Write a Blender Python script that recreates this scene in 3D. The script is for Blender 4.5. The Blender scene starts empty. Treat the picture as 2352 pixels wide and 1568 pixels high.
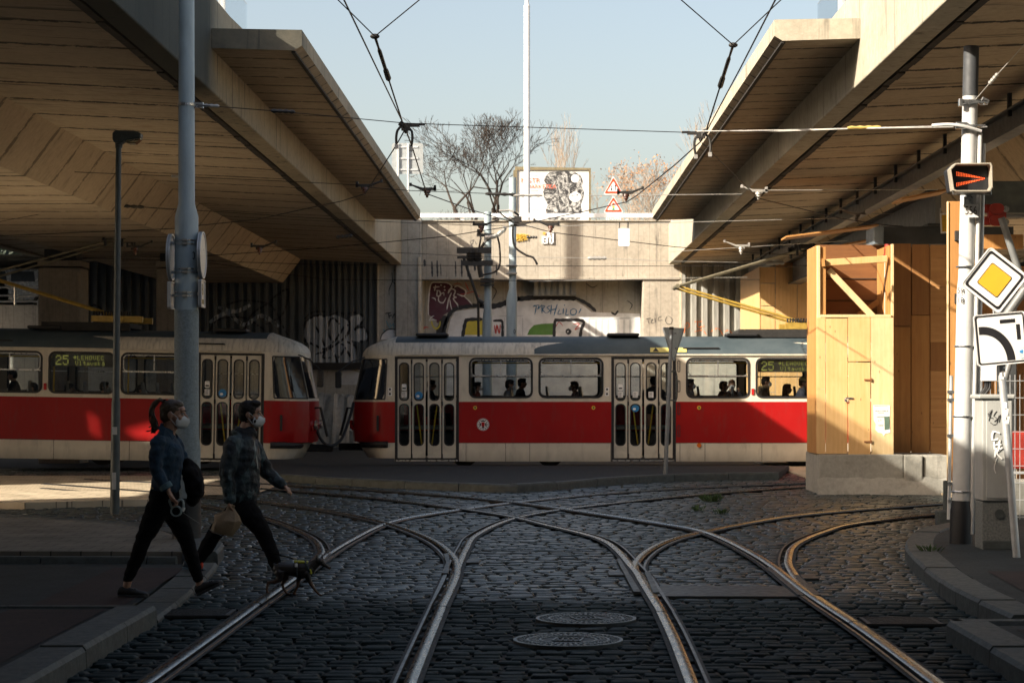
import bpy, bmesh, math, random
import numpy as np
from mathutils import Vector, Matrix, noise as mnoise
random.seed(7)
SC = bpy.context.scene
COL = SC.collection
# measured photograph frame: 2352 px wide, vanishing point of the rails at (1235, 893), camera 1.72 m up
F, CX, CY, CAMH = 4600.0, 1235.0, 893.0, 1.72
def P(x, y, D): return Vector(((x-CX)/F*D, D, CAMH+(CY-y)/F*D))
def G(x, y, z=0.0):
    D = F*(CAMH-z)/(y-CY); return Vector(((x-CX)/F*D, D, z))
def W(x, y, z):                         # point at known height above the eye line
    D = (z-CAMH)*F/(CY-y); return P(x, y, D)
# ---------------------------------------------------------------- materials
def new_mat(name):
    m = bpy.data.materials.new(name); m.use_nodes = True
    nt = m.node_tree; nt.nodes.clear()
    out = nt.nodes.new('ShaderNodeOutputMaterial')
    b = nt.nodes.new('ShaderNodeBsdfPrincipled')
    nt.links.new(b.outputs[0], out.inputs[0])
    return m, nt, b, out
class NB:
    "tiny node builder"
    def __init__(s, nt): s.nt = nt; s.co = None
    def n(s, t, **k):
        nd = s.nt.nodes.new(t)
        for a, v in k.items(): setattr(nd, a, v)
        return nd
    def set(s, sock, v):
        if hasattr(v, 'is_output') or isinstance(v, bpy.types.NodeSocket): s.nt.links.new(v, sock)
        else:
            if isinstance(v, (tuple, list)) and len(v) == 3 and sock.type == 'RGBA': v = (*v, 1)
            sock.default_value = v
    def coord(s, kind='Object', scale=(1,1,1)):
        tc = s.n('ShaderNodeTexCoord')
        mp = s.n('ShaderNodeMapping'); s.nt.links.new(tc.outputs[kind], mp.inputs[0])
        mp.inputs['Scale'].default_value = scale
        return mp.outputs[0]
    def noise(s, vec, scale, detail=4, rough=.55, dist=0):
        t = s.n('ShaderNodeTexNoise'); s.set(t.inputs['Vector'], vec)
        t.inputs['Scale'].default_value = scale; t.inputs['Detail'].default_value = detail
        t.inputs['Roughness'].default_value = rough; t.inputs['Distortion'].default_value = dist
        return t.outputs['Fac']
    def ramp(s, v, a, b, ca=(0,0,0), cb=(1,1,1)):
        r = s.n('ShaderNodeValToRGB'); s.set(r.inputs[0], v)
        r.color_ramp.elements[0].position = a; r.color_ramp.elements[0].color = (*ca, 1)
        r.color_ramp.elements[1].position = b; r.color_ramp.elements[1].color = (*cb, 1)
        return r.outputs[0]
    def math(s, op, a, b=0, c=None):
        m = s.n('ShaderNodeMath', operation=op); s.set(m.inputs[0], a); s.set(m.inputs[1], b)
        if c is not None: s.set(m.inputs[2], c)
        return m.outputs[0]
    def mix(s, f, a, b, bt='MIX'):
        m = s.n('ShaderNodeMix', data_type='RGBA', blend_type=bt)
        s.set(m.inputs[0], f); s.set(m.inputs[6], a); s.set(m.inputs[7], b)
        return m.outputs[2]
    def sep(s, v):
        x = s.n('ShaderNodeSeparateXYZ'); s.set(x.inputs[0], v); return x.outputs
    def bump(s, h, strength=.3, dist=.02):
        b = s.n('ShaderNodeBump'); s.set(b.inputs['Height'], h)
        b.inputs['Strength'].default_value = strength; b.inputs['Distance'].default_value = dist
        return b.outputs[0]
MATS = {}
def mat(name, col, rough=.6, metal=0, var=.25, scale=6, bump=.15, dirt=None, dirt_amt=.35, emit=None, estr=1, spec=.5, stretch=(1,1,1), coat=0):
    if name in MATS: return MATS[name]
    m, nt, b, out = new_mat(name); k = NB(nt)
    co = k.coord('Object', stretch)
    f = k.noise(co, scale, 5, .6)
    dk = tuple(c*(1-var) for c in col); lt = tuple(min(1, c*(1+var*.6)) for c in col)
    c = k.ramp(f, .32, .68, dk, lt)
    if dirt is not None:
        f2 = k.noise(co, scale*.37+.9, 6, .68, .3)
        c = k.mix(k.math('MULTIPLY', k.ramp(f2, .5, .72), dirt_amt), c, dirt)
    k.set(b.inputs['Base Color'], c)
    b.inputs['Metallic'].default_value = metal
    rr = k.ramp(k.noise(co, scale*2.3, 4), .3, .7, (max(0, rough-.09),)*3, (min(1, rough+.09),)*3)
    k.set(b.inputs['Roughness'], rr)
    b.inputs['Specular IOR Level'].default_value = spec
    if coat: b.inputs['Coat Weight'].default_value = coat; b.inputs['Coat Roughness'].default_value = .12
    if bump: k.set(b.inputs['Normal'], k.bump(k.noise(co, scale*5, 4), bump, .01))
    if emit is not None:
        b.inputs['Emission Color'].default_value = (*emit, 1); b.inputs['Emission Strength'].default_value = estr
    MATS[name] = m; return m
def glass_mat(name, tint=(.82,.86,.86), refl=1.0, rough=.02):
    m = bpy.data.materials.new(name); m.use_nodes = True; nt = m.node_tree; nt.nodes.clear(); k = NB(nt)
    out = k.n('ShaderNodeOutputMaterial'); t = k.n('ShaderNodeBsdfTransparent'); g = k.n('ShaderNodeBsdfGlossy'); fr = k.n('ShaderNodeFresnel')
    mx = k.n('ShaderNodeMixShader'); t.inputs[0].default_value = (*tint, 1); g.inputs['Roughness'].default_value = rough
    fr.inputs[0].default_value = 1.5
    f = k.math('MULTIPLY', fr.outputs[0], refl)
    nt.links.new(f, mx.inputs[0]); nt.links.new(t.outputs[0], mx.inputs[1]); nt.links.new(g.outputs[0], mx.inputs[2]); nt.links.new(mx.outputs[0], out.inputs[0])
    MATS[name] = m; return m
# ---------------------------------------------------------------- mesh builder
class MB:
    def __init__(s): s.v = []; s.f = []; s.mi = []; s.cur = 0
    def m(s, i): s.cur = i; return s
    def add(s, vs, fs):
        o = len(s.v); s.v += [tuple(p) for p in vs]
        for f in fs: s.f.append([i+o for i in f]); s.mi.append(s.cur)
        return s
    def box(s, c, d, M=None):
        c = Vector(c); hx, hy, hz = d[0]/2, d[1]/2, d[2]/2
        vs = [Vector((x*hx, y*hy, z*hz)) for x in (-1,1) for y in (-1,1) for z in (-1,1)]
        if M is not None: vs = [M @ p for p in vs]
        return s.add([c+p for p in vs], [(0,1,3,2),(4,6,7,5),(0,4,5,1),(2,3,7,6),(0,2,6,4),(1,5,7,3)])
    def bar(s, a, b, w, h, up=(0,0,1)):          # rectangular bar from a to b
        a = Vector(a); b = Vector(b); d = (b-a); L = d.length; d.normalize()
        u = Vector(up); sx = d.cross(u)
        if sx.length < 1e-4: sx = d.cross(Vector((0,1,0)))
        sx.normalize(); u = sx.cross(d)
        vs = []
        for p in (a, b):
            for i, j in ((-1,-1),(1,-1),(1,1),(-1,1)): vs.append(p+sx*(i*w/2)+u*(j*h/2))
        return s.add(vs, [(3,2,1,0),(4,5,6,7),(0,1,5,4),(1,2,6,5),(2,3,7,6),(3,0,4,7)])
    def tube(s, pts, r, n=8, caps=True):
        pts = [Vector(p) for p in pts]; rs = r if isinstance(r, (list, tuple)) else [r]*len(pts)
        o = len(s.v); prev = None; rings = []
        for i, p in enumerate(pts):
            t = (pts[min(i+1, len(pts)-1)]-pts[max(i-1, 0)])
            if t.length < 1e-9: t = Vector((0,0,1))
            t.normalize()
            if prev is None:
                u = t.cross(Vector((0,0,1)))
                if u.length < .05: u = t.cross(Vector((1,0,0)))
            else:
                u = prev - t*prev.dot(t)
                if u.length < 1e-6: u = t.orthogonal()
            u.normalize(); prev = u; w = t.cross(u)
            rr = rs[i]
            if isinstance(rr, (tuple, list)): ra, rb = rr
            else: ra = rb = rr
            rings.append([p+u*(math.cos(2*math.pi*k/n)*ra)+w*(math.sin(2*math.pi*k/n)*rb) for k in range(n)])
        return s.loft(rings, caps)
    def loft(s, rings, caps=True, closed=True):
        n = len(rings[0]); vs = [p for r in rings for p in r]; fs = []
        for i in range(len(rings)-1):
            for k in range(n if closed else n-1):
                k2 = (k+1) % n
                fs.append((i*n+k, i*n+k2, (i+1)*n+k2, (i+1)*n+k))
        if caps:
            fs.append(tuple(reversed(range(n)))); fs.append(tuple(range((len(rings)-1)*n, len(rings)*n)))
        return s.add(vs, fs)
    def cyl(s, a, b, r, n=16, r2=None): return s.tube([a, b], [r, r if r2 is None else r2], n)
    def ball(s, c, r, n=10, sc=(1,1,1), M=None):
        c = Vector(c); rings = []
        for i in range(n+1):
            th = math.pi*i/n; th = min(max(th, .02), math.pi-.02)
            ring = []
            for k in range(2*n):
                ph = math.pi*k/n
                p = Vector((math.sin(th)*math.cos(ph)*sc[0], math.sin(th)*math.sin(ph)*sc[1], -math.cos(th)*sc[2]))*r
                if M is not None: p = M @ p
                ring.append(c+p)
            rings.append(ring)
        return s.loft(rings)
    def prism(s, poly, fr, depth):               # poly: 2-D outline (CCW seen from -n), fr(u,v,w) -> point
        n = len(poly)
        vs = [fr(u, v, 0) for u, v in poly]+[fr(u, v, depth) for u, v in poly]
        fs = [tuple(range(n)), tuple(reversed(range(n, 2*n)))]
        fs += [(i, i+n, (i+1) % n+n, (i+1) % n) for i in range(n)]
        return s.add(vs, fs)
    def build(s, name, mats, parent=None, smooth=False, bevel=0, bseg=2, fix=True):
        me = bpy.data.meshes.new(name); me.from_pydata(s.v, [], s.f); 
        if not isinstance(mats, (list, tuple)): mats = [mats]
        for m in mats: me.materials.append(m)
        if len(mats) > 1:
            for p, i in zip(me.polygons, s.mi): p.material_index = i
        if fix:
            bm = bmesh.new(); bm.from_mesh(me); bmesh.ops.recalc_face_normals(bm, faces=bm.faces); bm.to_mesh(me); bm.free()
        if smooth: shade(me, 40 if smooth is True else smooth)
        return link(name, me, parent, bevel, bseg)
def shade(me, ang):
    me.polygons.foreach_set('use_smooth', [True]*len(me.polygons))
    if ang < 180: me.set_sharp_from_angle(angle=math.radians(ang))
def link(name, me, parent=None, bevel=0, bseg=2):
    o = bpy.data.objects.new(name, me); COL.objects.link(o); me.name = name
    if parent is not None: adopt(o, parent)
    if bevel:
        b = o.modifiers.new('bevel', 'BEVEL'); b.width = bevel; b.segments = bseg; b.limit_method = 'ANGLE'; b.angle_limit = math.radians(35)
    return o
def world_of(o):
    M = Matrix.LocRotScale(o.location, o.rotation_euler, o.scale)
    if o.parent is not None: return world_of(o.parent) @ o.matrix_parent_inverse @ M
    return M
def adopt(o, parent):
    o.parent = parent; o.matrix_parent_inverse = world_of(parent).inverted()
def thing(name, loc, label, cat, group=None):
    o = bpy.data.objects.new(name, None); o.location = loc; o.empty_display_size = .2; COL.objects.link(o)
    return tag(o, label, cat, group)
def tag(o, label, cat, group=None):
    o['label'] = label; o['category'] = cat
    if group: o['group'] = group
    return o
def struct(o): o['kind'] = 'structure'; return o
def eval_mesh(o, name):
    dg = bpy.context.evaluated_depsgraph_get(); e = o.evaluated_get(dg)
    me = bpy.data.meshes.new_from_object(e); me.name = name; return me
def text_obj(txt, size, name, fr, m, parent=None, ext=.002, sx=1.0, align='CENTER', bold=0):
    "fr(u,v,w): u right, v up, w towards the viewer"
    c = bpy.data.curves.new(name, 'FONT'); c.body = txt; c.size = size; c.align_x = align; c.align_y = 'CENTER'; c.extrude = ext; c.offset = bold; c.resolution_u = 3
    t = bpy.data.objects.new(name, c); COL.objects.link(t)
    me = eval_mesh(t, name); bpy.data.objects.remove(t)
    for v in me.vertices: v.co = fr(v.co.x*sx, v.co.y, v.co.z)
    me.materials.clear(); me.materials.append(m)
    return link(name, me, parent)
def rrect(x0, y0, x1, y1, r, n=5):
    pts = []
    for cx, cy, a0 in ((x1-r, y0+r, -90), (x1-r, y1-r, 0), (x0+r, y1-r, 90), (x0+r, y0+r, 180)):
        for i in range(n+1):
            a = math.radians(a0+90*i/n); pts.append((cx+r*math.cos(a), cy+r*math.sin(a)))
    return pts
def panel(loops, depth, name, mats, fr, parent=None, bevel=0):
    "flat plate with holes: loops[0] the outline, the others holes; fr(u,v,w), w = 0..depth"
    c = bpy.data.curves.new(name, 'CURVE'); c.dimensions = '2D'; c.fill_mode = 'BOTH'; c.extrude = depth/2
    for lp in loops:
        sp = c.splines.new('POLY'); sp.points.add(len(lp)-1); sp.use_cyclic_u = True
        for q, (x, y) in zip(sp.points, lp): q.co = (x, y, 0, 1)
    t = bpy.data.objects.new(name, c); COL.objects.link(t); me = eval_mesh(t, name); bpy.data.objects.remove(t)
    for v in me.vertices: v.co = fr(v.co.x, v.co.y, v.co.z+depth/2)
    me.materials.clear()
    for m in (mats if isinstance(mats, (list, tuple)) else [mats]): me.materials.append(m)
    bm = bmesh.new(); bm.from_mesh(me); bmesh.ops.remove_doubles(bm, verts=bm.verts, dist=1e-5); bmesh.ops.recalc_face_normals(bm, faces=bm.faces); bm.to_mesh(me); bm.free()
    return link(name, me, parent, bevel)
def frame_loop(mb, outer, inner, fr, w0, w1):
    "a ring between two loops of the same length, as a solid"
    n = len(outer)
    rings = [[fr(u, v, w0) for u, v in outer], [fr(u, v, w1) for u, v in outer], [fr(u, v, w1) for u, v in inner], [fr(u, v, w0) for u, v in inner]]
    vs = [p for r in rings for p in r]; fs = []
    for a in range(4):
        b = (a+1) % 4
        for k in range(n): fs.append((a*n+k, a*n+(k+1) % n, b*n+(k+1) % n, b*n+k))
    mb.add(vs, fs)
def catmull(pts, step=.2, closed=False):
    pts = [Vector(p) for p in pts]; out = []
    n = len(pts)
    for i in range(n-1):
        p0, p1, p2, p3 = pts[max(i-1, 0)], pts[i], pts[i+1], pts[min(i+2, n-1)]
        k = max(2, int((p2-p1).length/step))
        for j in range(k):
            t = j/k
            out.append(.5*((2*p1)+(p2-p0)*t+(2*p0-5*p1+4*p2-p3)*t*t+(3*p1-p0-3*p2+p3)*t*t*t))
    out.append(pts[-1]); return out
def copy_tree(o, parent=None):
    c = o.copy(); COL.objects.link(c)
    if parent is not None: c.parent = parent
    for ch in list(o.children): copy_tree(ch, c)
    return c
def FRONT(x, D, z):                     # frame on a plate that faces the camera side (-Y): u right, v up, w toward -Y
    return lambda u, v, w: Vector((x+u, D-w, z+v))
# ---------------------------------------------------------------- camera, sky, sun
cam = bpy.data.cameras.new('camera'); co = bpy.data.objects.new('camera', cam); COL.objects.link(co)
co.location = (0, 0, CAMH); co.rotation_euler = (math.radians(90), 0, 0)
cam.lens = 36*F/2352; cam.sensor_width = 36; cam.clip_start = .1; cam.clip_end = 6000
cam.shift_x = (1176-CX)/2352; cam.shift_y = (CY-784)/2352
cam.dof.use_dof = True; cam.dof.focus_distance = 24; cam.dof.aperture_fstop = 5.6
SC.camera = co
SUN = Vector((-1.48, -1.0, .965)).normalized()
w = bpy.data.worlds.new('World'); SC.world = w; w.use_nodes = True
nt = w.node_tree; nt.nodes.clear(); k = NB(nt)
sky = k.n('ShaderNodeTexSky'); sky.sky_type = 'NISHITA'; sky.sun_disc = False
sky.sun_elevation = math.asin(SUN.z); sky.sun_rotation = math.atan2(SUN.x, SUN.y); sky.altitude = 200; sky.air_density = 1.0; sky.dust_density = 4.5; sky.ozone_density = .5
bg = k.n('ShaderNodeBackground'); bg.inputs[1].default_value = .11
wo = k.n('ShaderNodeOutputWorld'); nt.links.new(k.mix(1.0, sky.outputs[0], (1.08, .965, .86), 'MULTIPLY'), bg.inputs[0]); nt.links.new(bg.outputs[0], wo.inputs[0])
sl = bpy.data.lights.new('sun', 'SUN'); sl.energy = 5.0; sl.angle = math.radians(.53); sl.color = (1, .89, .74)
so = bpy.data.objects.new('sun', sl); COL.objects.link(so); so.location = SUN*60
so.rotation_euler = (-SUN).to_track_quat('-Z', 'Y').to_euler()
SC.view_settings.view_transform = 'Standard'; SC.view_settings.look = 'None'; SC.view_settings.gamma = 1; SC.view_settings.exposure = 1.2
SC.cycles.max_bounces = 8; SC.cycles.diffuse_bounces = 4; SC.cycles.transparent_max_bounces = 16; SC.cycles.use_denoising = True
# ---------------------------------------------------------------- ground materials
def sett_mat():
    m, nt, b, out = new_mat('granite setts'); k = NB(nt)
    at = k.n('ShaderNodeAttribute', attribute_name='tone')
    co = k.coord('Object')
    c = k.ramp(at.outputs['Fac'], 0, 1, (.012,.023,.026), (.052,.078,.082))
    c = k.mix(.45, c, k.ramp(k.noise(co, 55, 4, .7), .3, .7, (.014,.023,.025), (.075,.098,.10)))
    big = k.ramp(k.noise(co, .45, 4), .35, .7)
    c = k.mix(k.math('MULTIPLY', big, .45), c, (.012,.020,.022))
    k.set(b.inputs['Base Color'], c)
    pol = k.n('ShaderNodeAttribute', attribute_name='polish').outputs['Fac']
    c = k.mix(pol, k.mix(1.0, c, (.55,.62,.62), 'MULTIPLY'), c); k.set(b.inputs['Base Color'], c)
    r = k.math('SUBTRACT', k.ramp(k.noise(co, 9, 3), .3, .7, (.55,)*3, (.75,)*3), k.math('MULTIPLY', pol, .27)); k.set(b.inputs['Roughness'], r)
    k.set(b.inputs['Specular IOR Level'], k.math('ADD', .10, k.math('MULTIPLY', pol, .32)))
    k.set(b.inputs['Normal'], k.bump(k.noise(co, 60, 5, .7), .5, .006)); return m
M_SETT = sett_mat()
M_JOINT = mat('joint grit', (.014,.015,.014), .9, scale=20)
M_DUST = mat('far ground', (.07,.072,.068), .9, scale=.4)
M_ASPH = mat('asphalt seam', (.014,.017,.018), .75, scale=14, bump=.4)
M_RAIL = mat('worn rail steel', (.13,.138,.14), .30, metal=1, var=.05, scale=3, bump=0, stretch=(8,1,8))
M_GROOVE = mat('groove grime', (.014,.013,.012), .8, scale=10)
M_LIP = mat('rail lip steel', (.12,.125,.125), .42, metal=1, var=.2, scale=5, bump=.05)
M_KERB = mat('granite kerb', (.060,.072,.070), .65, var=.3, scale=9, bump=.45, dirt=(.035,.037,.034), dirt_amt=.6)
M_PLATE = mat('checker steel', (.075,.078,.075), .5, metal=.8, var=.2, scale=7, bump=.1)
M_IRON = mat('worn cast iron', (.11,.125,.128), .45, metal=.85, var=.25, scale=12, bump=.1)
M_IRON_D = mat('dark cast iron', (.045,.048,.05), .6, metal=.3, scale=12)
def paving_mat(name, a, bcol, sc=1.0, w=.2, h=.1):
    m, nt, b, out = new_mat(name); k = NB(nt); co = k.coord('Object')
    t = k.n('ShaderNodeTexBrick'); k.set(t.inputs['Vector'], co); t.inputs['Scale'].default_value = sc
    t.inputs['Brick Width'].default_value = w; t.inputs['Row Height'].default_value = h; t.inputs['Mortar Size'].default_value = .008
    t.inputs['Color1'].default_value = (*a, 1); t.inputs['Color2'].default_value = (*bcol, 1); t.inputs['Mortar'].default_value = (.012,.012,.012,1)
    c = k.mix(.4, t.outputs['Color'], k.ramp(k.noise(co, 2.2, 5), .3, .7, tuple(v*.45 for v in a), tuple(v*1.3 for v in bcol)))
    k.set(b.inputs['Base Color'], c); b.inputs['Roughness'].default_value = .75; b.inputs['Specular IOR Level'].default_value = .25
    h1 = k.math('SUBTRACT', k.math('MULTIPLY', k.noise(co, 40, 3), .25), t.outputs['Fac'])
    k.set(b.inputs['Normal'], k.bump(h1, .6, .012)); return m
M_PAVE = paving_mat('grey paving blocks', (.020,.026,.027), (.030,.037,.038))
M_PAVR = paving_mat('red paving blocks', (.030,.017,.016), (.040,.023,.021))
# ---------------------------------------------------------------- ground sheet to the horizon
g = MB(); g.add([(-3000,-3000,-.06),(3000,-3000,-.06),(3000,3000,-.06),(-3000,3000,-.06)], [(0,1,2,3)])
struct(g.build('ground', M_DUST))
g = MB(); g.add([(-34,2,-.028),(30,2,-.028),(30,60,-.028),(-34,60,-.028)], [(0,1,2,3)])
struct(g.build('road_bed', M_JOINT))
# ---------------------------------------------------------------- rails (pixel tracks measured on the photograph)
def gp(lst): return [G(x, y) for x, y in lst]
RAILS = {
 'A1': (gp([(-120,1907),(350,1568),(545,1427),(735,1290),(805,1245),(885,1205),(962,1186),(1068,1170),(1174,1156),(1372,1136),(1600,1121),(1900,1108)]), 1),
 'A2': (gp([(780,1950),(930,1568),(1000,1405),(1040,1310),(1062,1262),(1090,1228),(1181,1190),(1324,1166),(1550,1142),(1814,1121),(2050,1108)]), -1),
 'AL1': (gp([(600,1389),(700,1316),(738,1282),(744,1262),(715,1232),(616,1193),(500,1168),(330,1143),(100,1122)]), 1),
 'AL2': (gp([(1003,1397),(1032,1340),(1040,1312),(1033,1282),(985,1242),(885,1204),(746,1174),(560,1150),(350,1131),(100,1112)]), -1),
 'B1': (gp([(1730,1900),(1600,1568),(1545,1440),(1487,1335),(1466,1305),(1493,1270),(1545,1243),(1613,1225),(1727,1202),(1858,1183),(2121,1161),(2300,1151),(2700,1135)]), 1),
 'B2': (gp([(2560,1900),(2130,1568),(1990,1462),(1855,1368),(1812,1318),(1803,1286),(1822,1252),(1891,1222),(1968,1203),(2172,1181),(2420,1166),(2800,1148)]), -1),
 'BL1': (gp([(1530,1410),(1488,1345),(1460,1305),(1390,1243),(1251,1206),(1181,1189),(1068,1171),(920,1152),(746,1135),(500,1117),(200,1102)]), 1),
 'BL2': (gp([(1950,1435),(1840,1362),(1735,1283),(1617,1226),(1493,1202),(1296,1172),(1181,1156),(1025,1140),(800,1124),(500,1107)]), -1),
}
RLINES = {}
INFO = {'A1': 'outer left rail of the near left track, bending away to the right', 'A2': 'inner rail of the near left track, left of the manholes',
 'AL1': 'left rail curving away to the left behind the dog', 'AL2': 'rail forking left off the inner left rail',
 'B1': 'rail right of the manholes that bends right past the points', 'B2': 'outermost right rail glowing orange, bending right to the hoarding',
 'BL1': 'rail forking left off the rail right of the manholes', 'BL2': 'rail crossing the middle from the right points towards the far left'}
for i, (key, (pts, side)) in enumerate(RAILS.items()):
    c = [Vector((p.x, p.y, 0)) for p in catmull(pts, .3)]
    RLINES[key] = c
    dz = .0017*i
    prof = [(-.105,.004),(-.075,.006),(-.072,.014),(-.062,.0145),(-.046,.0185),(-.034,.0195),(-.022,.0185),(-.004,.014),(.005,.008),(.006,-.03),(.046,-.03),(.047,.013),(.066,.013),(.068,.006),(.090,.004)]
    segm = [0,0,1,1,1,1,1,1,2,2,2,3,3,0]
    mb = MB(); n = len(prof); rings = []
    for j, p in enumerate(c):
        t = (c[min(j+1, len(c)-1)]-c[max(j-1, 0)]).normalized(); nx = Vector((t.y, -t.x, 0))*side
        rings.append([p+nx*u+Vector((0,0,z+dz)) for u, z in prof])
    vs = [p for r in rings for p in r]
    for j in range(len(c)-1):
        for q in range(n-1):
            mb.f.append([j*n+q, j*n+q+1, (j+1)*n+q+1, (j+1)*n+q]); mb.mi.append(segm[q])
    mb.v = [tuple(p) for p in vs]
    o = mb.build('tram_rail', [M_ASPH, M_RAIL, M_GROOVE, M_LIP], smooth=30)
    for p in o.data.polygons:
        if p.normal.z < -.1: p.flip()
    tag(o, INFO[key], 'rail', 'tram rails set in the cobbles')
# ---------------------------------------------------------------- setts
LEFT_KERB = [(-2.81,2),(-2.80,14.6),(-2.86,16.2),(-2.98,18.2),(-3.12,19.8),(-3.3,21.0),(-3.8,22.4),(-4.8,23.9),(-6.5,25.2),(-9,26.2),(-34,28)]
RIGHT_KERB = [(2.80,2),(2.80,13.7),(3.34,14.3),(3.32,15.7),(3.41,17.4),(3.58,19.2),(3.79,20.7),(4.2,22.4),(4.73,23.6),(5.6,24.8),(7.2,25.8),(30,27.5)]
def kerb_x(k, y):
    for (x0, y0), (x1, y1) in zip(k, k[1:]):
        if y0 <= y <= y1: return x0+(x1-x0)*(y-y0)/(y1-y0)
    return k[-1][0]
def setts():
    rng = np.random.default_rng(3); V = []; FA = []; T = []; PO = []
    rl = []
    for key, c in RLINES.items(): rl.append(np.array([(p.x, p.y) for p in c]))
    allr = np.concatenate(rl)
    y = 8.2
    while y < 43.5:
        h = rng.uniform(.115, .165)
        if y > 24: h *= 1.25
        if y > 32: h *= 1.3
        xl = max(kerb_x(LEFT_KERB, min(y, 27.9))-.3, -y*.285); xr = min(kerb_x(RIGHT_KERB, min(y, 27.4))+.3, y*.262)
        if y > 26: xl, xr = -y*.285, min(y*.262, 9)
        row = allr[np.abs(allr[:, 1]-y-h/2) < .22][:, 0]
        x = xl+rng.uniform(0, .2); ph = rng.uniform(0, 6)
        tone_row = rng.normal(0, .06)
        while x < xr:
            wd = rng.uniform(.13, .26)*(1.25 if y > 28 else 1)
            yy = y+.035*math.sin(x*.8+ph)+.02*math.sin(x*2.7+y)
            cx, cyy = x+wd/2, yy+h/2
            if len(row) == 0 or np.min(np.abs(row-cx)) > .05:
                g = .014; bx, by = .015, .015
                z = rng.normal(-.010, .0032); tx, ty = rng.normal(0, .015), rng.normal(0, .019)
                o = len(V)
                j = lambda: rng.uniform(-.009, .009)
                hx, hy = wd/2-g/2, h/2-g/2
                for lvl, (ex, ey, ez) in enumerate(((hx, hy, -.03), (hx-.004, hy-.004, -.012), (hx-bx, hy-by, 0), (max(.01, hx-.045), max(.008, hy-.038), .0025))):
                    for sx, sy in ((-1,-1),(1,-1),(1,1),(-1,1)):
                        px, py = sx*ex+(j() if lvl < 3 else 0), sy*ey+(j() if lvl < 3 else 0)
                        V.append((cx+px, cyy+py, z+ez+px*tx+py*ty))
                for a in range(3):
                    for q in range(4): FA.append((o+a*4+q, o+a*4+(q+1) % 4, o+(a+1)*4+(q+1) % 4, o+(a+1)*4+q))
                FA.append((o+12, o+13, o+14, o+15))
                t = min(1, max(0, .42+tone_row+rng.normal(0, .28))); T += [t]*16; PO += [min(1, max(0, (y-15.9)/1.1+rng.normal(0, .12)))]*16
            x += wd
        y += h
    me = bpy.data.meshes.new('cobblestone_road'); me.from_pydata(V, [], FA)
    a = me.attributes.new('tone', 'FLOAT', 'POINT'); a.data.foreach_set('value', T)
    a = me.attributes.new('polish', 'FLOAT', 'POINT'); a.data.foreach_set('value', PO)
    me.materials.append(M_SETT); me.polygons.foreach_set('use_smooth', [True]*len(me.polygons))
    struct(link('cobblestone_road', me))
setts()
# ---------------------------------------------------------------- pavements and kerbs
def slab(name, poly, z, m, zb=-.05):
    mb = MB(); mb.prism(poly, lambda u, v, w: Vector((u, v, zb+w)), z-zb); return struct(mb.build(name, m))
def strip(name, poly, z, m):
    mb = MB(); mb.add([(x, y, z) for x, y in poly], [tuple(range(len(poly)))]); return struct(mb.build(name, m))
def kerb_run(name, line, z, wd, seg=1.0, side=-1, zb=-.05):
    "granite stones along a line; side: where the pavement lies"
    mb = MB(); pts = [Vector((x, y, 0)) for x, y in line]
    pts = catmull(pts, .25); acc = 0; start = 0; rng = random.Random(len(line))
    i = 0; cur = [pts[0]]; L = seg*rng.uniform(.8, 1.2)
    def flush(c):
        if len(c) < 2: return
        rings = []; dz = rng.uniform(-.008, .006)
        for j, p in enumerate(c):
            t = (c[min(j+1, len(c)-1)]-c[max(j-1, 0)]).normalized(); nx = Vector((t.y, -t.x, 0))*side
            if j == 0: p = p+t*.006
            if j == len(c)-1: p = p-t*.006
            pr = [(0, zb), (.006, z-.028), (.028, z), (wd-.01, z), (wd, z-.02), (wd, zb)]
            rings.append([p+nx*u+Vector((0, 0, zz+dz if zz > 0 else zz)) for u, zz in pr])
        mb.loft(rings)
    for p in pts[1:]:
        cur.append(p); acc += (cur[-1]-cur[-2]).length
        if acc > L: flush(cur); cur = [p]; acc = 0; L = seg*rng.uniform(.8, 1.2)
    flush(cur)
    return struct(mb.build(name, M_KERB, smooth=30))
KW = .30
# near left raised slab, dropped crossing, raised corner by the pale pole
slab('sidewalk', [(-34,2),(-2.81-KW,2),(-2.80-KW,14.72),(-34,14.9)], .112, M_PAVE)
kerb_run('kerb', [(-2.81,2),(-2.805,9),(-2.80,14.75)], .125, KW, 1.15)
kerb_run('kerb', [(-34,14.98),(-12,14.86),(-2.9,14.78)], .122, .1, 1.0, side=1)
slab('sidewalk', [(-34,15.1),(-2.83-KW,14.95),(-2.9-KW,16.5),(-3.1-KW,19.3),(-34,20.4)], .032, M_PAVE)
kerb_run('kerb', [(-2.80,14.8),(-2.86,16.2),(-2.98,18.2),(-3.1,19.45)], .042, KW, 1.0)
slab('sidewalk', [(-34,20.55),(-3.2-KW,19.7),(-3.35-KW,21.0),(-3.9-KW,22.5),(-5.0,24.1),(-6.7,25.5),(-9.2,26.6),(-34,28.4)], .122, paving_mat('worn paving slabs', (.14,.13,.11), (.19,.175,.145), 1, .3, .3))  # lighter than the other sidewalks, sun patch brightness put into the colour
strip('pale_setts', [(-34,33.5),(-9.2,33.1),(-6.4,32.0),(-4.6,32.6),(-4.6,39.5),(-34,40)], .010, paving_mat('dusty pale setts', (.42,.35,.25), (.52,.44,.32), 1, .2, .16))  # pale sheet over the setts, sunlight painted into its colour
kerb_run('kerb', [(-3.12,19.55),(-3.3,21.0),(-3.8,22.4),(-4.8,23.9),(-6.5,25.2),(-9,26.2),(-20,27.2),(-33,28)], .13, KW, .9)
kerb_run('kerb', [(-34,20.45),(-14,19.9),(-7,19.55),(-3.5,19.5)], .10, .12, 1.0, side=1)
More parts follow.
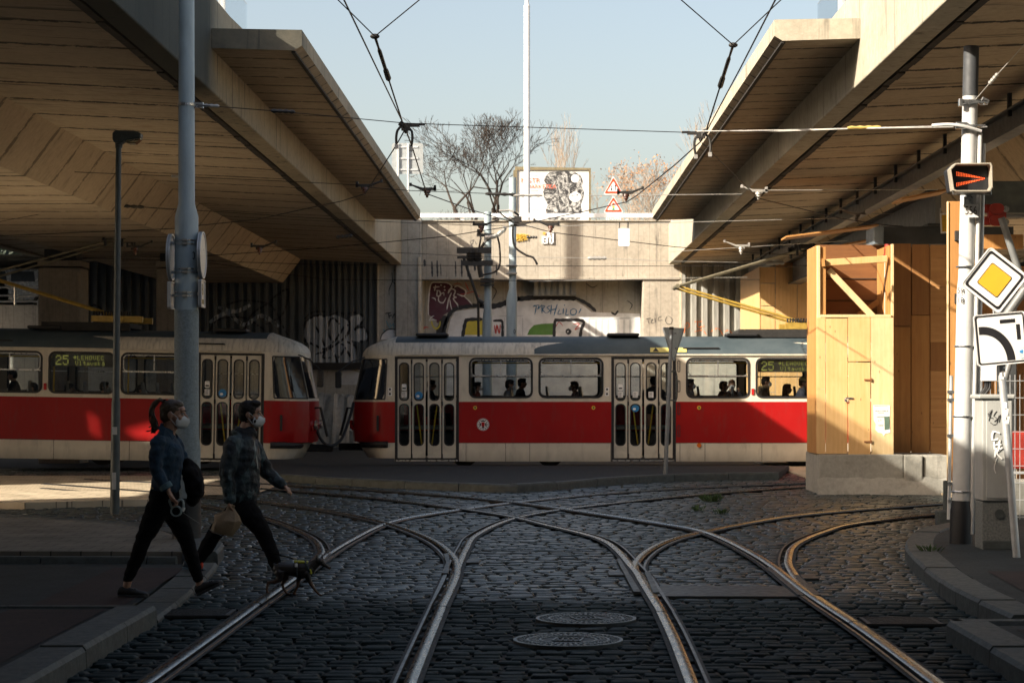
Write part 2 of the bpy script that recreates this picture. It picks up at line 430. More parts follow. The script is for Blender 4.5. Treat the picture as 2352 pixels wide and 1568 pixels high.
slab('platform', [(-34,28.8),(-7.4,28.9),(-5.6,29.9),(-6.0,31.8),(-9,32.9),(-34,33.4)], .08, paving_mat('pale paving slabs', (.46,.39,.28), (.54,.46,.34), 1, .4, .4))
strip('tactile_paving', [(-3.85,2),(-3.15,2),(-3.15,14.6),(-3.85,14.6)], .1165, M_PAVR)
strip('tactile_paving', [(-3.95,15.2),(-3.22,15.2),(-3.3,18.9),(-4.0,18.9)], .0365, M_PAVR)
# right
slab('sidewalk', [(2.80+KW,2),(30,2),(30,13.7),(2.80+KW,13.62)], .112, M_PAVE)
kerb_run('kerb', [(2.80,2),(2.80,8),(2.80,13.75)], .125, KW, 1.15, side=1)
kerb_run('kerb', [(2.85,13.78),(6,13.8),(30,13.85)], .122, .16, 1.0, side=-1)
slab('sidewalk', [(3.36+KW,14.1),(30,14.1),(30,27.9),(7.2,26.2),(5.7,25.3),(4.85+.1,24.1),(4.3+.15,22.6),(3.79+KW,20.9),(3.58+KW,19.2),(3.41+KW,17.4),(3.32+KW,15.7)], .118, M_PAVE)
kerb_run('kerb', [(3.34,14.15),(3.32,15.7),(3.41,17.4),(3.58,19.2),(3.79,20.7),(4.2,22.4),(4.73,23.6),(5.6,24.8),(7.2,25.8)], .13, KW, .8, side=1)
strip('tactile_paving', [(3.75,14.3),(4.55,14.3),(4.75,17.6),(3.95,17.6)], .1225, M_PAVR)
strip('tactile_paving', [(3.2,2),(3.9,2),(3.9,13.4),(3.2,13.4)], .1165, M_PAVR)
slab('yard', [(6.6,27.6),(15,28.6),(60,30),(60,-40),(15,-40),(14.6,13.2),(14.2,26)][0:2]+[(40,30),(40,60.5),(5.2,60.5),(5.2,35.2),(6.6,35.2)], .02, mat('sandy yard', (.55,.45,.31), .9, scale=1.2, bump=.3))
slab('yard', [(7.4,2),(7.4,13.4),(30,13.4),(30,2)], .118, MATS['sandy yard'])
slab('yard', [(7.0,14.6),(30,14.6),(30,25),(7.4,25)], .124, MATS['sandy yard'])
slab('forecourt', [(-34,21.4),(-12.2,21.2),(-12.2,25.8),(-34,27.2)], .126, mat('worn forecourt', (.20,.17,.13), .9, scale=1.2, bump=.3))  # unseen slabs added to bounce sunlight up to the left soffit
slab('forecourt', [(-34,33.8),(-14.5,33.8),(-14.5,41),(-34,41)], .02, MATS['worn forecourt'])
# island between the cobbles and the tram track
isl = [G(640,1092,.1),G(746,1099,.1),G(900,1107,.1),G(1077,1113,.1),G(1160,1116,.1),G(1233,1114,.1),G(1407,1100,.1),G(1550,1092,.1),G(1700,1089,.1),G(1790,1088,.1)]
slab('island', [(p.x, p.y+.2) for p in isl]+[(5.3,42.2),(-6,42.2)], .11, mat('dark asphalt', (.012,.016,.017), .85, scale=10, bump=.4))
kerb_run('kerb', [(p.x, p.y) for p in isl], .13, .22, 1.0)
# ---------------------------------------------------------------- street ironwork
def manhole(c, rot, label):
    t = thing('manhole_cover', c, label, 'manhole cover')
    b = MB()
    b.cyl(c+Vector((0,0,-.03)), c+Vector((0,0,.004)), .375, 40)
    b.build('base', M_IRON_D, t)
    r = MB()
    def ring(r0, r1, z=.010):
        n = 48; o = [(math.cos(2*math.pi*i/n)*r1, math.sin(2*math.pi*i/n)*r1) for i in range(n)]; i_ = [(x*r0/r1, y*r0/r1) for x, y in o]
        frame_loop(r, o, i_, lambda u, v, w: c+Vector((u, v, w)), .003, z)
    ring(.352,.375); ring(.268,.285); ring(.185,.20)
    for kk in range(44):
        a = 2*math.pi*kk/44+rot
        for rr in (.305,.335,.225,.250):
            p = c+Vector((math.cos(a)*rr, math.sin(a)*rr, .007)); r.box(p, (.018,.018,.007), Matrix.Rotation(a, 3, 'Z'))
    for a in range(4):
        an = a*math.pi/2+rot+.4
        r.bar(c+Vector((math.cos(an)*.13, math.sin(an)*.13, .008)), c+Vector((math.cos(an+1.57)*.13, math.sin(an+1.57)*.13, .008)), .014, .008)
    for dx in (-.07,-.035,0,.035,.07): r.box(c+Vector((dx,0,.008)), (.012,.05,.007)); r.box(c+Vector((dx*.8,.06,.008)), (.02,.012,.007))
    r.build('raised_pattern', M_IRON, t)
manhole(G(1305,1470,.006), .2, 'round cast iron manhole cover nearest the camera between the rails')
manhole(G(1346,1421,.006), .7, 'round cast iron manhole cover just behind the nearest one')
def grate(x, y, wd, dp, label):
    c = G(x, y, .0); t = thing('drain_grate', c, label, 'drain grate')
    b = MB(); b.box(c+Vector((0,0,-.02)), (wd, dp, .03)); b.build('pit', M_GROOVE, t)
    r = MB()
    for i in range(9): r.box(c+Vector((0, -dp/2+dp*(i+.5)/9, .004)), (wd, dp*.05, .016))
    for s in (-1, 1): r.box(c+Vector((s*wd/2, 0, .005)), (.03, dp, .018))
    for s in (-1, 1): r.box(c+Vector((0, s*dp/2, .0055)), (wd+.06, .02, .019))
    r.build('bars', M_IRON_D, t)
grate(454, 1409, .5, .42, 'slotted drain grate beside the left kerb corner')
grate(2068, 1428, .52, .42, 'slotted drain grate beside the right kerb corner')
def plate(pxs, label, name='rail_plate', cat='steel plate', z=.022, grp='steel plates at the points'):
    mb = MB(); pts = [G(x, y) for x, y in pxs]
    mb.prism([(p.x, p.y) for p in pts], lambda u, v, w: Vector((u, v, z-.03+w)), .03)
    return tag(mb.build(name, M_PLATE, bevel=.004), label, cat, grp)
plate([(1508,1372),(1843,1373),(1822,1350),(1516,1347)], 'long dark checker plate across the right track at the points', 'cover_plate', z=.016)
plate([(1014,1322),(1030,1323),(1034,1295),(1030,1276),(1018,1277),(1024,1298)], 'narrow curved guard plate left of the left points', z=.03)
plate([(1455,1366),(1472,1366),(1424,1288),(1416,1290)], 'bright steel plate left of the right points', z=.031)
plate([(1500,1368),(1515,1367),(1492,1318),(1480,1320)], 'bright steel plate right of the middle points', z=.031)
plate([(1832,1373),(1848,1374),(1770,1308),(1760,1310)], 'copper toned plate at the far right points', z=.031)
plate([(1868,1374),(1886,1373),(1832,1326),(1824,1328)], 'copper toned plate right of the outermost rail', z=.031)
plate([(1070,1294),(1100,1294),(1104,1286),(1075,1286)], 'small square cover right of the left points', 'point_cover', z=.015)
plate([(1398,1323),(1434,1323),(1428,1315),(1396,1315)], 'small square cover left of the middle points', 'point_cover', z=.015)
plate([(1845,1331),(1882,1331),(1872,1322),(1838,1322)], 'small square cover beside the outer right rail', 'point_cover', z=.015)
M_WEED = mat('weed green', (.06,.11,.03), .7, var=.4, scale=30)
def weed(x, y, r, n, label, z=.0):
    c = G(x, y, z); mb = MB(); rng = random.Random(int(x))
    for i in range(n):
        a = rng.uniform(0, 6.28); d = rng.uniform(0, r); b0 = c+Vector((math.cos(a)*d, math.sin(a)*d, -.01)); h = rng.uniform(.4, 1)*r*.9
        tip = b0+Vector((math.cos(a)*r*.6, math.sin(a)*r*.6, h)); sd = Vector((-math.sin(a), math.cos(a), 0))*.009
        md = (b0+tip)/2+Vector((0, 0, h*.2))
        mb.add([b0-sd*.5, b0+sd*.5, md+sd, tip, md-sd], [(0,1,2,3,4)])
    tag(mb.build('weed', M_WEED, fix=False), label, 'weed', 'weeds between the stones')
weed(1636,1150,.15,80,'largest green weed tuft on the cobbles before the hoarding')
weed(1603,1171,.1,30,'small weed tuft in the cobbles nearest the rail crossing')
weed(1655,1178,.1,30,'small weed tuft right of the rail crossing')
weed(2136,1266,.10,30,'weed growing behind the right kerb', .12)
weed(448,1270,.13,40,'tall dry grass tuft at the foot of the pale pole', .1)
# ---------------------------------------------------------------- viaducts
def concrete_mat(name, a, b2, dark, joints=None, board=None, streak=(1,1,1), streak_amt=.5, sc=1.0, jw=.012, rust=0, split=None):
    m, nt, b, out = new_mat(name); k = NB(nt); co = k.coord('Object')
    c = k.ramp(k.noise(co, .7*sc, 6, .62), .3, .72, a, b2)
    c = k.mix(.35, c, k.ramp(k.noise(co, 9*sc, 5, .7), .3, .72, tuple(v*.55 for v in a), b2))
    st = k.noise(k.coord('Object', streak), 1.0, 5, .7)
    c = k.mix(k.math('MULTIPLY', k.ramp(st, .565, .67), streak_amt), c, dark)
    bl = k.noise(co, 1.7*sc, 7, .72, .8); c = k.mix(k.math('MULTIPLY', k.ramp(bl, .56, .72), .4), c, tuple(v*.35 for v in a))
    h = k.noise(co, 24, 5, .7)
    if joints:
        ax, per, amt = joints
        v = k.sep(co)[ax]; ws = k.noise(co, 2.0, 2)
        fr = k.math('FRACT', k.math('ADD', k.math('DIVIDE', v, per), k.math('MULTIPLY', ws, .02)))
        dd = k.math('ABSOLUTE', k.math('SUBTRACT', fr, .5))
        brk = k.ramp(k.noise(k.coord('Object', (1.6,1.6,1.6)), 3.2, 5, .75), .40, .52)
        wid = k.math('MULTIPLY', brk, jw/per*2.2)
        ln = k.math('LESS_THAN', dd, k.math('ADD', wid, jw/per*.35))
        c = k.mix(k.math('MULTIPLY', ln, amt), c, tuple(v*.5 for v in dark))
        h = k.math('SUBTRACT', h, k.math('MULTIPLY', ln, .6))
    if board:
        ax, per = board
        v = k.math('FRACT', k.math('DIVIDE', k.sep(co)[ax], per))
        wv = k.math('LESS_THAN', v, .06); c = k.mix(k.math('MULTIPLY', wv, .28), c, dark); h = k.math('SUBTRACT', h, k.math('MULTIPLY', wv, .5))
    if rust:
        c = k.mix(k.math('MULTIPLY', k.ramp(k.noise(co, .9, 5, .7), .60, .72), rust), c, (.20,.09,.04))
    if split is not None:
        yy = k.sep(co)[1]; c = k.mix(k.math('MULTIPLY', k.ramp(k.math('ADD', k.math('DIVIDE', yy, 60), k.math('MULTIPLY', k.noise(co, 1.2, 4), .012)), split/60, split/60+.012, (1,1,1), (0,0,0)), .93), c, (.040,.050,.048))  # painted shade: the near end, before split, goes dark
    k.set(b.inputs['Base Color'], c); b.inputs['Roughness'].default_value = .88; b.inputs['Specular IOR Level'].default_value = .25
    k.set(b.inputs['Normal'], k.bump(h, .35, .02)); return m
M_SOFF = concrete_mat('viaduct soffit concrete', (.41,.335,.24), (.53,.44,.32), (.05,.045,.04), joints=(1, 1.55, .95), streak=(.5,6,2), streak_amt=.85, jw=.03, rust=.3)
M_SLAB = concrete_mat('cantilever soffit concrete', (.35,.285,.205), (.46,.38,.28), (.05,.045,.04), joints=(1, .78, .8), streak=(.6,9,2), streak_amt=.6, jw=.018)
M_WEB = concrete_mat('girder web concrete', (.46,.37,.26), (.56,.46,.33), (.08,.065,.05), joints=(1, 1.55, .6), streak=(3,5,.5), streak_amt=.35, jw=.03)
M_FASC = concrete_mat('weathered fascia concrete', (.34,.31,.24), (.50,.46,.37), (.07,.065,.055), streak=(5,5,.35), streak_amt=.55)
M_FASCL = concrete_mat('soot streaked fascia concrete', (.27,.24,.18), (.43,.37,.27), (.045,.045,.04), streak=(6,6,.3), streak_amt=.85, split=25.6)  # dark streaks plus painted shade: darker left copy, darkest ahead of the split
M_DRIP = mat('dark joint mortar', (.03,.027,.024), .9, scale=8)
M_ALU = mat('pale rail metal', (.72,.74,.74), .35, metal=.6, var=.08, scale=4, bump=0)
GL_RAIL = glass_mat('screen glass', (.97,.985,.99), .5)
MATS_F = M_FASC
def viaduct(s, Dn, Ds, sl_o, f_x, label, web=True, zs=6.02, ze=6.27, xl=14.5):
    "s: side, -1 left / 1 right; slab runs Dn..Ds at |x| sl_o, fascia at |x| f_x; runs along Y into the retaining wall"
    Y0, Y1 = -45.0, 60.9
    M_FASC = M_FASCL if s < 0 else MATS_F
    t = thing('road_viaduct', (s*9.5, 30, 0), label, 'viaduct')
    zf, zp = 5.50, 6.74
    S = lambda x, z, y: Vector((s*x, y, z))
    # deck top and far side
    mb = MB()
    prof = [(f_x+.34, zp-.75), (xl-.34, zp-.75), (xl-.3, zf+.06), (12.0, 5.66), (11.2, 4.95), (7.75, 4.95), (7.2, 5.66), (f_x+.42, 5.53), (f_x+.30, zf+.08)]
    seg = [0, 0, 1, 2, 1, 2, 1, 1, 1]
    ys = [Y0, -10, 10, 24, 40, 52, Y1]; n = len(prof)
    vs = []; haunch = lambda y: .16*max(0, (30-y)/30)
    for y in ys:
        for j, (x, z) in enumerate(prof): vs.append(S(x, z-(haunch(y) if j in (4,5) else 0), y))
    for i in range(len(ys)-1):
        for j in range(n):
            mb.f.append([i*n+j, i*n+(j+1) % n, (i+1)*n+(j+1) % n, (i+1)*n+j]); mb.mi.append(seg[j])
    mb.v = [tuple(p) for p in vs]; mb.f.append(list(range(n))); mb.mi.append(0); mb.f.append(list(range((len(ys)-1)*n, len(ys)*n))); mb.mi.append(0)
    mb.build('box_girder', [M_FASC, M_SOFF, M_WEB], t)
    # fascia / parapet beams, near and far side
    for x0, nm in ((f_x, 'fascia'), (xl-.30, 'fascia')):
        top = [(Y1, zp+.48), (38, zp+.40), (27, zp), (Y0, zp)] if s < 0 else [(Y1, zp), (Y0, zp)]
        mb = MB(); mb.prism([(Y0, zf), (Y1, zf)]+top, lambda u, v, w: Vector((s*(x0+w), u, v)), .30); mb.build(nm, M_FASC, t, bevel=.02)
    mb = MB(); rng = random.Random(5)
    for y in np.arange(-8, 60, .55):       # ragged mortar drip joint under the fascia
        mb.box((s*(f_x+.365), y+.27, zf+.035), (.09, .53, .07+rng.uniform(0, .035)))
    mb.build('drip_joint', M_DRIP, t)
    # footway cantilever
    mb = MB()
    mb.add([S(sl_o,ze,Dn),S(f_x-.004,ze+.02,Dn),S(f_x-.004,zs+.02,Dn),S(sl_o+.10,zs-.01,Dn),S(sl_o,zs+.05,Dn), S(sl_o,ze,Ds),S(f_x-.004,ze+.02,Ds),S(f_x-.004,zs+.02,Ds),S(sl_o+.10,zs-.01,Ds),S(sl_o,zs+.05,Ds)], [])
    mb.m(0); mb.f += [[0,1,2,3,4],[5,6,7,8,9],[0,1,6,5],[4,0,5,9]]; mb.mi += [0]*4
    mb.f += [[2,3,8,7],[3,4,9,8]]; mb.mi += [1,1]; mb.f += [[1,2,7,6]]; mb.mi += [0]
    mb.build('footway_slab', [M_FASC, M_SLAB], t)
    mb = MB(); mb.box((s*(sl_o+.115), (Dn+Ds)/2, zs-.017), (.05, Ds-Dn-.1, .03)); mb.build('drip_edge', M_DRIP, t)
    # glass wind screen on the parapet
    mb = MB(); rl = MB()
    for y in np.arange(17.6, 29, 2.4):
        mb.box((s*(f_x+.15), y+1.2, zp+.34), (.012, 2.3, .62)); (lambda q: (q.box((s*(f_x+.15), y, zp+.30), (.10, .05, .62)), q.build('screen_post', M_ALU, t)))(MB())
    if s < 0: rl.box((s*(f_x+.15), 52, zp+.72), (.07, 17, .16))
    for y in (44, 47, 50, 53, 56, 59): (lambda q: (q.box((s*(f_x+.15), y, zp+.6), (.06, .06, .30)), q.build('rail_post', M_ALU, t)))(MB()) if s < 0 else None
    mb.build('screen_glass', GL_RAIL, t); rl.build('screen_rail', M_ALU, t) if s < 0 else None
    return t
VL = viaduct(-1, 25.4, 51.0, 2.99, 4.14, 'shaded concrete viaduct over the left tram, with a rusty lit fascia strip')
VR = viaduct(1, 24.7, 51.0, 2.92, 3.98, 'sunlit concrete viaduct over the hoarding on the right')
M_PIER = concrete_mat('board marked pier concrete', (.26,.22,.17), (.36,.31,.24), (.07,.06,.05), board=(0, .16), streak=(4,4,.5), streak_amt=.3)
def pier(x0, x1, D, ztop, label):
    a, b = P(x0, 893, D).x, P(x1, 893, D).x
    t = thing('bridge_pier', ((a+b)/2, D, 0), label, 'pier', 'piers under the left viaduct')
    mb = MB(); mb.box(((a+b)/2, D+.45, ztop/2-.1), (b-a, .9, ztop+.0)); mb.build('shaft', M_PIER, t, bevel=.04)
    mb = MB(); mb.box(((a+b)/2, D+.45, ztop+.0), (b-a+.02, .94, .14)); mb.build('collar', M_PIER, t, bevel=.02)
    mb = MB(); mb.box(((a+b)/2, D+.45, ztop+.21), ((b-a)*.75, .7, .27)); mb.build('bearing', mat('bearing rubber', (.02,.02,.02), .7), t)
pier(87, 184, 47.2, 4.68, 'broad concrete pier behind the left tram, left of the pantograph')
pier(358, 420, 47.6, 4.68, 'narrow concrete pier half hidden behind the pale pole')
# unseen block and wall added at left to shade the street (only their edge of sun shows on the ground)
M_STUC = mat('grey render', (.38,.36,.33), .85, scale=.6)
def block(x0, x1, y0, y1, h, label):
    t = thing('apartment_building', ((x0+x1)/2, (y0+y1)/2, 0), label, 'building', 'buildings west of the viaduct')
    mb = MB(); mb.box(((x0+x1)/2, (y0+y1)/2, h/2), (x1-x0, y1-y0, h)); mb.build('wall', M_STUC, t)
    mb = MB(); mb.box(((x0+x1)/2, (y0+y1)/2, h+.2), (x1-x0+.6, y1-y0+.6, .4)); mb.build('roof', M_DRIP, t)
    wn = MB()
    for z in np.arange(1.6, h-1, 3):
        for y in np.arange(y0+1.2, y1-1, 2.4): wn.box((x1+.02, y, z), (.06, 1.1, 1.5))
    wn.build('window', mat('dark window glass', (.03,.04,.05), .1), t)
block(-26.4, -23, -60, 17.0, 17, 'long grey rendered block west of the viaduct, near end')
tag(panel([[(26.6,0),(62,0),(62,17),(26.6,17)], [(32.92,9.72),(33.16,9.62),(33.20,10.05),(32.97,10.22)], [(32.02,10.54),(32.64,10.10),(32.64,10.22),(32.12,10.90)]], .25, 'gable_wall', M_STUC, lambda u, v, w: Vector((-23-w, u, v))), 'long grey gable wall west of the viaduct with two small openings', 'wall')  # added wall, openings cut to throw sun spots on the left tram

# unseen slab and houses behind the camera, added to cut the sky light
def shade_slab():
    t = thing('link_deck', (0, -14, 6), 'concrete slab joining the two viaducts overhead behind the camera', 'viaduct')
    mb = MB(); mb.box((0, -15, 6.15), (8.0, 54, .5)); mb.build('slab', M_SLAB, t)
    for y in (11.9, -42.1):
        mb = MB(); mb.box((0, y, 6.5), (8.0, .25, .9)); mb.build('edge_beam', M_FASCL, t)
shade_slab()
def sky_blocker(x0, x1, y0, y1, h, label):  # house forms added out of view to block sky fill
    t = thing('apartment_building', ((x0+x1)/2, (y0+y1)/2, 0), label, 'building', 'houses behind the camera')
    mb = MB(); mb.box(((x0+x1)/2, (y0+y1)/2, h/2), (x1-x0, y1-y0, h)); mb.build('wall', mat('dark grey brown render', (.13,.12,.11), .85, scale=.6), t)
    mb = MB(); mb.box(((x0+x1)/2, (y0+y1)/2, h+.25), (x1-x0+.7, y1-y0+.7, .5)); mb.build('roof', M_DRIP, t)
    for z in np.arange(2, h-1, 3.2):
        for x in np.arange(x0+1.6, x1-1, 3.2):
            w_ = MB(); w_.box((x, y1+.02, z), (1.2, .06, 1.7)); w_.build('window', MATS['dark window glass'], t)
sky_blocker(-9, 8, -62, -50, 24, 'tall grey brown house behind the camera, left one')
sky_blocker(8.2, 27, -62, -50, 21, 'tall grey brown house behind the camera, right one')
# ---------------------------------------------------------------- retaining wall of the upper street
DW = 61.0; DR = 62.1
def px(x, D=DW): return (x-CX)/F*D
def pz(y, D=DW): return CAMH+(CY-y)/F*D
M_WALL = concrete_mat('stained wall concrete', (.31,.28,.23), (.47,.43,.36), (.06,.058,.055), board=(0, .34), streak=(3.2,3,.3), streak_amt=.8)
M_WALLD = concrete_mat('grey wall concrete', (.33,.32,.28), (.48,.46,.41), (.06,.06,.06), board=(0, .36), streak=(3,3,.4), streak_amt=.4)
M_RECW = concrete_mat('recess concrete', (.36,.34,.29), (.46,.44,.38), (.07,.07,.065), board=(0, .5), streak=(3,3,.4), streak_amt=.3)
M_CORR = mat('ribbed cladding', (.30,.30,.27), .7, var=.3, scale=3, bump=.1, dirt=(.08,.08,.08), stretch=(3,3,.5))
M_CORRD = mat('sooty ribbed cladding', (.115,.125,.125), .65, var=.35, scale=3, bump=.1, dirt=(.03,.034,.035), stretch=(3,3,.5))  # darker copy of the ribbed cladding, for the left panels
M_TRIM = mat('cream corner strip', (.50,.44,.34), .7, scale=5)
WALL = thing('retaining_wall', (0, DW, 0), 'tall stained concrete retaining wall with graffiti behind the trams', 'wall')
def wbox(name, x0, x1, y0, y1, D0, D1, m, bev=.03):
    mb = MB(); a, b = px(x0, D0), px(x1, D0); z0, z1 = pz(y1, D0), pz(y0, D0)
    mb.box(((a+b)/2, (D0+D1)/2, (z0+z1)/2), (b-a, D1-D0, z1-z0)); return mb.build(name, m, WALL, bevel=bev)
wbox('parapet_beam', 968, 1562, 508, 640, DW, 63.2, M_WALL)
wbox('coping', 968, 1562, 505.5, 508.2, DW-.06, 63.2, M_WALL, .01)
wbox('beam_ledge', 968, 1562, 636, 642, DW-.05, DW+.02, M_WALL, .01)
wbox('pier', 908, 968.0, 500, 1110, DW-.15, 63.2, M_WALLD)
wbox('pier', 1476, 1562, 640.3, 1110, DW+.01, 63.2, M_WALL)
wbox('recess_panel', 960, 1480, 630, 1110, DR, 63.0, M_RECW, 0)
wbox('pier', 862, 908, 588, 1110, DW-.02, 63.2, M_WALLD)
wbox('end_block', 862, 909, 498, 588, DW-.6, 63.2, M_WALLD)
wbox('trim_strip', 866, 870, 590, 800, DW-.10, DW-.02, M_TRIM, .005)
wbox('trim_strip', 960.5, 966, 590, 800, DW-.22, DW-.15, M_TRIM, .005)
wbox('trim_strip', 1561, 1566, 600, 800, DW-.03, DW+.1, M_TRIM, .005)
wbox('abutment', 1562, 2300, 500, 606, DW+.02, 63.2, M_WALL)
wbox('abutment', 110, 862, 500, 588, DW-.02+.2, 63.2, M_WALLD)
for y0, y1, x0, x1 in ((640.5, 1110, 1562, 2300), (588, 1110, 110, 862)): wbox('backing_wall', x0, x1, y0, y1, DW+.16, 63.2, M_WALLD, 0)
def corr_profile(x, per, dep):
    f = (x/per) % 1.0
    if f < .42: return 0.0
    if f < .50: return dep*(f-.42)/.08
    if f < .92: return dep
    return dep*(1-(f-.92)/.08)
CORRS = []
def cladding(x0, x1, y0, y1, D, per, dep):
    a, b = px(x0, D), px(x1, D); z0, z1 = pz(y1, D), pz(y0, D); mb = MB()
    brk = []
    i = math.floor(a/per)
    while i*per < b+per:
        for f in (0, .42, .50, .92): brk.append(i*per+f*per)
        i += 1
    xs = [a]+[x for x in brk if a < x < b]+[b]
    vs = []
    for x in xs:
        yy = D+corr_profile(x, per, dep); vs += [(x, yy, z0), (x, yy, z1)]
    mb.add(vs, [(2*i, 2*i+2, 2*i+3, 2*i+1) for i in range(len(xs)-1)])
    CORRS.append((a, b, D, per, dep))
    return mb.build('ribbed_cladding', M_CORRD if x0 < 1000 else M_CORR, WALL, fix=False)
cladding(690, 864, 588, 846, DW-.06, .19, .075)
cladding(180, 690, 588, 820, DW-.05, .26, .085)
cladding(1566, 2100, 606, 800, DW-.02, .335, .11)
wbox('lower_wall', 560, 862, 846, 1090, DW-.12, 61.1, M_WALLD, .02)
wbox('ribbed_beam', 1224.5, 1324, 640, 679, DR-.35, DR, M_CORR, 0)
mb = MB()
for i in range(7): mb.box((px(1231+i*14.3), DR-.38, pz(660, DR)), (.11, .06, .52))
mb.build('ribs', M_CORR, WALL)
mb = MB(); rng = random.Random(2)
rings = []
for i in range(18):
    x = px(712+i*7.5); ring = []
    for q, (dy, z) in enumerate(((0,-.05),(-.9,-.05),(-.85,.5),(-.6,1.05),(-.35,1.5),(0,1.56))):
        ring.append((x, DW-.12+dy+rng.uniform(-.09,.09)*(dy != 0), z+rng.uniform(-.07,.07)*(z > 0)))
    rings.append(ring)
mb.loft(rings); mb.build('base_rubble', M_WALLD, WALL, smooth=50)
mb = MB(); mb.box((px(765), DW-.28, pz(841)), (px(836)-px(700), .10, .22)); mb.build('cable_tray', M_DRIP, WALL)
# ---- graffiti: thin paint skins on the wall faces
def paint_mat(name, col, rough=.55):
    return mat('paint '+name, col, rough, var=.22, scale=2.5, bump=.1, dirt=tuple(c*.5+.08 for c in col), dirt_amt=.45)
PW, PK, PM, PY, PG, PBL, PR, PT, PGY, PO = (paint_mat('chalk white', (.74,.75,.75)), paint_mat('black', (.02,.021,.024)), paint_mat('maroon', (.09,.018,.04)),
  paint_mat('yellow', (.62,.52,.06)), paint_mat('green', (.10,.24,.04)), paint_mat('blue', (.03,.16,.32)), paint_mat('red', (.55,.07,.05)),
  paint_mat('teal', (.06,.30,.38)), paint_mat('silver', (.52,.54,.55)), paint_mat('orange', (.75,.22,.08)))
def wall_y(x, D, lay):
    for a, b, d, per, dep in CORRS:
        if a <= x <= b and abs(d-D) < .3: return d+corr_profile(x, per, dep)-.004-.003*lay
    return D-.004-.003*lay
def gname(o): return o
def blob(pts, m, D=DR, lay=0, name='graffiti'):
    mb = MB(); p = [(px(x, D), pz(y, D)) for x, y in pts]
    mb.add([(x, D-.004-.003*lay, z) for x, z in p], [tuple(range(len(p)))])
    o = mb.build(name, m, WALL, fix=False); return o
class Strokes:
    def __init__(s, D, lay, m): s.mb = MB(); s.D = D; s.lay = lay; s.m = m
    def st(s, pts, wd):
        D = s.D; p = [Vector((px(x, D), 0, pz(y, D))) for x, y in pts]
        c = catmull(p, .05) if len(p) > 2 else [p[0]+(p[1]-p[0])*(i/12) for i in range(13)]
        hw = wd/F*D/2; vs = []
        for i, q in enumerate(c):
            t = (c[min(i+1, len(c)-1)]-c[max(i-1, 0)]); t.normalize(); n = Vector((-t.z, 0, t.x))
            e = min(1, .45+.9*min(i, len(c)-1-i)/4)
            jit = hw*e*(1+.15*math.sin(i*1.7))
            for sg in (-1, 1):
                r = q+n*sg*jit; vs.append((r.x, wall_y(r.x, D, s.lay), r.z))
        s.mb.add(vs, [(2*i, 2*i+1, 2*i+3, 2*i+2) for i in range(len(c)-1)]); return s
    def done(s, name='graffiti'): return s.mb.build(name, s.m, WALL, fix=False)
R5 = lambda pts: [(746.5+x*.34785, 516.8+y*.34785) for x, y in pts]      # crop coordinates -> photograph
RA = lambda pts: [(689+x*.19556, 574.2+y*.19556) for x, y in pts]
RB = lambda pts: [(1091+x*.2197, 602.9+y*.2197) for x, y in pts]
# white painted train
blob(R5([(800,1300),(805,725),(830,620),(860,570),(1040,545),(1130,540),(1250,505),(1450,492),(1640,492),(1720,540),(1760,575),(2080,585),(2085,1300)]), PW, lay=0)
s = Strokes(DR, 1, PK)
s.st(R5([(775,760),(800,640),(850,560),(960,535),(1040,530)]), 9).st(R5([(1020,535),(1120,535),(1200,512),(1290,482)]), 12).st(R5([(1260,490),(1400,478),(1560,480),(1665,484)]), 11).st(R5([(1660,484),(1730,520),(1790,570)]), 8)
s.st(R5([(745,740),(770,660),(800,600)]), 16); s.done()
blob(R5([(905,725),(925,655),(945,632),(1040,628),(1040,725)]), PY, lay=1)
s = Strokes(DR, 2, PK); s.st(R5([(905,760),(925,650),(945,625),(1045,622)]), 8); s.st(R5([(1110,632),(1165,632),(1172,660),(1172,760)]), 6)
s.st(R5([(1512,760),(1518,640),(1545,628),(1700,632),(1692,690),(1680,760)]), 7).st(R5([(1590,700),(1605,690),(1620,700),(1605,718),(1590,702)]), 6).done()
s = Strokes(DR, 2, PR); s.st(R5([(1118,660),(1128,715),(1135,660),(1150,715),(1158,655)]), 3).st(R5([(1525,670),(1545,640),(1570,665)]), 2).st(R5([(1640,655),(1680,650),(1650,690),(1690,672)]), 2); s.done()
blob(R5([(1335,725),(1350,690),(1380,660),(1430,652),(1508,648),(1508,725)]), PG, lay=1)
s = Strokes(DR, 1, PGY)
for x in (1745,1790,1830,1870,1935,1975,2015): s.st(R5([(x,622),(x,760)]), 5)
s.st(R5([(1740,618),(1880,612)]), 4).st(R5([(1900,618),(2045,612)]), 4).st(R5([(1150,600),(1310,600)]), 2).st(R5([(1185,610),(1185,730)]), 2).st(R5([(1305,610),(1305,730)]), 2); s.done()
s = Strokes(DR, 2, PK); s.st(R5([(1890,575),(1915,590),(1935,565)]), 6); s.done()
# blue hand lettering RESH LILO
s = Strokes(DR, 3, PBL)
for l in ([(605,460),(640,450),(625,545)],[(605,462),(670,445),(655,490),(700,440)],[(700,445),(700,530)],[(690,450),(730,455),(705,490),(740,530)],[(790,450),(750,470),(785,500),(745,530)],[(800,440),(790,540)],[(860,435),(825,555)],[(795,495),(850,485)],[(885,490),(865,540),(905,535)],[(925,480),(920,540)],[(935,440),(937,452)],[(960,480),(950,550),(985,540)],[(1040,480),(1000,500),(1005,545),(1050,540),(1060,500),(1035,482)],[(1110,480),(1085,530)]):
    s.st(RB(l), 2.6)
s.done()
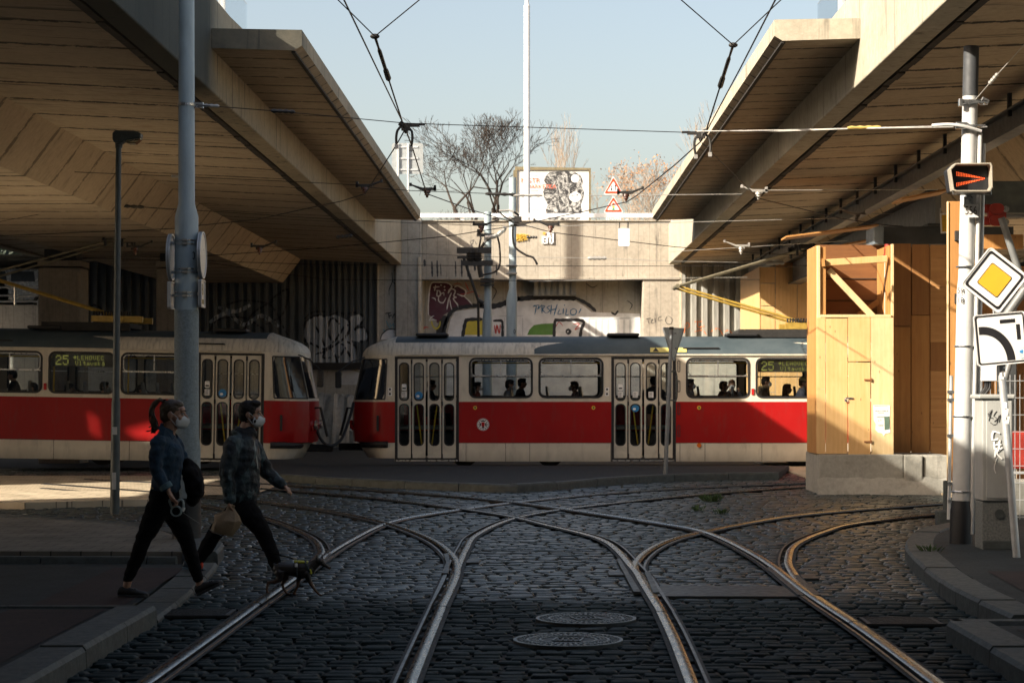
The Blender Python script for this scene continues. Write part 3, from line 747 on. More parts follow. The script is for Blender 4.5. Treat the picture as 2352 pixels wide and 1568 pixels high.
# maroon throw-up
blob(RA([(1510,750),(1505,640),(1520,480),(1535,390),(1580,378),(1760,390),(1800,420),(1870,430),(1940,480),(1930,540),(1990,600),(2030,660),(1850,690),(1740,730),(1690,760),(1620,860),(1560,800)]), PM, lay=0)
s = Strokes(DR, 1, PW)
for l in ([(1510,760),(1508,640),(1525,450),(1550,385),(1600,378),(1730,385),(1785,430),(1750,470),(1740,510)],[(1815,440),(1845,420),(1900,445),(1950,485),(1925,540),(1845,515)],[(1740,510),(1780,455),(1825,480),(1805,540),(1840,555),(1800,570),(1850,640),(1860,680)],[(1780,500),(1745,590),(1725,700)],[(1760,580),(1770,650),(1785,700)],[(1930,545),(1990,600),(2035,660)],[(1595,410),(1580,480)],[(1565,440),(1640,430)],[(1615,470),(1610,540),(1650,530),(1640,480),(1600,475)],[(1650,520),(1690,500),(1690,535)],[(1630,540),(1630,600),(1680,620),(1715,560)],[(1550,560),(1585,570),(1595,595)],[(1690,440),(1705,425)],[(1690,470),(1710,468)],[(1655,405),(1660,420)],[(1515,830),(1540,790),(1575,770)],[(1520,830),(1570,815),(1605,830)]):
    s.st(RA(l), 3)
s.done()
s = Strokes(DR, 2, PY); s.st(RA([(1545,830),(1560,890),(1600,925),(1640,890),(1645,835)]), 4); s.done()
s = Strokes(DR, 1, PR); s.st(RA([(1440,940),(1470,905),(1510,910)]), 4).st(RA([(1880,520),(1960,510),(2040,490),(2110,550)]), 2).st(RA([(1940,380),(1990,490)]), 2).st(RA([(1800,410),(1850,390),(1900,410)]), 2); s.done()
blob(RA([(1440,560),(1480,560),(1490,650),(1455,700),(1438,690)]), PBL, DW-.15-.0, 3) if False else None
# tags on the left pier
LP = DW-.02
s = Strokes(LP, 1, PK)
for l in ([(1080,260),(1085,370),(1060,430),(1045,480),(1050,535)],[(1100,240),(1185,235),(1180,300),(1130,345),(1085,345)],[(1085,365),(1150,430),(1190,470)],[(1260,410),(1235,520),(1180,590),(1158,660)],[(1255,415),(1255,520),(1285,620),(1320,560),(1335,430),(1310,420)]): s.st(RA(l), 1.8)
for l in ([(1000,745),(1070,735)],[(1040,740),(1050,805)],[(1045,772),(1080,765)],[(1085,800),(1110,745),(1125,800)],[(1130,800),(1138,750),(1155,785),(1170,745),(1180,795)],[(1215,750),(1190,770),(1195,795),(1222,790),(1222,755)],[(1230,745),(1262,738),(1225,800),(1272,797)]): s.st(RA(l), 2.4)
for l in ([(1105,855),(1120,820),(1130,850)],[(1155,822),(1140,835),(1155,852)],[(1180,822),(1165,835),(1180,850)],[(1195,850),(1195,825),(1210,828),(1198,838),(1215,850)]): s.st(RA(l), 1)
s.st(RA([(1340,570),(1375,550),(1385,600),(1350,640),(1310,730)]), 2).st(RA([(1345,640),(1375,700),(1390,750)]), 2)
s.done()
s = Strokes(LP, 0, PT)
for l in ([(1010,830),(1040,890),(1070,930)],[(1055,850),(1070,900),(1100,860),(1100,930)],[(1130,860),(1150,910),(1180,865)],[(1200,860),(1215,920)],[(1300,850),(1290,900),(1240,920)],[(980,930),(1000,960)]): s.st(RA(l), 2)
s.done()
blob(RA([(950,1050),(960,1000),(1000,950),(1060,930),(1120,935),(1165,975),(1190,950),(1240,950),(1262,1000),(1250,1050)]), PW, LP, 0)
s = Strokes(LP, 2, PK); s.st(RA([(945,1050),(965,990),(1020,940),(1080,928),(1140,945),(1170,1000)]), 2.5).st(RA([(1165,975),(1200,945),(1250,960),(1262,1010)]), 2.5); s.done()
# big loops on the ribbed cladding
LC = DW-.06
def loops_fill(pts, m, lay):
    D = LC; p = [(px(x, D), pz(y, D)) for x, y in pts]; xs = np.arange(min(q[0] for q in p), max(q[0] for q in p), .02); mb = MB()
    for xa in xs:
        for xx in (xa,):
            zs = []
            for (x0, z0), (x1, z1) in zip(p, p[1:]+p[:1]):
                if (x0 <= xx < x1) or (x1 <= xx < x0): zs.append(z0+(z1-z0)*(xx-x0)/(x1-x0))
            zs.sort()
            for a, b in zip(zs[::2], zs[1::2]):
                y0, y1 = wall_y(xx, D, lay), wall_y(xx+.02, D, lay)
                mb.add([(xx, y0, a), (xx+.02, y1, a), (xx+.02, y1, b), (xx, y0, b)], [(0,1,2,3)])
    return mb.build('graffiti', m, WALL, fix=False)
loops_fill(RA([(40,950),(60,860),(130,790),(230,770),(330,780),(400,760),(470,780),(560,830),(590,780),(700,750),(745,800),(690,880),(640,930),(740,910),(790,960),(790,1050),(700,1080),(600,1060),(640,1150),(660,1240),(650,1370),(100,1370),(40,1300),(110,1120),(40,1030)]), PGY, 0)
s = Strokes(LC, 1, PK)
for l in ([(170,880),(230,980),(290,1130)],[(50,810),(130,740),(220,720),(295,725)],[(300,780),(180,770),(80,830),(38,930),(50,1050),(160,1110),(300,1160),(420,1050),(520,900),(590,880)],[(345,770),(440,735),(520,760),(580,850),(570,960),(500,1050),(300,1180),(180,1220)],[(400,1100),(340,1000),(330,880),(380,800),(470,870)],[(560,750),(650,735),(730,770),(740,830),(640,935),(720,905),(785,950),(790,1060),(660,1070)],[(480,1100),(530,1140),(450,1270)],[(360,1160),(420,1260),(450,1380)],[(300,1170),(270,1260),(360,1260)],[(530,1150),(590,1250),(600,1330)],[(540,1070),(640,1120),(670,1170)],[(40,1140),(60,1250),(40,1370)],[(30,1150),(100,1080),(20,1060)]): s.st(RA(l), 5.2)
s.done()
# looser dark loops on the cladding farther left
s = Strokes(DW-.05, 1, PK)
for l in ([(475,770),(500,735),(560,730),(610,760)],[(520,700),(560,690),(620,700),(645,740),(660,770)],[(560,760),(580,720),(630,690)],[(620,690),(660,665),(650,720),(610,745)],[(205,760),(200,720),(215,700),(240,720),(238,760)]): s.st(l, 4)
s.done()
s = Strokes(DW, 1, PK)
for x, y0, y1, w_ in ((992,600,638,4),(1004,598,636,4),(1012,606,634,2),(1046,600,636,3),(1060,596,638,4),(1074,600,638,4),(1090,604,622,5),(975,596,612,5),(1140,606,632,3),(1105,600,630,3)): s.st([(x, y0), (x+1, y1)], w_)
s.done()
s = Strokes(DW-.05, 0, PGY)
for l in ([(480,740),(520,720),(560,745),(600,725),(640,750)],[(500,705),(540,715),(575,700)],[(210,740),(225,715),(240,745)]): s.st(l, 9)
s.done()
s = Strokes(DR, 3, PK)
for l in ([(1125,655),(1140,668),(1130,690)],[(1440,690),(1452,700),(1446,712)],[(1345,650),(1360,660),(1372,655)]): s.st(l, 2)
s.done()
# tags on the right pier and right cladding
s = Strokes(DW+.01, 1, PK)
for l in ([(1785,590),(1840,580)],[(1805,585),(1818,640)],[(1835,610),(1860,590),(1840,630),(1870,632)],[(1880,575),(1885,625)],[(1955,560),(1920,575),(1915,605),(1960,600)],[(2010,560),(1990,600),(2010,640),(2050,640),(2060,590),(2020,555)]): s.st(RB(l), 1.3)
s.done()
s = Strokes(DW-.02, 1, PO)
R6 = lambda pts: [(1493+x*.3652, 516.8+y*.3652) for x, y in pts]
for l in ([(215,680),(225,620),(245,615),(248,640),(222,650)],[(280,608),(330,605)],[(300,606),(305,640),(345,635)],[(280,670),(330,660),(355,690)],[(380,670),(430,648),(460,690)],[(470,670),(500,660),(520,690)],[(560,690),(620,680)]): s.st(R6(l), 2.6)
s.done()
s = Strokes(DW-.12, 1, PK); RC = RA
for l in ([(560,1560),(570,1480),(600,1560),(615,1480)],[(650,1490),(640,1560),(670,1560)],[(640,1520),(665,1515)],[(645,1490),(675,1485)]): s.st(RC(l), 2.6)
s.done()
blob(RA([(420,1480),(500,1470),(490,1420),(560,1400),(700,1440),(700,1580),(430,1580)]), PGY, DW-.12, 0)
# raised street-art reliefs on the beam
def relief(name, label, boxes, m, dep=.05):
    mb = MB()
    for x0, x1, y0, y1 in boxes:
        a, b = px(x0), px(x1); mb.box(((a+b)/2, DW-dep/2-.002, (pz(y0)+pz(y1))/2), (b-a, dep, abs(pz(y0)-pz(y1))))
    return tag(mb.build(name, m, bevel=.008), label, 'street art')
mb = MB(); rng = random.Random(4)
for i in range(26):
    a = rng.uniform(0, 6.28); c = Vector((px(rng.uniform(1188,1213)), DW-.03, pz(rng.uniform(540,552))))
    mb.tube([c+Vector((math.cos(a+q)*.05, rng.uniform(-.02,.02), math.sin(a+q)*.035)) for q in (0,1.2,2.4,3.6,4.8)], .016, 6)
tag(mb.build('street_art_relief', mat('ochre relief', (.55,.36,.05), .5), smooth=True), 'crumpled ochre yellow relief stuck on the concrete beam', 'street art')
relief('street_art_relief', 'white maze-like relief stuck on the concrete beam', [(1245,1249,545,560),(1245,1258,557,560.5),(1255,1258.5,545,560),(1245,1258,543.5,547),(1258,1262,535,546),(1258,1270,533,537),(1268,1272,533,561),(1262,1272,557,561),(1262,1265.5,540,561),(1262,1267,545,548),(1251,1254,550,554)], mat('white relief', (.85,.85,.84), .5, var=.05))
mb = MB(); mb.cyl((px(1250), DW-.035, pz(536)), (px(1250), DW-.002, pz(536)), .045, 16); tag(mb.build('disc_relief', mat('orange relief', (.7,.33,.06), .5)), 'small orange disc stuck above the white relief', 'street art')
# ---------------------------------------------------------------- upper street behind the wall
UZ = 5.95
mb = MB(); mb.add([(-400,63.1,UZ),(400,63.1,UZ),(1500,2500,UZ+3),(-1500,2500,UZ+3)], [(0,1,2,3)]); struct(mb.build('upper_street', M_DUST))
mb = MB(); mb.box((px(1262), 62.2, UZ+.30), (12, 2.2, .06)); 
M_WHITE = mat('white painted steel', (.80,.81,.81), .4, var=.08, scale=3, bump=.03)
M_GALV = mat('galvanised steel', (.62,.64,.65), .38, metal=.55, var=.12, scale=6, bump=.05)
M_BLK = mat('black paint', (.018,.018,.02), .5, scale=8)
def guard():
    t = thing('guard_rail', (0, 62.0, 6.7), 'white steel guard rail along the top of the retaining wall', 'guard rail')
    D = 61.6
    mb = MB(); a, b = P(905, 495, D), P(1500, 495, D); mb.bar(a, b, .06, .13); mb.bar(b, P(1590, 503, 60.4), .06, .13); mb.build('rail', M_WHITE, t, bevel=.01)
    for x in (1062, 1190, 1330, 1440, 1545): 
        mb = MB(); mb.box((px(x, D), D+.06, 6.85), (.09, .06, .5)); mb.build('post', M_WHITE, t)
guard()
def mast():
    t = thing('lamp_mast', P(1210.5, 508, 66), 'tall white steel mast rising in front of the billboard', 'mast')
    mb = MB(); x = px(1210.5, 66)
    mb.tube([(x, 66, UZ-.2), (x, 66, pz(14, 66))], [.105, .098], 20, False); mb.tube([(x, 66, pz(14, 66)), (x, 66, pz(8, 66))], [.098, .066], 20, False); mb.tube([(x, 66, pz(8, 66)), (x, 66, pz(-60, 66))], [.066, .06], 20); mb.build('pole', M_WHITE, t, smooth=True)
    mb = MB(); mb.cyl((x, 66, pz(16, 66)), (x, 66, pz(14, 66)), .106, 20); mb.build('collar', M_WHITE, t)
mast()
def deck_lamp():                       # stands on the left viaduct; its shadow falls on the sunny beam
    x, y = -9.27, 54.0
    t = thing('street_lamp', (x, y, 6), 'tall street lamp standing on the left viaduct, shadow on the wall', 'street lamp')
    mb = MB(); mb.tube([(x, y, 5.9), (x, y, 15)], [.17, .14], 16); mb.build('pole', M_WHITE, t, smooth=True)
    mb = MB(); mb.bar((x, y, 15), (x+1.4, y, 15.2), .08, .08); mb.build('arm', M_WHITE, t)
    mb = MB(); mb.box((x+1.6, y, 15.2), (.6, .25, .12)); mb.build('lamp_head', M_GALV, t, bevel=.03)
deck_lamp()
def billboard():
    D = 70; t = thing('billboard', P(1270, 510, D), 'framed billboard poster with red lettering and a dark collage', 'billboard')
    x0, x1 = px(1188, D), px(1352, D); z0, z1 = UZ-.1, pz(391, D)
    M_BF = mat('bronze frame', (.24,.20,.12), .45, metal=.4)
    fr = FRONT(0, D, 0); mb = MB()
    frame_loop(mb, [(x0-.08,z0),(x1+.08,z0),(x1+.08,z1+.07),(x0-.08,z1+.12)], [(x0,z0+.1),(x1,z0+.1),(x1,z1),(x0,z1)], fr, -.12, .05); mb.build('frame', M_BF, t)
    mb = MB(); mb.box((x0-.11, D+.25, (z0+z1)/2), (.05, .6, z1-z0)); mb.build('side_case', M_BF, t)
    mb = MB(); mb.box(((x0+x1)/2, D+.03, (z0+z1)/2), (x1-x0, .04, z1-z0)); mb.build('poster', mat('poster paper', (.78,.77,.74), .6, var=.05, scale=1.5), t)
    # generic dark collage silhouette
    m, nt, b, out = new_mat('collage ink'); k = NB(nt); co2 = k.coord('Object')
    c = k.ramp(k.noise(co2, 4.5, 6, .72, 1.8), .47, .66, (.025,.025,.027), (.62,.62,.60)); k.set(b.inputs['Base Color'], c); b.inputs['Roughness'].default_value = .7
    sil = [(1252,404),(1262,396),(1290,393),(1318,394),(1333,402),(1338,415),(1336,428),(1341,440),(1339,455),(1333,470),(1336,485),(1330,500),(1335,509),(1262,509),(1256,494),(1253,482),(1258,470),(1250,455),(1247,440),(1255,425),(1249,415)]
    mb = MB(); mb.add([(px(x, D), D-.004, pz(y, D)) for x, y in sil], [tuple(range(len(sil)))]); mb.build('collage', m, t, fix=False)
    mb = MB(); n = 24; mb.add([(px(1321+9.5*math.cos(i*6.283/n), D), D-.008, pz(410+9.5*math.sin(i*6.283/n), D)) for i in range(n)], [tuple(range(n))])
    mb.add([(px(1321+14*math.cos(i*6.283/n), D), D-.007, pz(452+12*math.sin(i*6.283/n), D)) for i in range(n)], [tuple(range(n))])
    mb.build('pale_shape', mat('print white', (.70,.70,.69), .6), t, fix=False)
    mb = MB()
    for x, y, r in ((1315,449,2.2),(1326,448,2.2),(1321,456,1.4)): mb.add([(px(x+r*math.cos(i*.7854), D), D-.011, pz(y+.7*r*math.sin(i*.7854), D)) for i in range(8)], [tuple(range(8))])
    for sx in (-1, 1): mb.add([(px(1321+sx*13, D), D-.010, pz(446, D)), (px(1321+sx*12, D), D-.010, pz(434, D)), (px(1321+sx*5, D), D-.010, pz(442, D))], [(0,1,2)])
    mb.build('print_marks', M_BLK, t, fix=False)
    M_RT = mat('poster red', (.72,.16,.09), .6, var=.05)
    for s_, x, y, h in (('MISTR', 1226, 415, .20), ('MARKÉTKA', 1243, 429, .165)):
        text_obj(s_, h*1.25, 'lettering', FRONT(px(x, D)+(-.12 if h > .19 else 0), D-.012, pz(y, D)), M_RT, t)
    mb = MB()
    for y in (402, 437, 441, 446, 480): mb = MB(); mb.box((px(1227, D), D-.006, pz(y, D)), (.28, .008, .018)); mb.build('small_print', M_GALV, t)
billboard()
M_SRED = mat('sign red', (.60,.055,.015), .4, var=.04, bump=0); M_SWHT = mat('sign white', (.70,.70,.68), .4, var=.05, bump=0); M_SBLK = mat('sign black', (.015,.015,.017), .45, var=.05, bump=0)
M_SYEL = mat('sign yellow', (.70,.37,.03), .4, var=.06, bump=0); M_SGRN = mat('sign green', (.05,.35,.22), .4); M_SBACK = mat('sign back grey', (.34,.37,.38), .5, metal=.4, var=.12, scale=8)
def rpoly(pts, r, n=4):
    "round the corners of a polygon"
    out = []; m = len(pts)
    for i in range(m):
        p = Vector((*pts[i], 0)); a = (Vector((*pts[i-1], 0))-p).normalized(); b = (Vector((*pts[(i+1) % m], 0))-p).normalized()
        for j in range(n+1):
            t = j/n; q0, q2 = p+a*r, p+b*r
            q = q0*(1-t)**2+p*2*t*(1-t)+q2*t*t; out.append((q.x, q.y))
    return out
def plate_of(poly, fr, w0, w1, name, m, parent):
    mb = MB(); mb.prism(poly, lambda u, v, w: fr(u, v, w0+w), w1-w0); return mb.build(name, m, parent)
def up_signs():
    D = 64.5; t = thing('road_sign', P(1409, 510, D), 'pair of red triangle warning signs above a 50m plate behind the wall', 'road sign')
    mb = MB(); mb.cyl((px(1409, D), D+.06, UZ-.1), (px(1409, D), D+.06, pz(406, D)), .035, 10); mb.build('post', M_GALV, t)
    for yt, yb in ((405, 447), (450, 489)):
        fr = FRONT(px(1409, D), D, pz(yb, D)); h = (yb-yt)/F*D; w_ = 23.2/F*D
        plate_of(rpoly([(-w_,0),(w_,0),(0,h)], .07), fr, 0, .012, 'triangle', M_SWHT, t)
        plate_of(rpoly([(-w_*.91,h*.045),(w_*.91,h*.045),(0,h*.94)], .06), fr, .012, .015, 'border', M_SRED, t)
        plate_of(rpoly([(-w_*.62,h*.17),(w_*.62,h*.17),(0,h*.72)], .03), fr, .015, .018, 'face', M_SWHT, t)
        if yt == 405:
            mb = MB()
            for x, up in ((-.06,-1),(.06,1)):
                mb.prism([(x-.012,h*.24),(x+.012,h*.24),(x+.012,h*.5),(x-.012,h*.5)], lambda u, v, w: fr(u, v, .018+w), .003)
                tip, bs = (h*.56, h*.44) if up > 0 else (h*.19, h*.31)
                mb.prism([(x-.035,bs),(x+.035,bs),(x,tip)], lambda u, v, w: fr(u, v, .0185+w), .003)
            mb.build('arrows', M_SBLK, t)
        else:
            for zc, m in ((.52, M_SRED), (.35, M_SYEL), (.21, M_SGRN)):
                mb = MB(); mb.cyl(fr(0, h*zc, .018), fr(0, h*zc, .021), .042, 14); mb.build('lamp_dot', m, t)
    fr = FRONT(px(1409, D), D, pz(505, D)); plate_of(rrect(-.24,-.12,.24,.10,.02), fr, 0, .012, 'distance_plate', M_SWHT, t)
    text_obj('|50m|', .20, 'lettering', FRONT(px(1409, D), D-.013, pz(504.5, D)), mat('sign teal', (.02,.16,.17), .5), t, sx=.95)
up_signs()
def sign_back():
    D = 66; t = thing('road_sign', P(927, 495, D), 'large grey sign seen from behind on two posts, left of the trees', 'road sign')
    fr = FRONT(0, D, 0); plate_of(rrect(px(900, D), pz(400, D), px(972, D), pz(329, D), .08), fr, 0, .02, 'panel', M_SBACK, t)
    for x in (915, 938):
        mb = MB(); mb.cyl((px(x, D), D-.06, UZ-.1), (px(x, D), D-.06, pz(331, D)), .04, 10); mb.build('post', M_GALV, t)
    mb = MB()
    for y in (338, 364, 390): mb.box((px(936, D), D-.035, pz(y, D)), (.7, .03, .05))
    mb.build('brackets', M_GALV, t)
sign_back()
# ---------------------------------------------------------------- bare winter trees
M_BARK = mat('dark bark', (.035,.026,.02), .9, var=.3, scale=8)
M_BARKP = mat('pale twigs', (.30,.24,.18), .9, var=.3, scale=8)
M_LEAFO = mat('dry orange leaves', (.42,.20,.07), .8, var=.4, scale=12)
def bare_tree(x, D, h, spread, seed, m, label, lv=6, leaves=0, narrow=False, trunk=.20, fork=0):
    rng = random.Random(seed); base = Vector((px(x, D), D, UZ-.1)); t = thing('bare_tree', base, label, 'tree', 'bare trees behind the wall')
    tr, cr, lf = MB(), MB(), MB(); tips = []
    def grow(p, d, L, r, l):
        n = 3 if l < 3 else 2; pts = [p]; q = p
        for i in range(n):
            wob = .16 if l > 0 else .06
            d = (d+Vector((rng.uniform(-1,1), rng.uniform(-1,1), rng.uniform(-.4,.9)))*wob).normalized(); q = q+d*(L/n); pts.append(q)
        r2 = r*.72
        (tr if l == 0 else cr).tube(pts, [r+(r2-r)*i/n for i in range(n+1)], 7 if l < 2 else (5 if l < 4 else 3), False)
        if l >= lv: tips.append(q); return
        kids = rng.choice((2, 3, 3)) if l < min(lv-1, 6) else 2
        for i in range(kids):
            ax = rng.uniform(0, 6.28); an = rng.uniform(.28, .75)*spread*(.8 if i == 0 else 1)
            o = d.orthogonal(); o.rotate(Matrix.Rotation(ax, 3, d))
            nd = (d*math.cos(an)+o*math.sin(an)+Vector((0,0,.13 if not narrow else .5))).normalized()
            if l < 2: nd.y *= .7
            st = pts[-1] if i < 2 else pts[-2]
            grow(st, nd.normalized(), L*rng.uniform(.66, .85), max(.009, r2*rng.uniform(.55, .80)), l+1)
    grow(base, Vector((rng.uniform(-.15,.15), 0, 1)), h*.24, trunk, 0)
    tr.build('trunk', m, t, smooth=True); 
    if leaves:
        for i in range(leaves):
            p = rng.choice(tips)+Vector((rng.gauss(0,.12), rng.gauss(0,.12), rng.gauss(0,.12))); a = Vector((rng.uniform(-1,1), rng.uniform(-1,1), rng.uniform(-1,1)))*.05; b = Vector((rng.uniform(-1,1), rng.uniform(-1,1), rng.uniform(-1,1)))*.05
            lf.add([p, p+a, p+a+b, p+b], [(0,1,2,3)])
        lf.build('dry_leaves', M_LEAFO, t, fix=False)
    cr.build('crown', m, t, fix=False)
bare_tree(1068, 84, 8.4, 1.15, 11, M_BARK, 'dark bare tree left of the white mast, the left one of two', 8, trunk=.21)
bare_tree(1112, 86, 9.4, .95, 23, M_BARK, 'taller dark bare tree just left of the white mast', 8, trunk=.22)
bare_tree(1306, 110, 11.5, .6, 35, M_BARKP, 'pale narrow bare tree rising above the billboard', 6, narrow=True, trunk=.17)
bare_tree(1245, 118, 9.0, .7, 38, M_BARKP, 'faint bare tree right of the white mast', 6, narrow=True, trunk=.12)
bare_tree(1378, 100, 8.2, .8, 41, M_BARKP, 'thin bare tree between the billboard and the triangle signs', 6, leaves=120, trunk=.14)
bare_tree(1468, 92, 7.6, .9, 57, M_BARKP, 'bare tree with orange dry leaves right of the triangle signs', 6, leaves=1500, trunk=.15)
bare_tree(1520, 105, 9.0, .8, 63, M_BARKP, 'bare tree at the edge of the right viaduct, few dry leaves', 6, leaves=350, trunk=.14)
bare_tree(1640, 100, 11.2, .6, 71, M_BARKP, 'thin bare tree peeping over the right viaduct slab', 6, narrow=True, trunk=.14)
bare_tree(1015, 96, 5.2, 1.0, 77, M_BARK, 'small bare tree behind the guard rail, leftmost', 6, trunk=.11)
# ---------------------------------------------------------------- left background: street behind the piers
def left_back():
    D = 66.0
    mb = MB(); a, b = px(-260, D), px(120, D); mb.box(((a+b)/2, D+.3, pz(700, D)/2), (b-a, .6, pz(700, D))); w_ = mb.build('low_wall', M_WALLD, bevel=.02)
    tag(w_, 'low dark retaining wall under the parked cars at far left', 'wall')
    mb = MB(); mb.box(((a+b)/2, D+10, pz(700, D)/2-.1), (b-a+14, 19, pz(700, D))); struct(mb.build('side_street', M_ASPH))
    t = thing('railing', (px(40, D), D+.2, pz(700, D)), 'grey metal railing in front of the parked cars at far left', 'railing')
    mb = MB()
    for y in (659, 678, 692): mb.cyl((a, D+.2, pz(y, D)), (b, D+.2, pz(y, D)), .035, 8)
    mb.build('rails', M_GALV, t)
    for x in (-120, -45, 31, 106):
        mb = MB(); mb.cyl((px(x, D), D+.2, pz(702, D)), (px(x, D), D+.2, pz(658, D)), .045, 8); mb.build('post', M_GALV, t)
    zg = pz(700, D)-.15
    def car(xc, D, zg, L, H, m, label, van=False):
        t = thing('parked_car', (px(xc, D), D, zg), label, 'car', 'parked cars at far left')
        x0 = px(xc, D)-L/2; prof = [(0,.35),(0,.75),(.1,.95),(.22*L,1.05),(.34*L,H*.97),(.5*L,H),(.86*L,H*.97),(.97*L,1.0),(L,.8),(L,.35)] if not van else [(0,.35),(.05,.9),(.14*L,1.15),(.26*L,H*.96),(.4*L,H),(.97*L,H),(L,H*.9),(L,.35)]
        mb = MB(); mb.prism(prof, lambda u, v, w: Vector((x0+u, D+w, zg+v)), 1.75); mb.build('body', m, t, bevel=.08)
        gm = mat('dark window glass', (.03,.04,.05), .1); mb = MB()
        for a_, b_ in ((.33,.52),(.55,.74),(.76,.86)): mb.prism([(L*a_,1.05),(L*b_,1.05),(L*b_-.05,H*.9),(L*a_+(.12 if a_ < .4 else .02),H*.9)], lambda u, v, w: Vector((x0+u, D-.012+w, zg+v)), .02)
        mb.build('window', gm, t)
        for wx in (.18, .80):
            mb = MB(); mb.cyl((x0+wx*L, D-.03, zg+.33), (x0+wx*L, D+.2, zg+.33), .33, 20); wh = mb.build('wheel', M_BLK, t)
            mb = MB(); mb.cyl((x0+wx*L, D-.05, zg+.33), (x0+wx*L, D, zg+.33), .2, 14); mb.build('rim', M_GALV, wh)
        mb = MB(); mb.box((x0+.04, D+.3, zg+.72), (.12, .3, .14)); mb.build('headlight', M_WHITE, t)
    car(10, 68.5, zg, 4.4, 1.55, mat('silver car paint', (.42,.46,.49), .25, metal=.4, var=.05, bump=0, coat=.8), 'silver parked car behind the railing at far left')
    car(20, 71.6, zg, 4.9, 2.0, mat('white car paint', (.72,.74,.75), .25, var=.05, bump=0, coat=.8), 'white van parked behind the silver car at far left', True)
    car(-120, 68.5, zg, 4.3, 1.5, mat('dark car paint', (.05,.06,.08), .25, metal=.4, bump=0, coat=.8), 'dark parked car at the far left edge')
    M_DL = mat('dark evergreen leaves', (.03,.045,.03), .6, var=.5, scale=3)
    rng = random.Random(9)
    for xc, DD, hh, lab in ((-20, 88, 5.5, 'dark leafy tree behind the parked cars, left one'), (62, 92, 6.2, 'dark leafy tree behind the parked cars, nearer the pier'), (-110, 90, 7, 'dark leafy tree at the far left edge')):
        t = thing('leafy_tree', (px(xc, DD), DD, zg), lab, 'tree', 'trees behind the parked cars')
        mb = MB(); mb.tube([(px(xc, DD), DD, zg-.5), (px(xc, DD), DD, zg+hh*.6)], [.16, .06], 8); mb.build('trunk', M_BARK, t)
        mb = MB()
        for i in range(2600):
            p = Vector((px(xc, DD)+rng.gauss(0, 1.2), DD+rng.gauss(0, 1.0), zg+1.2+abs(rng.gauss(hh*.42, hh*.25)))); s_ = rng.uniform(.06, .17)
            a_ = Vector((rng.uniform(-1,1), rng.uniform(-1,1), rng.uniform(-1,1)))*s_; b_ = Vector((rng.uniform(-1,1), rng.uniform(-1,1), rng.uniform(-1,1)))*s_
            mb.add([p-a_, p-b_, p+a_, p+b_], [(0,1,2,3)])
        mb.build('crown', M_DL, t, fix=False)
left_back()
# ---------------------------------------------------------------- trams
def tram_paint():
    m, nt, b, out = new_mat('tram paint red and cream'); k = NB(nt); co = k.coord('Object'); z = k.sep(co)[2]
    band = k.math('MULTIPLY', k.math('GREATER_THAN', z, .538), k.math('LESS_THAN', z, 1.44))
    cream = k.ramp(k.noise(co, 1.3, 5), .3, .7, (.58,.53,.43), (.68,.63,.52)); red = k.ramp(k.noise(co, .9, 5), .3, .7, (.28,.005,.006), (.34,.008,.008))
    c = k.mix(band, cream, red)
    dirt = k.ramp(k.noise(k.coord('Object', (2.4,2.4,.7)), 2.2, 6, .7), .52, .8)
    c = k.mix(k.math('MULTIPLY', dirt, .4), c, (.09,.075,.06))
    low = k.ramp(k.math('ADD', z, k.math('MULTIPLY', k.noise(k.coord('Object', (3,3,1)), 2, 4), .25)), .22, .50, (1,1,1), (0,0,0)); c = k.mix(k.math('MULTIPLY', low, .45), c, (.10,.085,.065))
    k.set(b.inputs['Base Color'], c); b.inputs['Roughness'].default_value = .42; b.inputs['Specular IOR Level'].default_value = .25; b.inputs['Coat Weight'].default_value = .16; b.inputs['Coat Roughness'].default_value = .15
    k.set(b.inputs['Normal'], k.bump(k.noise(co, 1.4, 3), .10, .04)); return m
def tram_roof():
    m, nt, b, out = new_mat('tram roof coat'); k = NB(nt); co = k.coord('Object'); s = k.sep(co)
    # grey mat over the whole roof crown and down to the gutter in the middle of the car
    zx = k.math('ABSOLUTE', k.math('SUBTRACT', s[0], 7.18))
    mid = k.math('LESS_THAN', k.math('ADD', k.math('SUBTRACT', zx, 3.18), k.math('MULTIPLY', k.math('MAXIMUM', k.math('SUBTRACT', s[2], 2.58), 0), k.math('MULTIPLY', k.math('MAXIMUM', k.math('SUBTRACT', s[2], 2.58), 0), 24))), 0)
    top = k.math('MULTIPLY', k.math('GREATER_THAN', s[2], 2.745), k.math('LESS_THAN', zx, 6.25))
    g = k.math('MAXIMUM', mid, top)
    stn = k.noise(k.coord('Object', (9,2,1.2)), 1.6, 6, .7)
    cream = k.mix(k.math('MULTIPLY', k.ramp(stn, .47, .75), .7), k.ramp(k.noise(co, 2, 4), .3, .7, (.50,.47,.39), (.62,.58,.49)), (.09,.09,.085))
    grey = k.ramp(k.noise(co, 1.1, 6, .65), .3, .7, (.040,.060,.072), (.080,.103,.116))
    k.set(b.inputs['Base Color'], k.mix(g, cream, grey)); b.inputs['Roughness'].default_value = .62; b.inputs['Specular IOR Level'].default_value = .22
    k.set(b.inputs['Normal'], k.bump(k.noise(co, 7, 5), .2, .01)); return m
M_TP, M_TR = tram_paint(), tram_roof()
M_RUB = mat('black rubber', (.014,.014,.015), .55, var=.1, bump=0)
M_TIN = mat('dark tram interior', (.16,.15,.13), .8, scale=3)
M_TINL = mat('pale interior panel', (.45,.43,.39), .7, scale=3)
M_UND = mat('sooty underframe', (.02,.019,.018), .85, scale=6)
M_TGL = glass_mat('tram window glass', (.90,.92,.92), .8)
M_TGD = mat('dark cab glass', (.012,.014,.017), .06, var=.05, bump=0, spec=.8)
M_CHR = mat('brushed aluminium', (.60,.60,.58), .3, metal=.9, var=.1, bump=0)
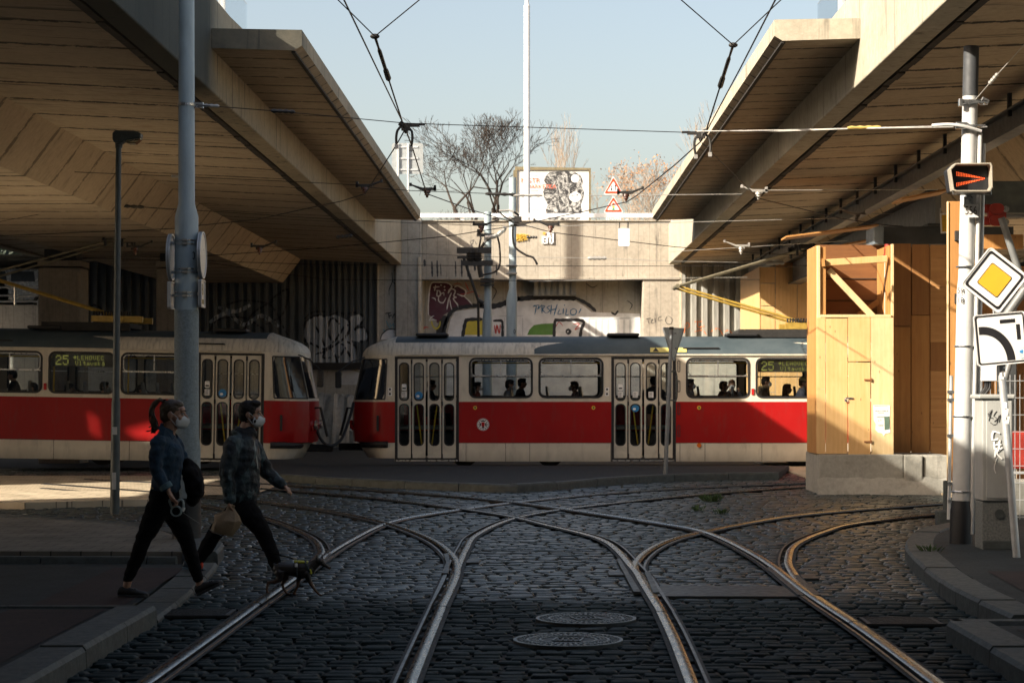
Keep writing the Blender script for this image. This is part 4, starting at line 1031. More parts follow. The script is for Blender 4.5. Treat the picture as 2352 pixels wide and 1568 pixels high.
M_HYEL = mat('yellow handrail', (.75,.50,.03), .4, var=.05, bump=0)
M_PYEL = mat('pantograph yellow', (.36,.24,.045), .5, var=.25, scale=9)
M_LED = mat('led green yellow', (.35,.38,.10), .5, bump=0, emit=(.60,.58,.14), estr=.10)
M_STK = mat('sticker white', (.80,.80,.78), .5, var=.05, bump=0)
M_STB = mat('sticker blue', (.03,.22,.50), .4, var=.1, bump=0)
M_AMB = mat('amber lens', (.65,.16,.02), .2, var=.05, bump=0)
M_RLENS = mat('red lens', (.45,.02,.02), .2, var=.05, bump=0)
M_DOORC = mat('door cream paint', (.60,.56,.46), .38, var=.08, scale=3, bump=.04, dirt=(.13,.11,.09), dirt_amt=.35, coat=.3)
L_TR, HW = 14.36, 1.25
ZW0, ZW1 = 1.535, 2.39
WINS = [(2.58,3.95),(4.11,5.50),(7.35,8.72),(8.88,10.25),(10.41,11.78)]
DOORS = [(.967,2.316),(5.72,7.08),(12.05,13.40)]
GLYPH = {'L':'10000 10000 10000 10000 10000 10000 11111','E':'11111 10000 10000 11110 10000 10000 11111','H':'10001 10001 10001 11111 10001 10001 10001','O':'01110 10001 10001 10001 10001 10001 01110','V':'10001 10001 10001 10001 10001 01010 00100','C':'01110 10001 10000 10000 10000 10001 01110','l':'01100 00100 00100 00100 00100 00100 01110','t':'00100 00100 11111 00100 00100 00101 00010','a':'00000 00000 01110 00001 01111 10001 01111','v':'00000 00000 10001 10001 10001 01010 00100','s':'00000 00000 01111 10000 01110 00001 11110','k':'10000 10000 10010 10100 11000 10100 10010','á':'00010 00100 01110 00001 01111 10001 01111','2':'01110 10001 00001 00110 01000 10000 11111','5':'11111 10000 11110 00001 00001 10001 01110','>':'00100 00110 11111 11111 00110 00100 00000'}
GLYPH = {q: v.replace(' ', '') for q, v in GLYPH.items()}
def make_tram():
    T = thing('tram', (0, 0, 0), 'red and cream tram right of the gap, partly sunlit, ending behind the wooden hoarding', 'tram', 'trams')
    near = lambda u, v, w: Vector((u, -w, v))             # w outward (toward the camera)
    far = lambda u, v, w: Vector((u, 2*HW+w, v))
    # side walls
    holes = [rrect(a, ZW0, b, ZW1, .13) for a, b in WINS]
    dh = [[(a, .14), (b, .14), (b, 2.42), (a, 2.42)] for a, b in DOORS]
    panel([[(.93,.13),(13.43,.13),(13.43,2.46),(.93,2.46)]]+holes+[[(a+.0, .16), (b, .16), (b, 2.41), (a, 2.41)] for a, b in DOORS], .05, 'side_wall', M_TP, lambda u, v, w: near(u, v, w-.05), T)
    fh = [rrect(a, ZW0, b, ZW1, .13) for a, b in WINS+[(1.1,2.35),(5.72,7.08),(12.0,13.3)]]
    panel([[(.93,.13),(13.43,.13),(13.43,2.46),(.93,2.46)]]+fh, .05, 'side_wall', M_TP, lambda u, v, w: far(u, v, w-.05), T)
    for a, b in WINS+[(1.1,2.35),(5.72,7.08),(12.0,13.3)]:
        fr_ = MB(); frame_loop(fr_, rrect(a-.012, ZW0-.012, b+.012, ZW1+.012, .14), rrect(a+.035, ZW0+.035, b-.035, ZW1-.035, .10), far, -.06, .008)
        wf = fr_.build('window', M_RUB, T); g = MB(); g.prism(rrect(a+.02, ZW0+.02, b-.02, ZW1-.02, .11), lambda u, v, w: far(u, v, w-.03), .006); g.build('pane', M_TGL, wf)
        g = MB(); zb = ZW0+.47; g.box(far((a+b)/2, zb, -.01), (b-a-.06, .03, .025)); g.build('slider_rail', M_CHR, wf)
    for i, (a, b) in enumerate(WINS):
        fr_ = MB(); frame_loop(fr_, rrect(a-.02, ZW0-.02, b+.02, ZW1+.02, .15), rrect(a+.022, ZW0+.022, b-.022, ZW1-.022, .11), near, -.055, .012)
        wf = fr_.build('window', M_RUB, T); g = MB(); g.prism(rrect(a+.01, ZW0+.01, b-.01, ZW1-.01, .12), lambda u, v, w: near(u, v, w-.03), .006); g.build('pane', M_TGL, wf)
        if i != 3:
            zb = ZW0+.47; g = MB(); g.box(near((a+b)/2, zb, -.005), (b-a-.05, .03, .024)); g.box(near((a+b)/2+.0, (zb+ZW1)/2, -.006), (.02, .026, ZW1-zb-.05)); 
            frame_loop(g, rrect(a+.03, zb, b-.03, ZW1-.03, .09), rrect(a+.045, zb+.015, b-.045, ZW1-.045, .08), near, -.01, .004)
            g.build('slider_rail', M_CHR, wf)
        else:
            bd = MB(); bd.box(near((a+b)/2, ZW1-.165, -.085), (b-a-.08, .05, .27)); led = bd.build('led_sign', mat('led board', (.10,.095,.075), .5, bump=0), T)
            dm = MB()
            def word(tx, u, v, cw, ch, gap):
                for ch_ in tx:
                    gl = GLYPH[ch_]; 
                    for q, bit in enumerate(gl):
                        if bit == '1': dm.box(near(u+(q % 5)*cw, v-(q//5)*ch, -.058), (cw*1.0, .008, ch*.96))
                    u += gap
            word('25', a+.13, ZW1-.075, .024, .030, .150); word('>LEHOVEC', a+.50, ZW1-.070, .0118, .0135, .083); word('Vltavská', a+.54, ZW1-.185, .0118, .0135, .080)
            dm.build('led_text', M_LED, led)
    # doors: four folding leaves each
    for di, (a, b) in enumerate(DOORS):
        bk = MB(); frame_loop(bk, [(a-.03,.125),(b+.03,.125),(b+.03,2.43),(a-.03,2.43)], [(a+.03,.20),(b-.03,.20),(b-.03,2.385),(a+.03,2.385)], near, -.09, .008); df = bk.build('door_frame', M_RUB, T)
        st = MB(); st.box(near((a+b)/2, .15, .03), (b-a, .10, .03)); st.build('step_edge', M_CHR, df)
        wd = (b-a-.08)/4
        for q in range(4):
            u0 = a+.03+q*(wd+.006)+(.02 if q >= 2 else 0)-.005; u1 = u0+wd-.022; ex = .012
            lf = panel([rrect(u0, .205, u1, 2.38, .02), rrect(u0+.045, 1.47, u1-.045, 2.29, .09), rrect(u0+.045, .48, u1-.045, 1.385, .09)], .035, 'door_leaf', M_DOORC, lambda u, v, w: near(u, v, w-.045), T)
            for z0, z1 in ((1.47,2.29),(.48,1.385)):
                g = MB(); frame_loop(g, rrect(u0+.033, z0-.012, u1-.033, z1+.012, .10), rrect(u0+.058, z0+.014, u1-.058, z1-.014, .08), near, -.05, -.004); g.build('gasket', M_RUB, lf)
                g = MB(); g.prism(rrect(u0+.05, z0+.005, u1-.05, z1-.005, .085), lambda u, v, w: near(u, v, w-.03), .006); g.build('pane', M_TGL, lf)
            if q in (0,) or (di == 1 and q in (1, 2)):
                g = MB(); uc = (u0+u1)/2; g.prism(rrect(uc-.055, 1.53, uc+.055, 1.66, .01), lambda u, v, w: near(u, v, w-.022), .004); g.prism(rrect(uc-.05, 1.69, uc+.05, 1.83, .01), lambda u, v, w: near(u, v, w-.022), .004) if q == 0 else None
                sk = g.build('sticker', M_STK, lf)
                g = MB()
                for r_ in range(4): g.box(near(uc-.01, 1.55+r_*.028, -.016), (.07, .003, .008))
                if q == 0: g.box(near(uc, 1.735, -.016), (.075, .003, .03))
                g.build('print', M_RUB, sk)
            if (di == 0 and q == 1) or (di == 1 and q == 1) or (di == 2 and q == 1):
                z_ = 1.58 if di != 1 else 1.30
                g = MB(); uc = (u0+u1)/2; g.cyl(near(uc, z_, -.02), near(uc, z_, -.016), .085, 24); sk = g.build('blue_disc', M_STB, lf)
                g = MB(); g.ball(near(uc-.02, z_-.02, -.016), .035, 6, (1, .1, .8)); g.build('face_mark', M_STK, sk)
            if q in (1, 2):
                g = MB(); s_ = 1 if q == 1 else -1; uc = (u0+u1)/2; g.cyl(near(uc-.05*s_, 1.36, -.10), near(uc+.06*s_, .5, -.10), .016, 8); g.build('grab_rail', M_HYEL, lf)
        for q in (0, 2):
            uc = a+.03+(q+1)*(wd+.006)+(.02 if q >= 2 else 0)-.014
            g = MB(); g.box(near(uc, 1.29, .0), (.012, .012, 2.1)); 
            for z_ in (.25, 1.40, 2.32): g.box(near(uc, z_, .004), (.035, .02, .09))
            g.build('hinge', M_UND, df)
    # gutter, skirts seams
    g = MB(); g.box(near(7.18, 2.468, .012), (12.4, .06, .035)); g.build('gutter', mat('gutter cream', (.55,.51,.42), .5), T, bevel=.006)
    g = MB()
    for u in (2.5,3.37,3.9,5.68,7.2,7.35+.4,9.0,10.6,11.9): g.box(near(u, .33, .001), (.009, .004, .40))
    for a, b in ((2.33,5.70),(7.10,12.03)): g.box(near((a+b)/2, .537, .001), (b-a, .006, .010))
    g.build('seam', M_UND, T)
    # roof
    half = [(0, 2.46), (.02, 2.53), (.07, 2.61), (.16, 2.69), (.30, 2.765), (.52, 2.835), (.85, 2.885), (1.25, 2.905)]
    prof = half+[(2*HW-y, z) for y, z in reversed(half[:-1])]
    rings = [[Vector((x, y, z)) for y, z in prof] for x in np.linspace(.93, 13.43, 26)]
    r = MB(); r.loft(rings, False, False); r.build('roof', M_TR, T, smooth=60, fix=False)
    # end caps
    zs = [.20, .40, .538, .56, .80, 1.1, 1.44, 1.47, 1.60, 1.9, 2.2, 2.36, 2.46, 2.53, 2.61, 2.69, 2.765, 2.835, 2.885, 2.905]
    def yin(z):
        if z <= 2.46: return 0
        for (y0, z0), (y1, z1) in zip(half, half[1:]):
            if z0 <= z <= z1: return y0+(y1-y0)*(z-z0)/(z1-z0)
        return 1.25
    def xf(z):
        pts = [(.13,.42),(.30,.24),(.53,.17),(.56,.03),(.9,0),(1.44,.02),(1.50,.04),(2.38,.235),(2.47,.22),(2.60,.26),(2.72,.42),(2.82,.72),(2.87,.86),(2.905,.92)]
        for (z0, x0), (z1, x1) in zip(pts, pts[1:]):
            if z0 <= z <= z1: return x0+(x1-x0)*(z-z0)/(z1-z0)
        return .92
    def cap_pt(s, z, side, off=0):
        x = .93-s*(.93-xf(z)); hw = (HW-yin(z))*(1-.30*s**2.6)+off
        return Vector((x, HW+side*hw, z))
    ss = [0,.15,.3,.45,.6,.72,.82,.9,.96,1.0]
    def cap(mirror):
        mx = (lambda p: Vector((L_TR-p.x, p.y, p.z))) if mirror else (lambda p: p)
        def ring(s, zz): return [mx(cap_pt(s, z, -1)) for z in zz]+[mx(cap_pt(s, z, 1)) for z in reversed(zz[:-1])]
        lo = [z for z in zs if z <= 2.46]; hi = [z for z in zs if z >= 2.46]
        mb = MB(); n = len(lo)
        for sd in (-1, 1):
            mb.loft([[mx(cap_pt(s, z, sd)) for z in lo] for s in ss], False, False)
        fcols = [-1,-.8,-.5,0,.5,.8,1]
        def fp(z, c):
            p = cap_pt(1, z, -1); hw = HW-p.y; q = Vector((p.x-.10*(1-c*c)*(1 if z < 2.5 else max(0, (2.9-z)/.4)), HW+c*hw, z)); return mx(q)
        mb.loft([[fp(z, c) for z in lo] for c in fcols], False, False)
        mb.add([mx(cap_pt(s, .20, sd)) for s in ss for sd in (-1, 1)], [(2*i, 2*i+1, 2*i+3, 2*i+2) for i in range(len(ss)-1)])
        c_ = mb.build('cab_front', M_TP, T, smooth=50)
        mb = MB(); mb.loft([ring(s, hi) for s in ss], False, False); mb.loft([[fp(z, c) for z in hi] for c in fcols], False, False); mb.build('roof_end', M_TR, T, smooth=60)
        # cab side window and windscreen
        g = MB(); zz = np.linspace(1.50, 2.37, 9)
        for sd in (-1, 1):
            rows = []
            for j, z in enumerate(zz):
                s0, s1 = .26, .985
                if j == 0: s0 += .05
                if j == len(zz)-1: s0 += .06
                rows.append([mx(cap_pt(s0+(s1-s0)*q/8, z, sd, .007)) for q in range(9)])
            g.loft(rows, False, False)
        rows = []
        for z in zz: rows.append([fp(z, c)+Vector(((-.009 if not mirror else .009), 0, 0)) for c in np.linspace(-.96, .96, 9)])
        g.loft(rows, False, False); g.build('windscreen', M_TGD, T, smooth=60)
        g = MB()
        for sd in (-1, 1): g.tube([mx(cap_pt(.24, z, sd, .008)) for z in zz], .014, 6); g.tube([mx(cap_pt(s, 1.495, sd, .008)) for s in np.linspace(.24, 1, 8)], .014, 6); g.tube([mx(cap_pt(s, 2.375, sd, .008)) for s in np.linspace(.24, 1, 8)], .014, 6); g.tube([mx(cap_pt(.99, z, sd, .010)) for z in zz], .016, 6)
        g.build('window_rubber', M_RUB, T)
        g = MB(); ring_ = [mx(cap_pt(s, .50, -1, .03)) for s in np.linspace(.2, 1, 8)]; ring2 = [mx(cap_pt(s, .50, 1, .03)) for s in np.linspace(1, .2, 8)]
        g.tube(ring_+ring2, [(.05,.07)]*16, 8); g.build('bumper', M_RUB, T)
        g = MB(); g.box(mx(Vector((.56, -.0, .97))), (.05, .03, .34)); g.build('side_marker', M_RUB, T, bevel=.01)
        for sd in (-.55, .55):
            g = MB(); p = fp(.93, sd); d = Vector((-.05 if not mirror else .05, 0, 0)); g.cyl(p, p+d, .10, 18); g.build('headlight', M_RLENS if not mirror else M_CHR, T, smooth=True)
        for sd in (-.82,): 
            g = MB(); p = fp(.86, sd); g.cyl(p-Vector((.0, 0, 0)), p+Vector((-.03 if not mirror else .03, 0, 0)), .055, 12); g.build('tail_lamp', M_RLENS, T)
        # mirror arm
        g = MB(); p = mx(Vector((.25, .30, 2.42))); q = mx(Vector((-.28, -.22, 2.1))); g.tube([p, (p+q)/2+Vector((0,0,.06)), q], .014, 6); ma = g.build('mirror_arm', M_RUB, T)
        g = MB(); q = mx(Vector((-.28, -.24, 1.92))); g.box(q, (.14, .06, .36)); g.build('mirror', M_RUB, ma, bevel=.03)
        # coupling hose and coupler
        g = MB(); p = mx(Vector((0.02, .8, 1.28))); g.tube([p, p+mx(Vector((-.2, 0, .02)))-mx(Vector((0,0,0))), p+mx(Vector((-.36, 0, -.6)))-mx(Vector((0,0,0)))], .03, 8); g.build('cable_bracket', M_RUB, T)
        g = MB(); g.bar(mx(Vector((.5, HW, .42))), mx(Vector((-.42, HW, .42))), .16, .16); g.build('coupler', M_UND, T, bevel=.03)
    cap(False); cap(True)
    # roof gear
    for u in (1.72, 5.98, 8.62, 12.6):
        g = MB(); g.box((u, .75, 2.925), (.72, .5, .07)); g.build('roof_hatch', M_RUB, T, bevel=.03)
    g = MB(); g.box((9.5, HW, 2.99), (1.9, 1.3, .10)); g.box((9.5, .62, 2.96), (1.9, .08, .18)); g.box((9.5, 1.88, 2.96), (1.9, .08, .18)); pb = g.build('pantograph_base', M_UND, T)
    def panto():
        g = MB()
        u0 = 9.75
        for y in (.72, 1.78):
            g.tube([(u0+.55, y, 3.12), (u0-2.55, HW+(y-HW)*.85, 4.02)], [.030, .026], 8)
        g.bar((u0-.15, .7, 3.13), (u0+.95, .7, 3.13), .10, .13); g.bar((u0-.15, 1.8, 3.13), (u0+.95, 1.8, 3.13), .10, .13); g.cyl((u0+.5, .6, 3.13), (u0+.5, 1.9, 3.13), .06, 10)
        p1 = g.build('lower_arm', M_PYEL, T)
        g = MB(); g.tube([(u0-2.55, .78, 4.02), (u0+.3, .95, 4.87)], [.026,.022], 8); g.tube([(u0-2.55, 1.72, 4.02), (u0+.3, 1.55, 4.87)], [.026,.022], 8); g.cyl((u0-2.55, .7, 4.02), (u0-2.55, 1.8, 4.02), .05, 10); g.build('upper_arm', mat('dull arm steel', (.22,.20,.14), .5, metal=.4), T)
        g = MB()
        for dx in (-.16, .16): g.tube([(u0+.3+dx, .35, 4.80), (u0+.3+dx, .6, 4.95), (u0+.3+dx, HW, 4.97), (u0+.3+dx, 1.9, 4.95), (u0+.3+dx, 2.15, 4.80)], .028, 8)
        for y in (.7, 1.8): g.box((u0+.3, y, 4.90), (.5, .05, .10)); g.box((u0+.12, y, 4.80), (.05, .05, .22)); g.box((u0+.48, y, 4.80), (.05, .05, .22))
        g.build('collector_head', M_RUB, T)
        g = MB()
        for i in range(14): g.box((u0-.1+i*.06, .68, 3.25), (.028, .09, .09))
        g.build('spring', M_UND, T)
    panto()
    for u in (7.5, 12.0):
        g = MB(); g.tube([(u-.25, .10, 2.60), (u-.22, .04, 2.62), (u+.55, .04, 2.62), (u+.58, .10, 2.60)], .016, 6); g.build('roof_handle', M_RUB, T)
    for z_ in (2.22, 1.78, 1.28, .80):
        g = MB(); fr_ = near; frame_loop(g, rrect(7.145, z_-.13, 7.205, z_+.13, .028), rrect(7.158, z_-.115, 7.192, z_+.115, .016), near, -.01, .012); g.build('grab_recess', M_RUB, T)
    # warning label, badge, buttons, lamps
    g = MB(); g.prism(rrect(6.55, 2.50, 7.35, 2.60, .01), lambda u, v, w: Vector((u, -.004-w+(v-2.46)*.42, v+.03)), .004); wl = g.build('warning_label', mat('label yellow', (.62,.56,.18), .5), T)
    g = MB(); g.add([(6.60,.004,2.545),(6.74,.004,2.545),(6.67,.040,2.63)], [(0,1,2)]); g.build('warning_triangle', M_RUB, wl, fix=False)
    for u in (2.70, 5.30, 7.62, 12.0):
        g = MB(); g.cyl(near(u, 1.31, 0), near(u, 1.31, .015), .042, 18); bt = g.build('door_button', M_HYEL, T); g = MB(); g.cyl(near(u, 1.31, .012), near(u, 1.31, .02), .022, 12); g.build('button_centre', mat('button green', (.03,.12,.08), .4), bt)
    g = MB(); uc, zc = 2.875, .94
    g.cyl(near(uc, zc, 0), near(uc, zc, .004), .135, 36); bd = g.build('city_badge', M_STK, T)
    g = MB(); n = 36; frame_loop(g, [(uc+.128*math.cos(6.2832*i/n), zc+.128*math.sin(6.2832*i/n)) for i in range(n)], [(uc+.121*math.cos(6.2832*i/n), zc+.121*math.sin(6.2832*i/n)) for i in range(n)], near, .003, .006)
    for i in range(12):
        a = 6.283*i/12; g.box(near(uc+.095*math.cos(a), zc+.095*math.sin(a), .006), (.028, .003, .018), Matrix.Rotation(-a, 3, 'Y'))
    g.box(near(uc-.06, zc, .006), (.03, .003, .07)); g.box(near(uc+.06, zc, .006), (.03, .003, .07)); g.box(near(uc, zc+.075, .006), (.07, .003, .025)); g.box(near(uc, zc-.055, .007), (.05, .003, .045)); g.build('badge_crest', M_RUB, bd)
    g = MB(); g.prism([(uc-.035,zc-.02),(uc,zc-.05),(uc+.035,zc-.02),(uc+.035,zc+.05),(uc-.035,zc+.05)], lambda u, v, w: near(u, v, .007+w), .003); g.build('badge_shield', M_RLENS, bd)
    g = MB(); g.cyl(near(7.62, .485, 0), near(7.62, .485, .03), .05, 16); g.build('marker_lamp', M_AMB, T)
    g = MB(); g.box(near(8.80, 1.66, .01), (.06, .03, .14)); g.build('side_indicator', M_RLENS, T, bevel=.008)
    for u, z_ in ((.83, 1.71), (.83, 1.61), (5.60, 1.71), (5.60, 1.61)):
        g = MB(); g.prism(rrect(u-.045, z_-.042, u+.045, z_+.042, .012), lambda v1, v2, w: near(v1, v2, w), .004); sk = g.build('pictogram', M_STK, T); g = MB(); g.prism(rrect(u-.025, z_-.02, u+.02, z_+.025, .008), lambda v1, v2, w: near(v1, v2, .004+w), .002); g.build('print', M_RUB, sk)
    # floor, inner ceiling, seats, underframe, bogies
    g = MB(); g.box((7.18, HW, .86), (12.4, 2.3, .06)); g.build('floor', M_TIN, T)
    g = MB(); g.box((7.18, HW, 2.50), (12.4, 2.2, .03)); g.build('ceiling', M_TINL, T)
    for u in (.95, 13.4):
        g = MB(); g.box((u, HW, 1.66), (.04, 2.3, 1.6)); g.build('cab_partition', M_TIN, T)
    M_SEAT = mat('grey seat shell', (.10,.11,.12), .4, var=.1)
    for u in (2.95, 3.75, 4.55, 5.3, 7.9, 8.65, 9.45, 10.25, 11.05, 11.7):
        for y in (.42, 2.05):
            g = MB(); g.box((u, y, 1.30), (.42, .42, .05)); g.tube([(u-.20, y, 1.30), (u-.25, y, 1.55), (u-.28, y, 1.78)], [(.20,.03),(.20,.03),(.14,.025)], 10); g.box((u, y, 1.08), (.08, .08, .4)); g.build('seat', M_SEAT, T, smooth=True)
    g = MB()
    for u in (2.4, 4.1, 5.6, 7.15, 8.8, 10.4, 11.9): g.cyl((u, .75, .9), (u, .75, 2.48), .018, 8)
    g.cyl((2.4, .75, 2.30), (11.9, .75, 2.30), .016, 8); g.build('handrail', M_HYEL, T)
    g = MB(); g.box((7.18, HW, .50), (12.6, 2.1, .5)); g.build('underframe', M_UND, T)
    for u in (3.4, 10.9):
        g = MB(); g.box((u, HW, .34), (2.4, 1.9, .25)); bo = g.build('bogie', M_UND, T)
        for du in (-.95, .95):
            for y in (HW-.75, HW+.75):
                g = MB(); g.cyl((u+du, y-.06, .33), (u+du, y+.06, .33), .33, 24); g.build('wheel', M_UND, bo)
    return T
TRAM = make_tram()
TRAM2 = copy_tree(TRAM)
TRAM2['label'] = 'red and cream tram in shade left of the gap, leading one, behind the pale pole'
TRAM.location = (px(809, 44.0), 44.0, 0)
TRAM2.location = (-4.79-L_TR-.09, 42.35, .20+.06); TRAM2.rotation_euler = (0, math.radians(.95), 0)
# hose between the cars
mb = MB(); mb.tube(catmull([P(716, 925, 43.4), P(722, 960, 43.4), P(735, 1005, 43.4), P(757, 1023, 43.4), P(783, 1010, 43.6), P(803, 960, 44), P(812, 925, 44.3)], .08), .032, 8)
tag(mb.build('coupling_cable', M_RUB, smooth=True), 'black cable sagging between the two trams', 'cable')
# ---------------------------------------------------------------- poles, signs, cabinet, fence
M_POLE = mat('pale blue grey pole paint', (.34,.42,.45), .45, var=.10, scale=5, bump=.08, dirt=(.16,.17,.16), dirt_amt=.3, stretch=(2,2,.5))
M_POLER = mat('rough pole coat', (.24,.29,.30), .7, var=.25, scale=60, bump=.5, dirt=(.10,.11,.11), dirt_amt=.45)
M_POLEW = mat('white grey pole paint', (.50,.51,.50), .5, var=.10, scale=5, bump=.08, dirt=(.25,.24,.22), dirt_amt=.25)
M_DPOLE = mat('dark green pole paint', (.06,.075,.075), .5, var=.25, scale=7, bump=.1)
M_TAR = mat('tar black paint', (.012,.013,.015), .5, bump=.1)
M_STEELB = mat('steel band', (.45,.47,.48), .3, metal=.9, var=.1, bump=0)
def band(parent, c, r, h=.022):
    mb = MB(); mb.cyl((c[0], c[1], c[2]-h/2), (c[0], c[1], c[2]+h/2), r, 24); mb.box((c[0]+.01, c[1]-r-.008, c[2]), (.05, .03, h*1.3)); return mb.build('clamp_band', M_STEELB, parent)
def left_pole():
    D = 21.5; x = px(428.5, D); zz = lambda y: pz(y, D)
    t = thing('catenary_pole', (x, D, .1), 'thick pale blue pole with round signs seen edge-on, behind the walking woman', 'pole')
    mb = MB(); mb.tube([(x, D, zz(1014)), (x, D, zz(700)), (x, D, zz(498)), (x, D, zz(468)), (x, D, zz(-60))], [.128,.127,.125,.088,.082], 28); p1 = mb.build('pole', [M_POLE], t, smooth=True)
    mb = MB(); mb.tube([(x, D, .05), (x, D, zz(1030)), (x, D, zz(1004)), (x, D, zz(712))], [.150,.148,.132,.130], 28); mb.build('lower_sleeve', M_POLER, t, smooth=True)
    mb = MB(); mb.tube([(x, D, .05), (x, D, zz(1142))], [.154,.152], 28); mb.build('tar_base', M_TAR, t, smooth=True)
    mb = MB(); mb.cyl((x, D, zz(244)), (x, D, zz(238)), .095, 24); mb.box((x+.13, D, zz(242)), (.10, .05, .06)); mb.build('span_clamp', M_STEELB, t)
    for y in (553, 561, 618, 626, 672, 680): band(t, (x, D, zz(y)), .131, .016)
    text_obj('0', .12, 'number', FRONT(x+.09, D-.094, zz(589)), M_SBLK, t, sx=.7)
left_pole()
def edge_sign(side, label):
    D = 21.5; x = px(428.5, D)+side*.158; ang = math.radians(1.3)
    nrm = Vector((side*math.cos(ang), side*math.sin(ang), 0)); rt = Vector((-nrm.y, nrm.x, 0))
    yc, y0, y1 = (586, 640, 706) if side > 0 else (591, 645, 710)
    zc = pz(yc, D); t = thing('road_sign', (x, D, zc), label, 'road sign', 'signs strapped to the pale pole')
    fr = lambda u, v, w: Vector((x, D, zc))+rt*u+Vector((0,0,v))+nrm*w
    n = 36; disc = [(.252*math.cos(6.2832*i/n), .252*math.sin(6.2832*i/n)) for i in range(n)]
    plate_of(disc, fr, 0, .014, 'disc', M_SBACK, t)
    mb = MB(); frame_loop(mb, disc, [(a*.93, b*.93) for a, b in disc], fr, -.012, .026); mb.build('rim', M_GALV, t)
    plate_of([(a*.92, b*.92) for a, b in disc], fr, .014, .018, 'face', mat('reflective cream', (.62,.58,.50), .35, var=.05, bump=0), t)
    za, zb = pz(y0, D)-zc-.012, pz(y1, D)-zc
    rec = rrect(-.15, zb, .15, za, .025); pl = plate_of(rec, fr, 0, .014, 'lower_plate', mat('reflective cream', (.62,.58,.50)), t)
    mb = MB(); frame_loop(mb, rec, [(a*.93, zb+.012+(b-zb)*(za-zb-.024)/(za-zb)) for a, b in rec], fr, -.010, .024); mb.build('plate_rim', M_GALV, t)
    mb = MB(); zc2 = (za+zb)/2
    for v in (.07, .02): 
        nn = 14; o = [(.045*math.cos(6.2832*i/nn), zc2+v+.035*math.sin(6.2832*i/nn)) for i in range(nn)]; frame_loop(mb, o, [(a*.7, zc2+v+(b-zc2-v)*.7) for a, b in o], fr, .014, .017)
    for q in range(5): mb.prism([(-.10+q*.042, zc2-.11), (-.075+q*.042, zc2-.11), (-.075+q*.042, zc2-.06), (-.10+q*.042, zc2-.06)], lambda u, v, w: fr(u, v, .014+w), .003)
    mb.build('pictogram', mat('ochre print', (.35,.27,.12), .5), t)
    mb = MB()
    for v in (.15, -.16, zc2+.0): mb.bar(fr(-.04, v, -.03), fr(.04, v, -.03), .05, .03)
    mb.build('bracket', M_STEELB, t)
edge_sign(1, 'round sign with a small plate facing right on the pale pole')
edge_sign(-1, 'round sign with a small plate facing left on the pale pole')
def left_lamp():
    D = 26.0; t = thing('street_lamp', G(263, 1178, .12), 'thin dark street lamp with a boxy head left of the pale pole', 'street lamp')
    a = P(263.5, 1180, D); b = P(272.5, 330, D)
    mb = MB(); mb.tube([a, a.lerp(b, .30), a.lerp(b, .315), b], [.062,.058,.047,.036], 16); mb.build('pole', M_DPOLE, t, smooth=True)
    mb = MB(); c = P(273, 330, D); mb.tube([c+Vector((0,0,-.06)), c+Vector((0,0,.04))], [.046,.05], 14); mb.build('spigot', M_DPOLE, t)
    mb = MB(); X0 = P(261, 316, D); fr = lambda u, v, w: X0+Vector((u, w-.09, v))
    mb.prism([(0,.05),(0,-.03),(.02,-.075),(.10,-.085),(.16,-.05),(.365,-.01),(.37,.045),(.30,.075),(.04,.085)], fr, .18); mb.build('lamp_head', M_DPOLE, t, bevel=.015)
    mb = MB(); mb.prism([(.15,-.052),(.20,-.088),(.29,-.085),(.355,-.03),(.36,-.015)], lambda u, v, w: X0+Vector((u, w-.075, v)), .15); mb.build('lens', glass_mat('lamp lens', (.6,.62,.6), 1.0), t)
    mb = MB(); q = a.lerp(b, .09); mb.box(q+Vector((0,-.06,0)), (.05,.02,.22)); mb.box(a.lerp(b, .225)+Vector((0,-.058,0)), (.06,.015,.10)); mb.build('hatch', M_GALV, t)
left_lamp()
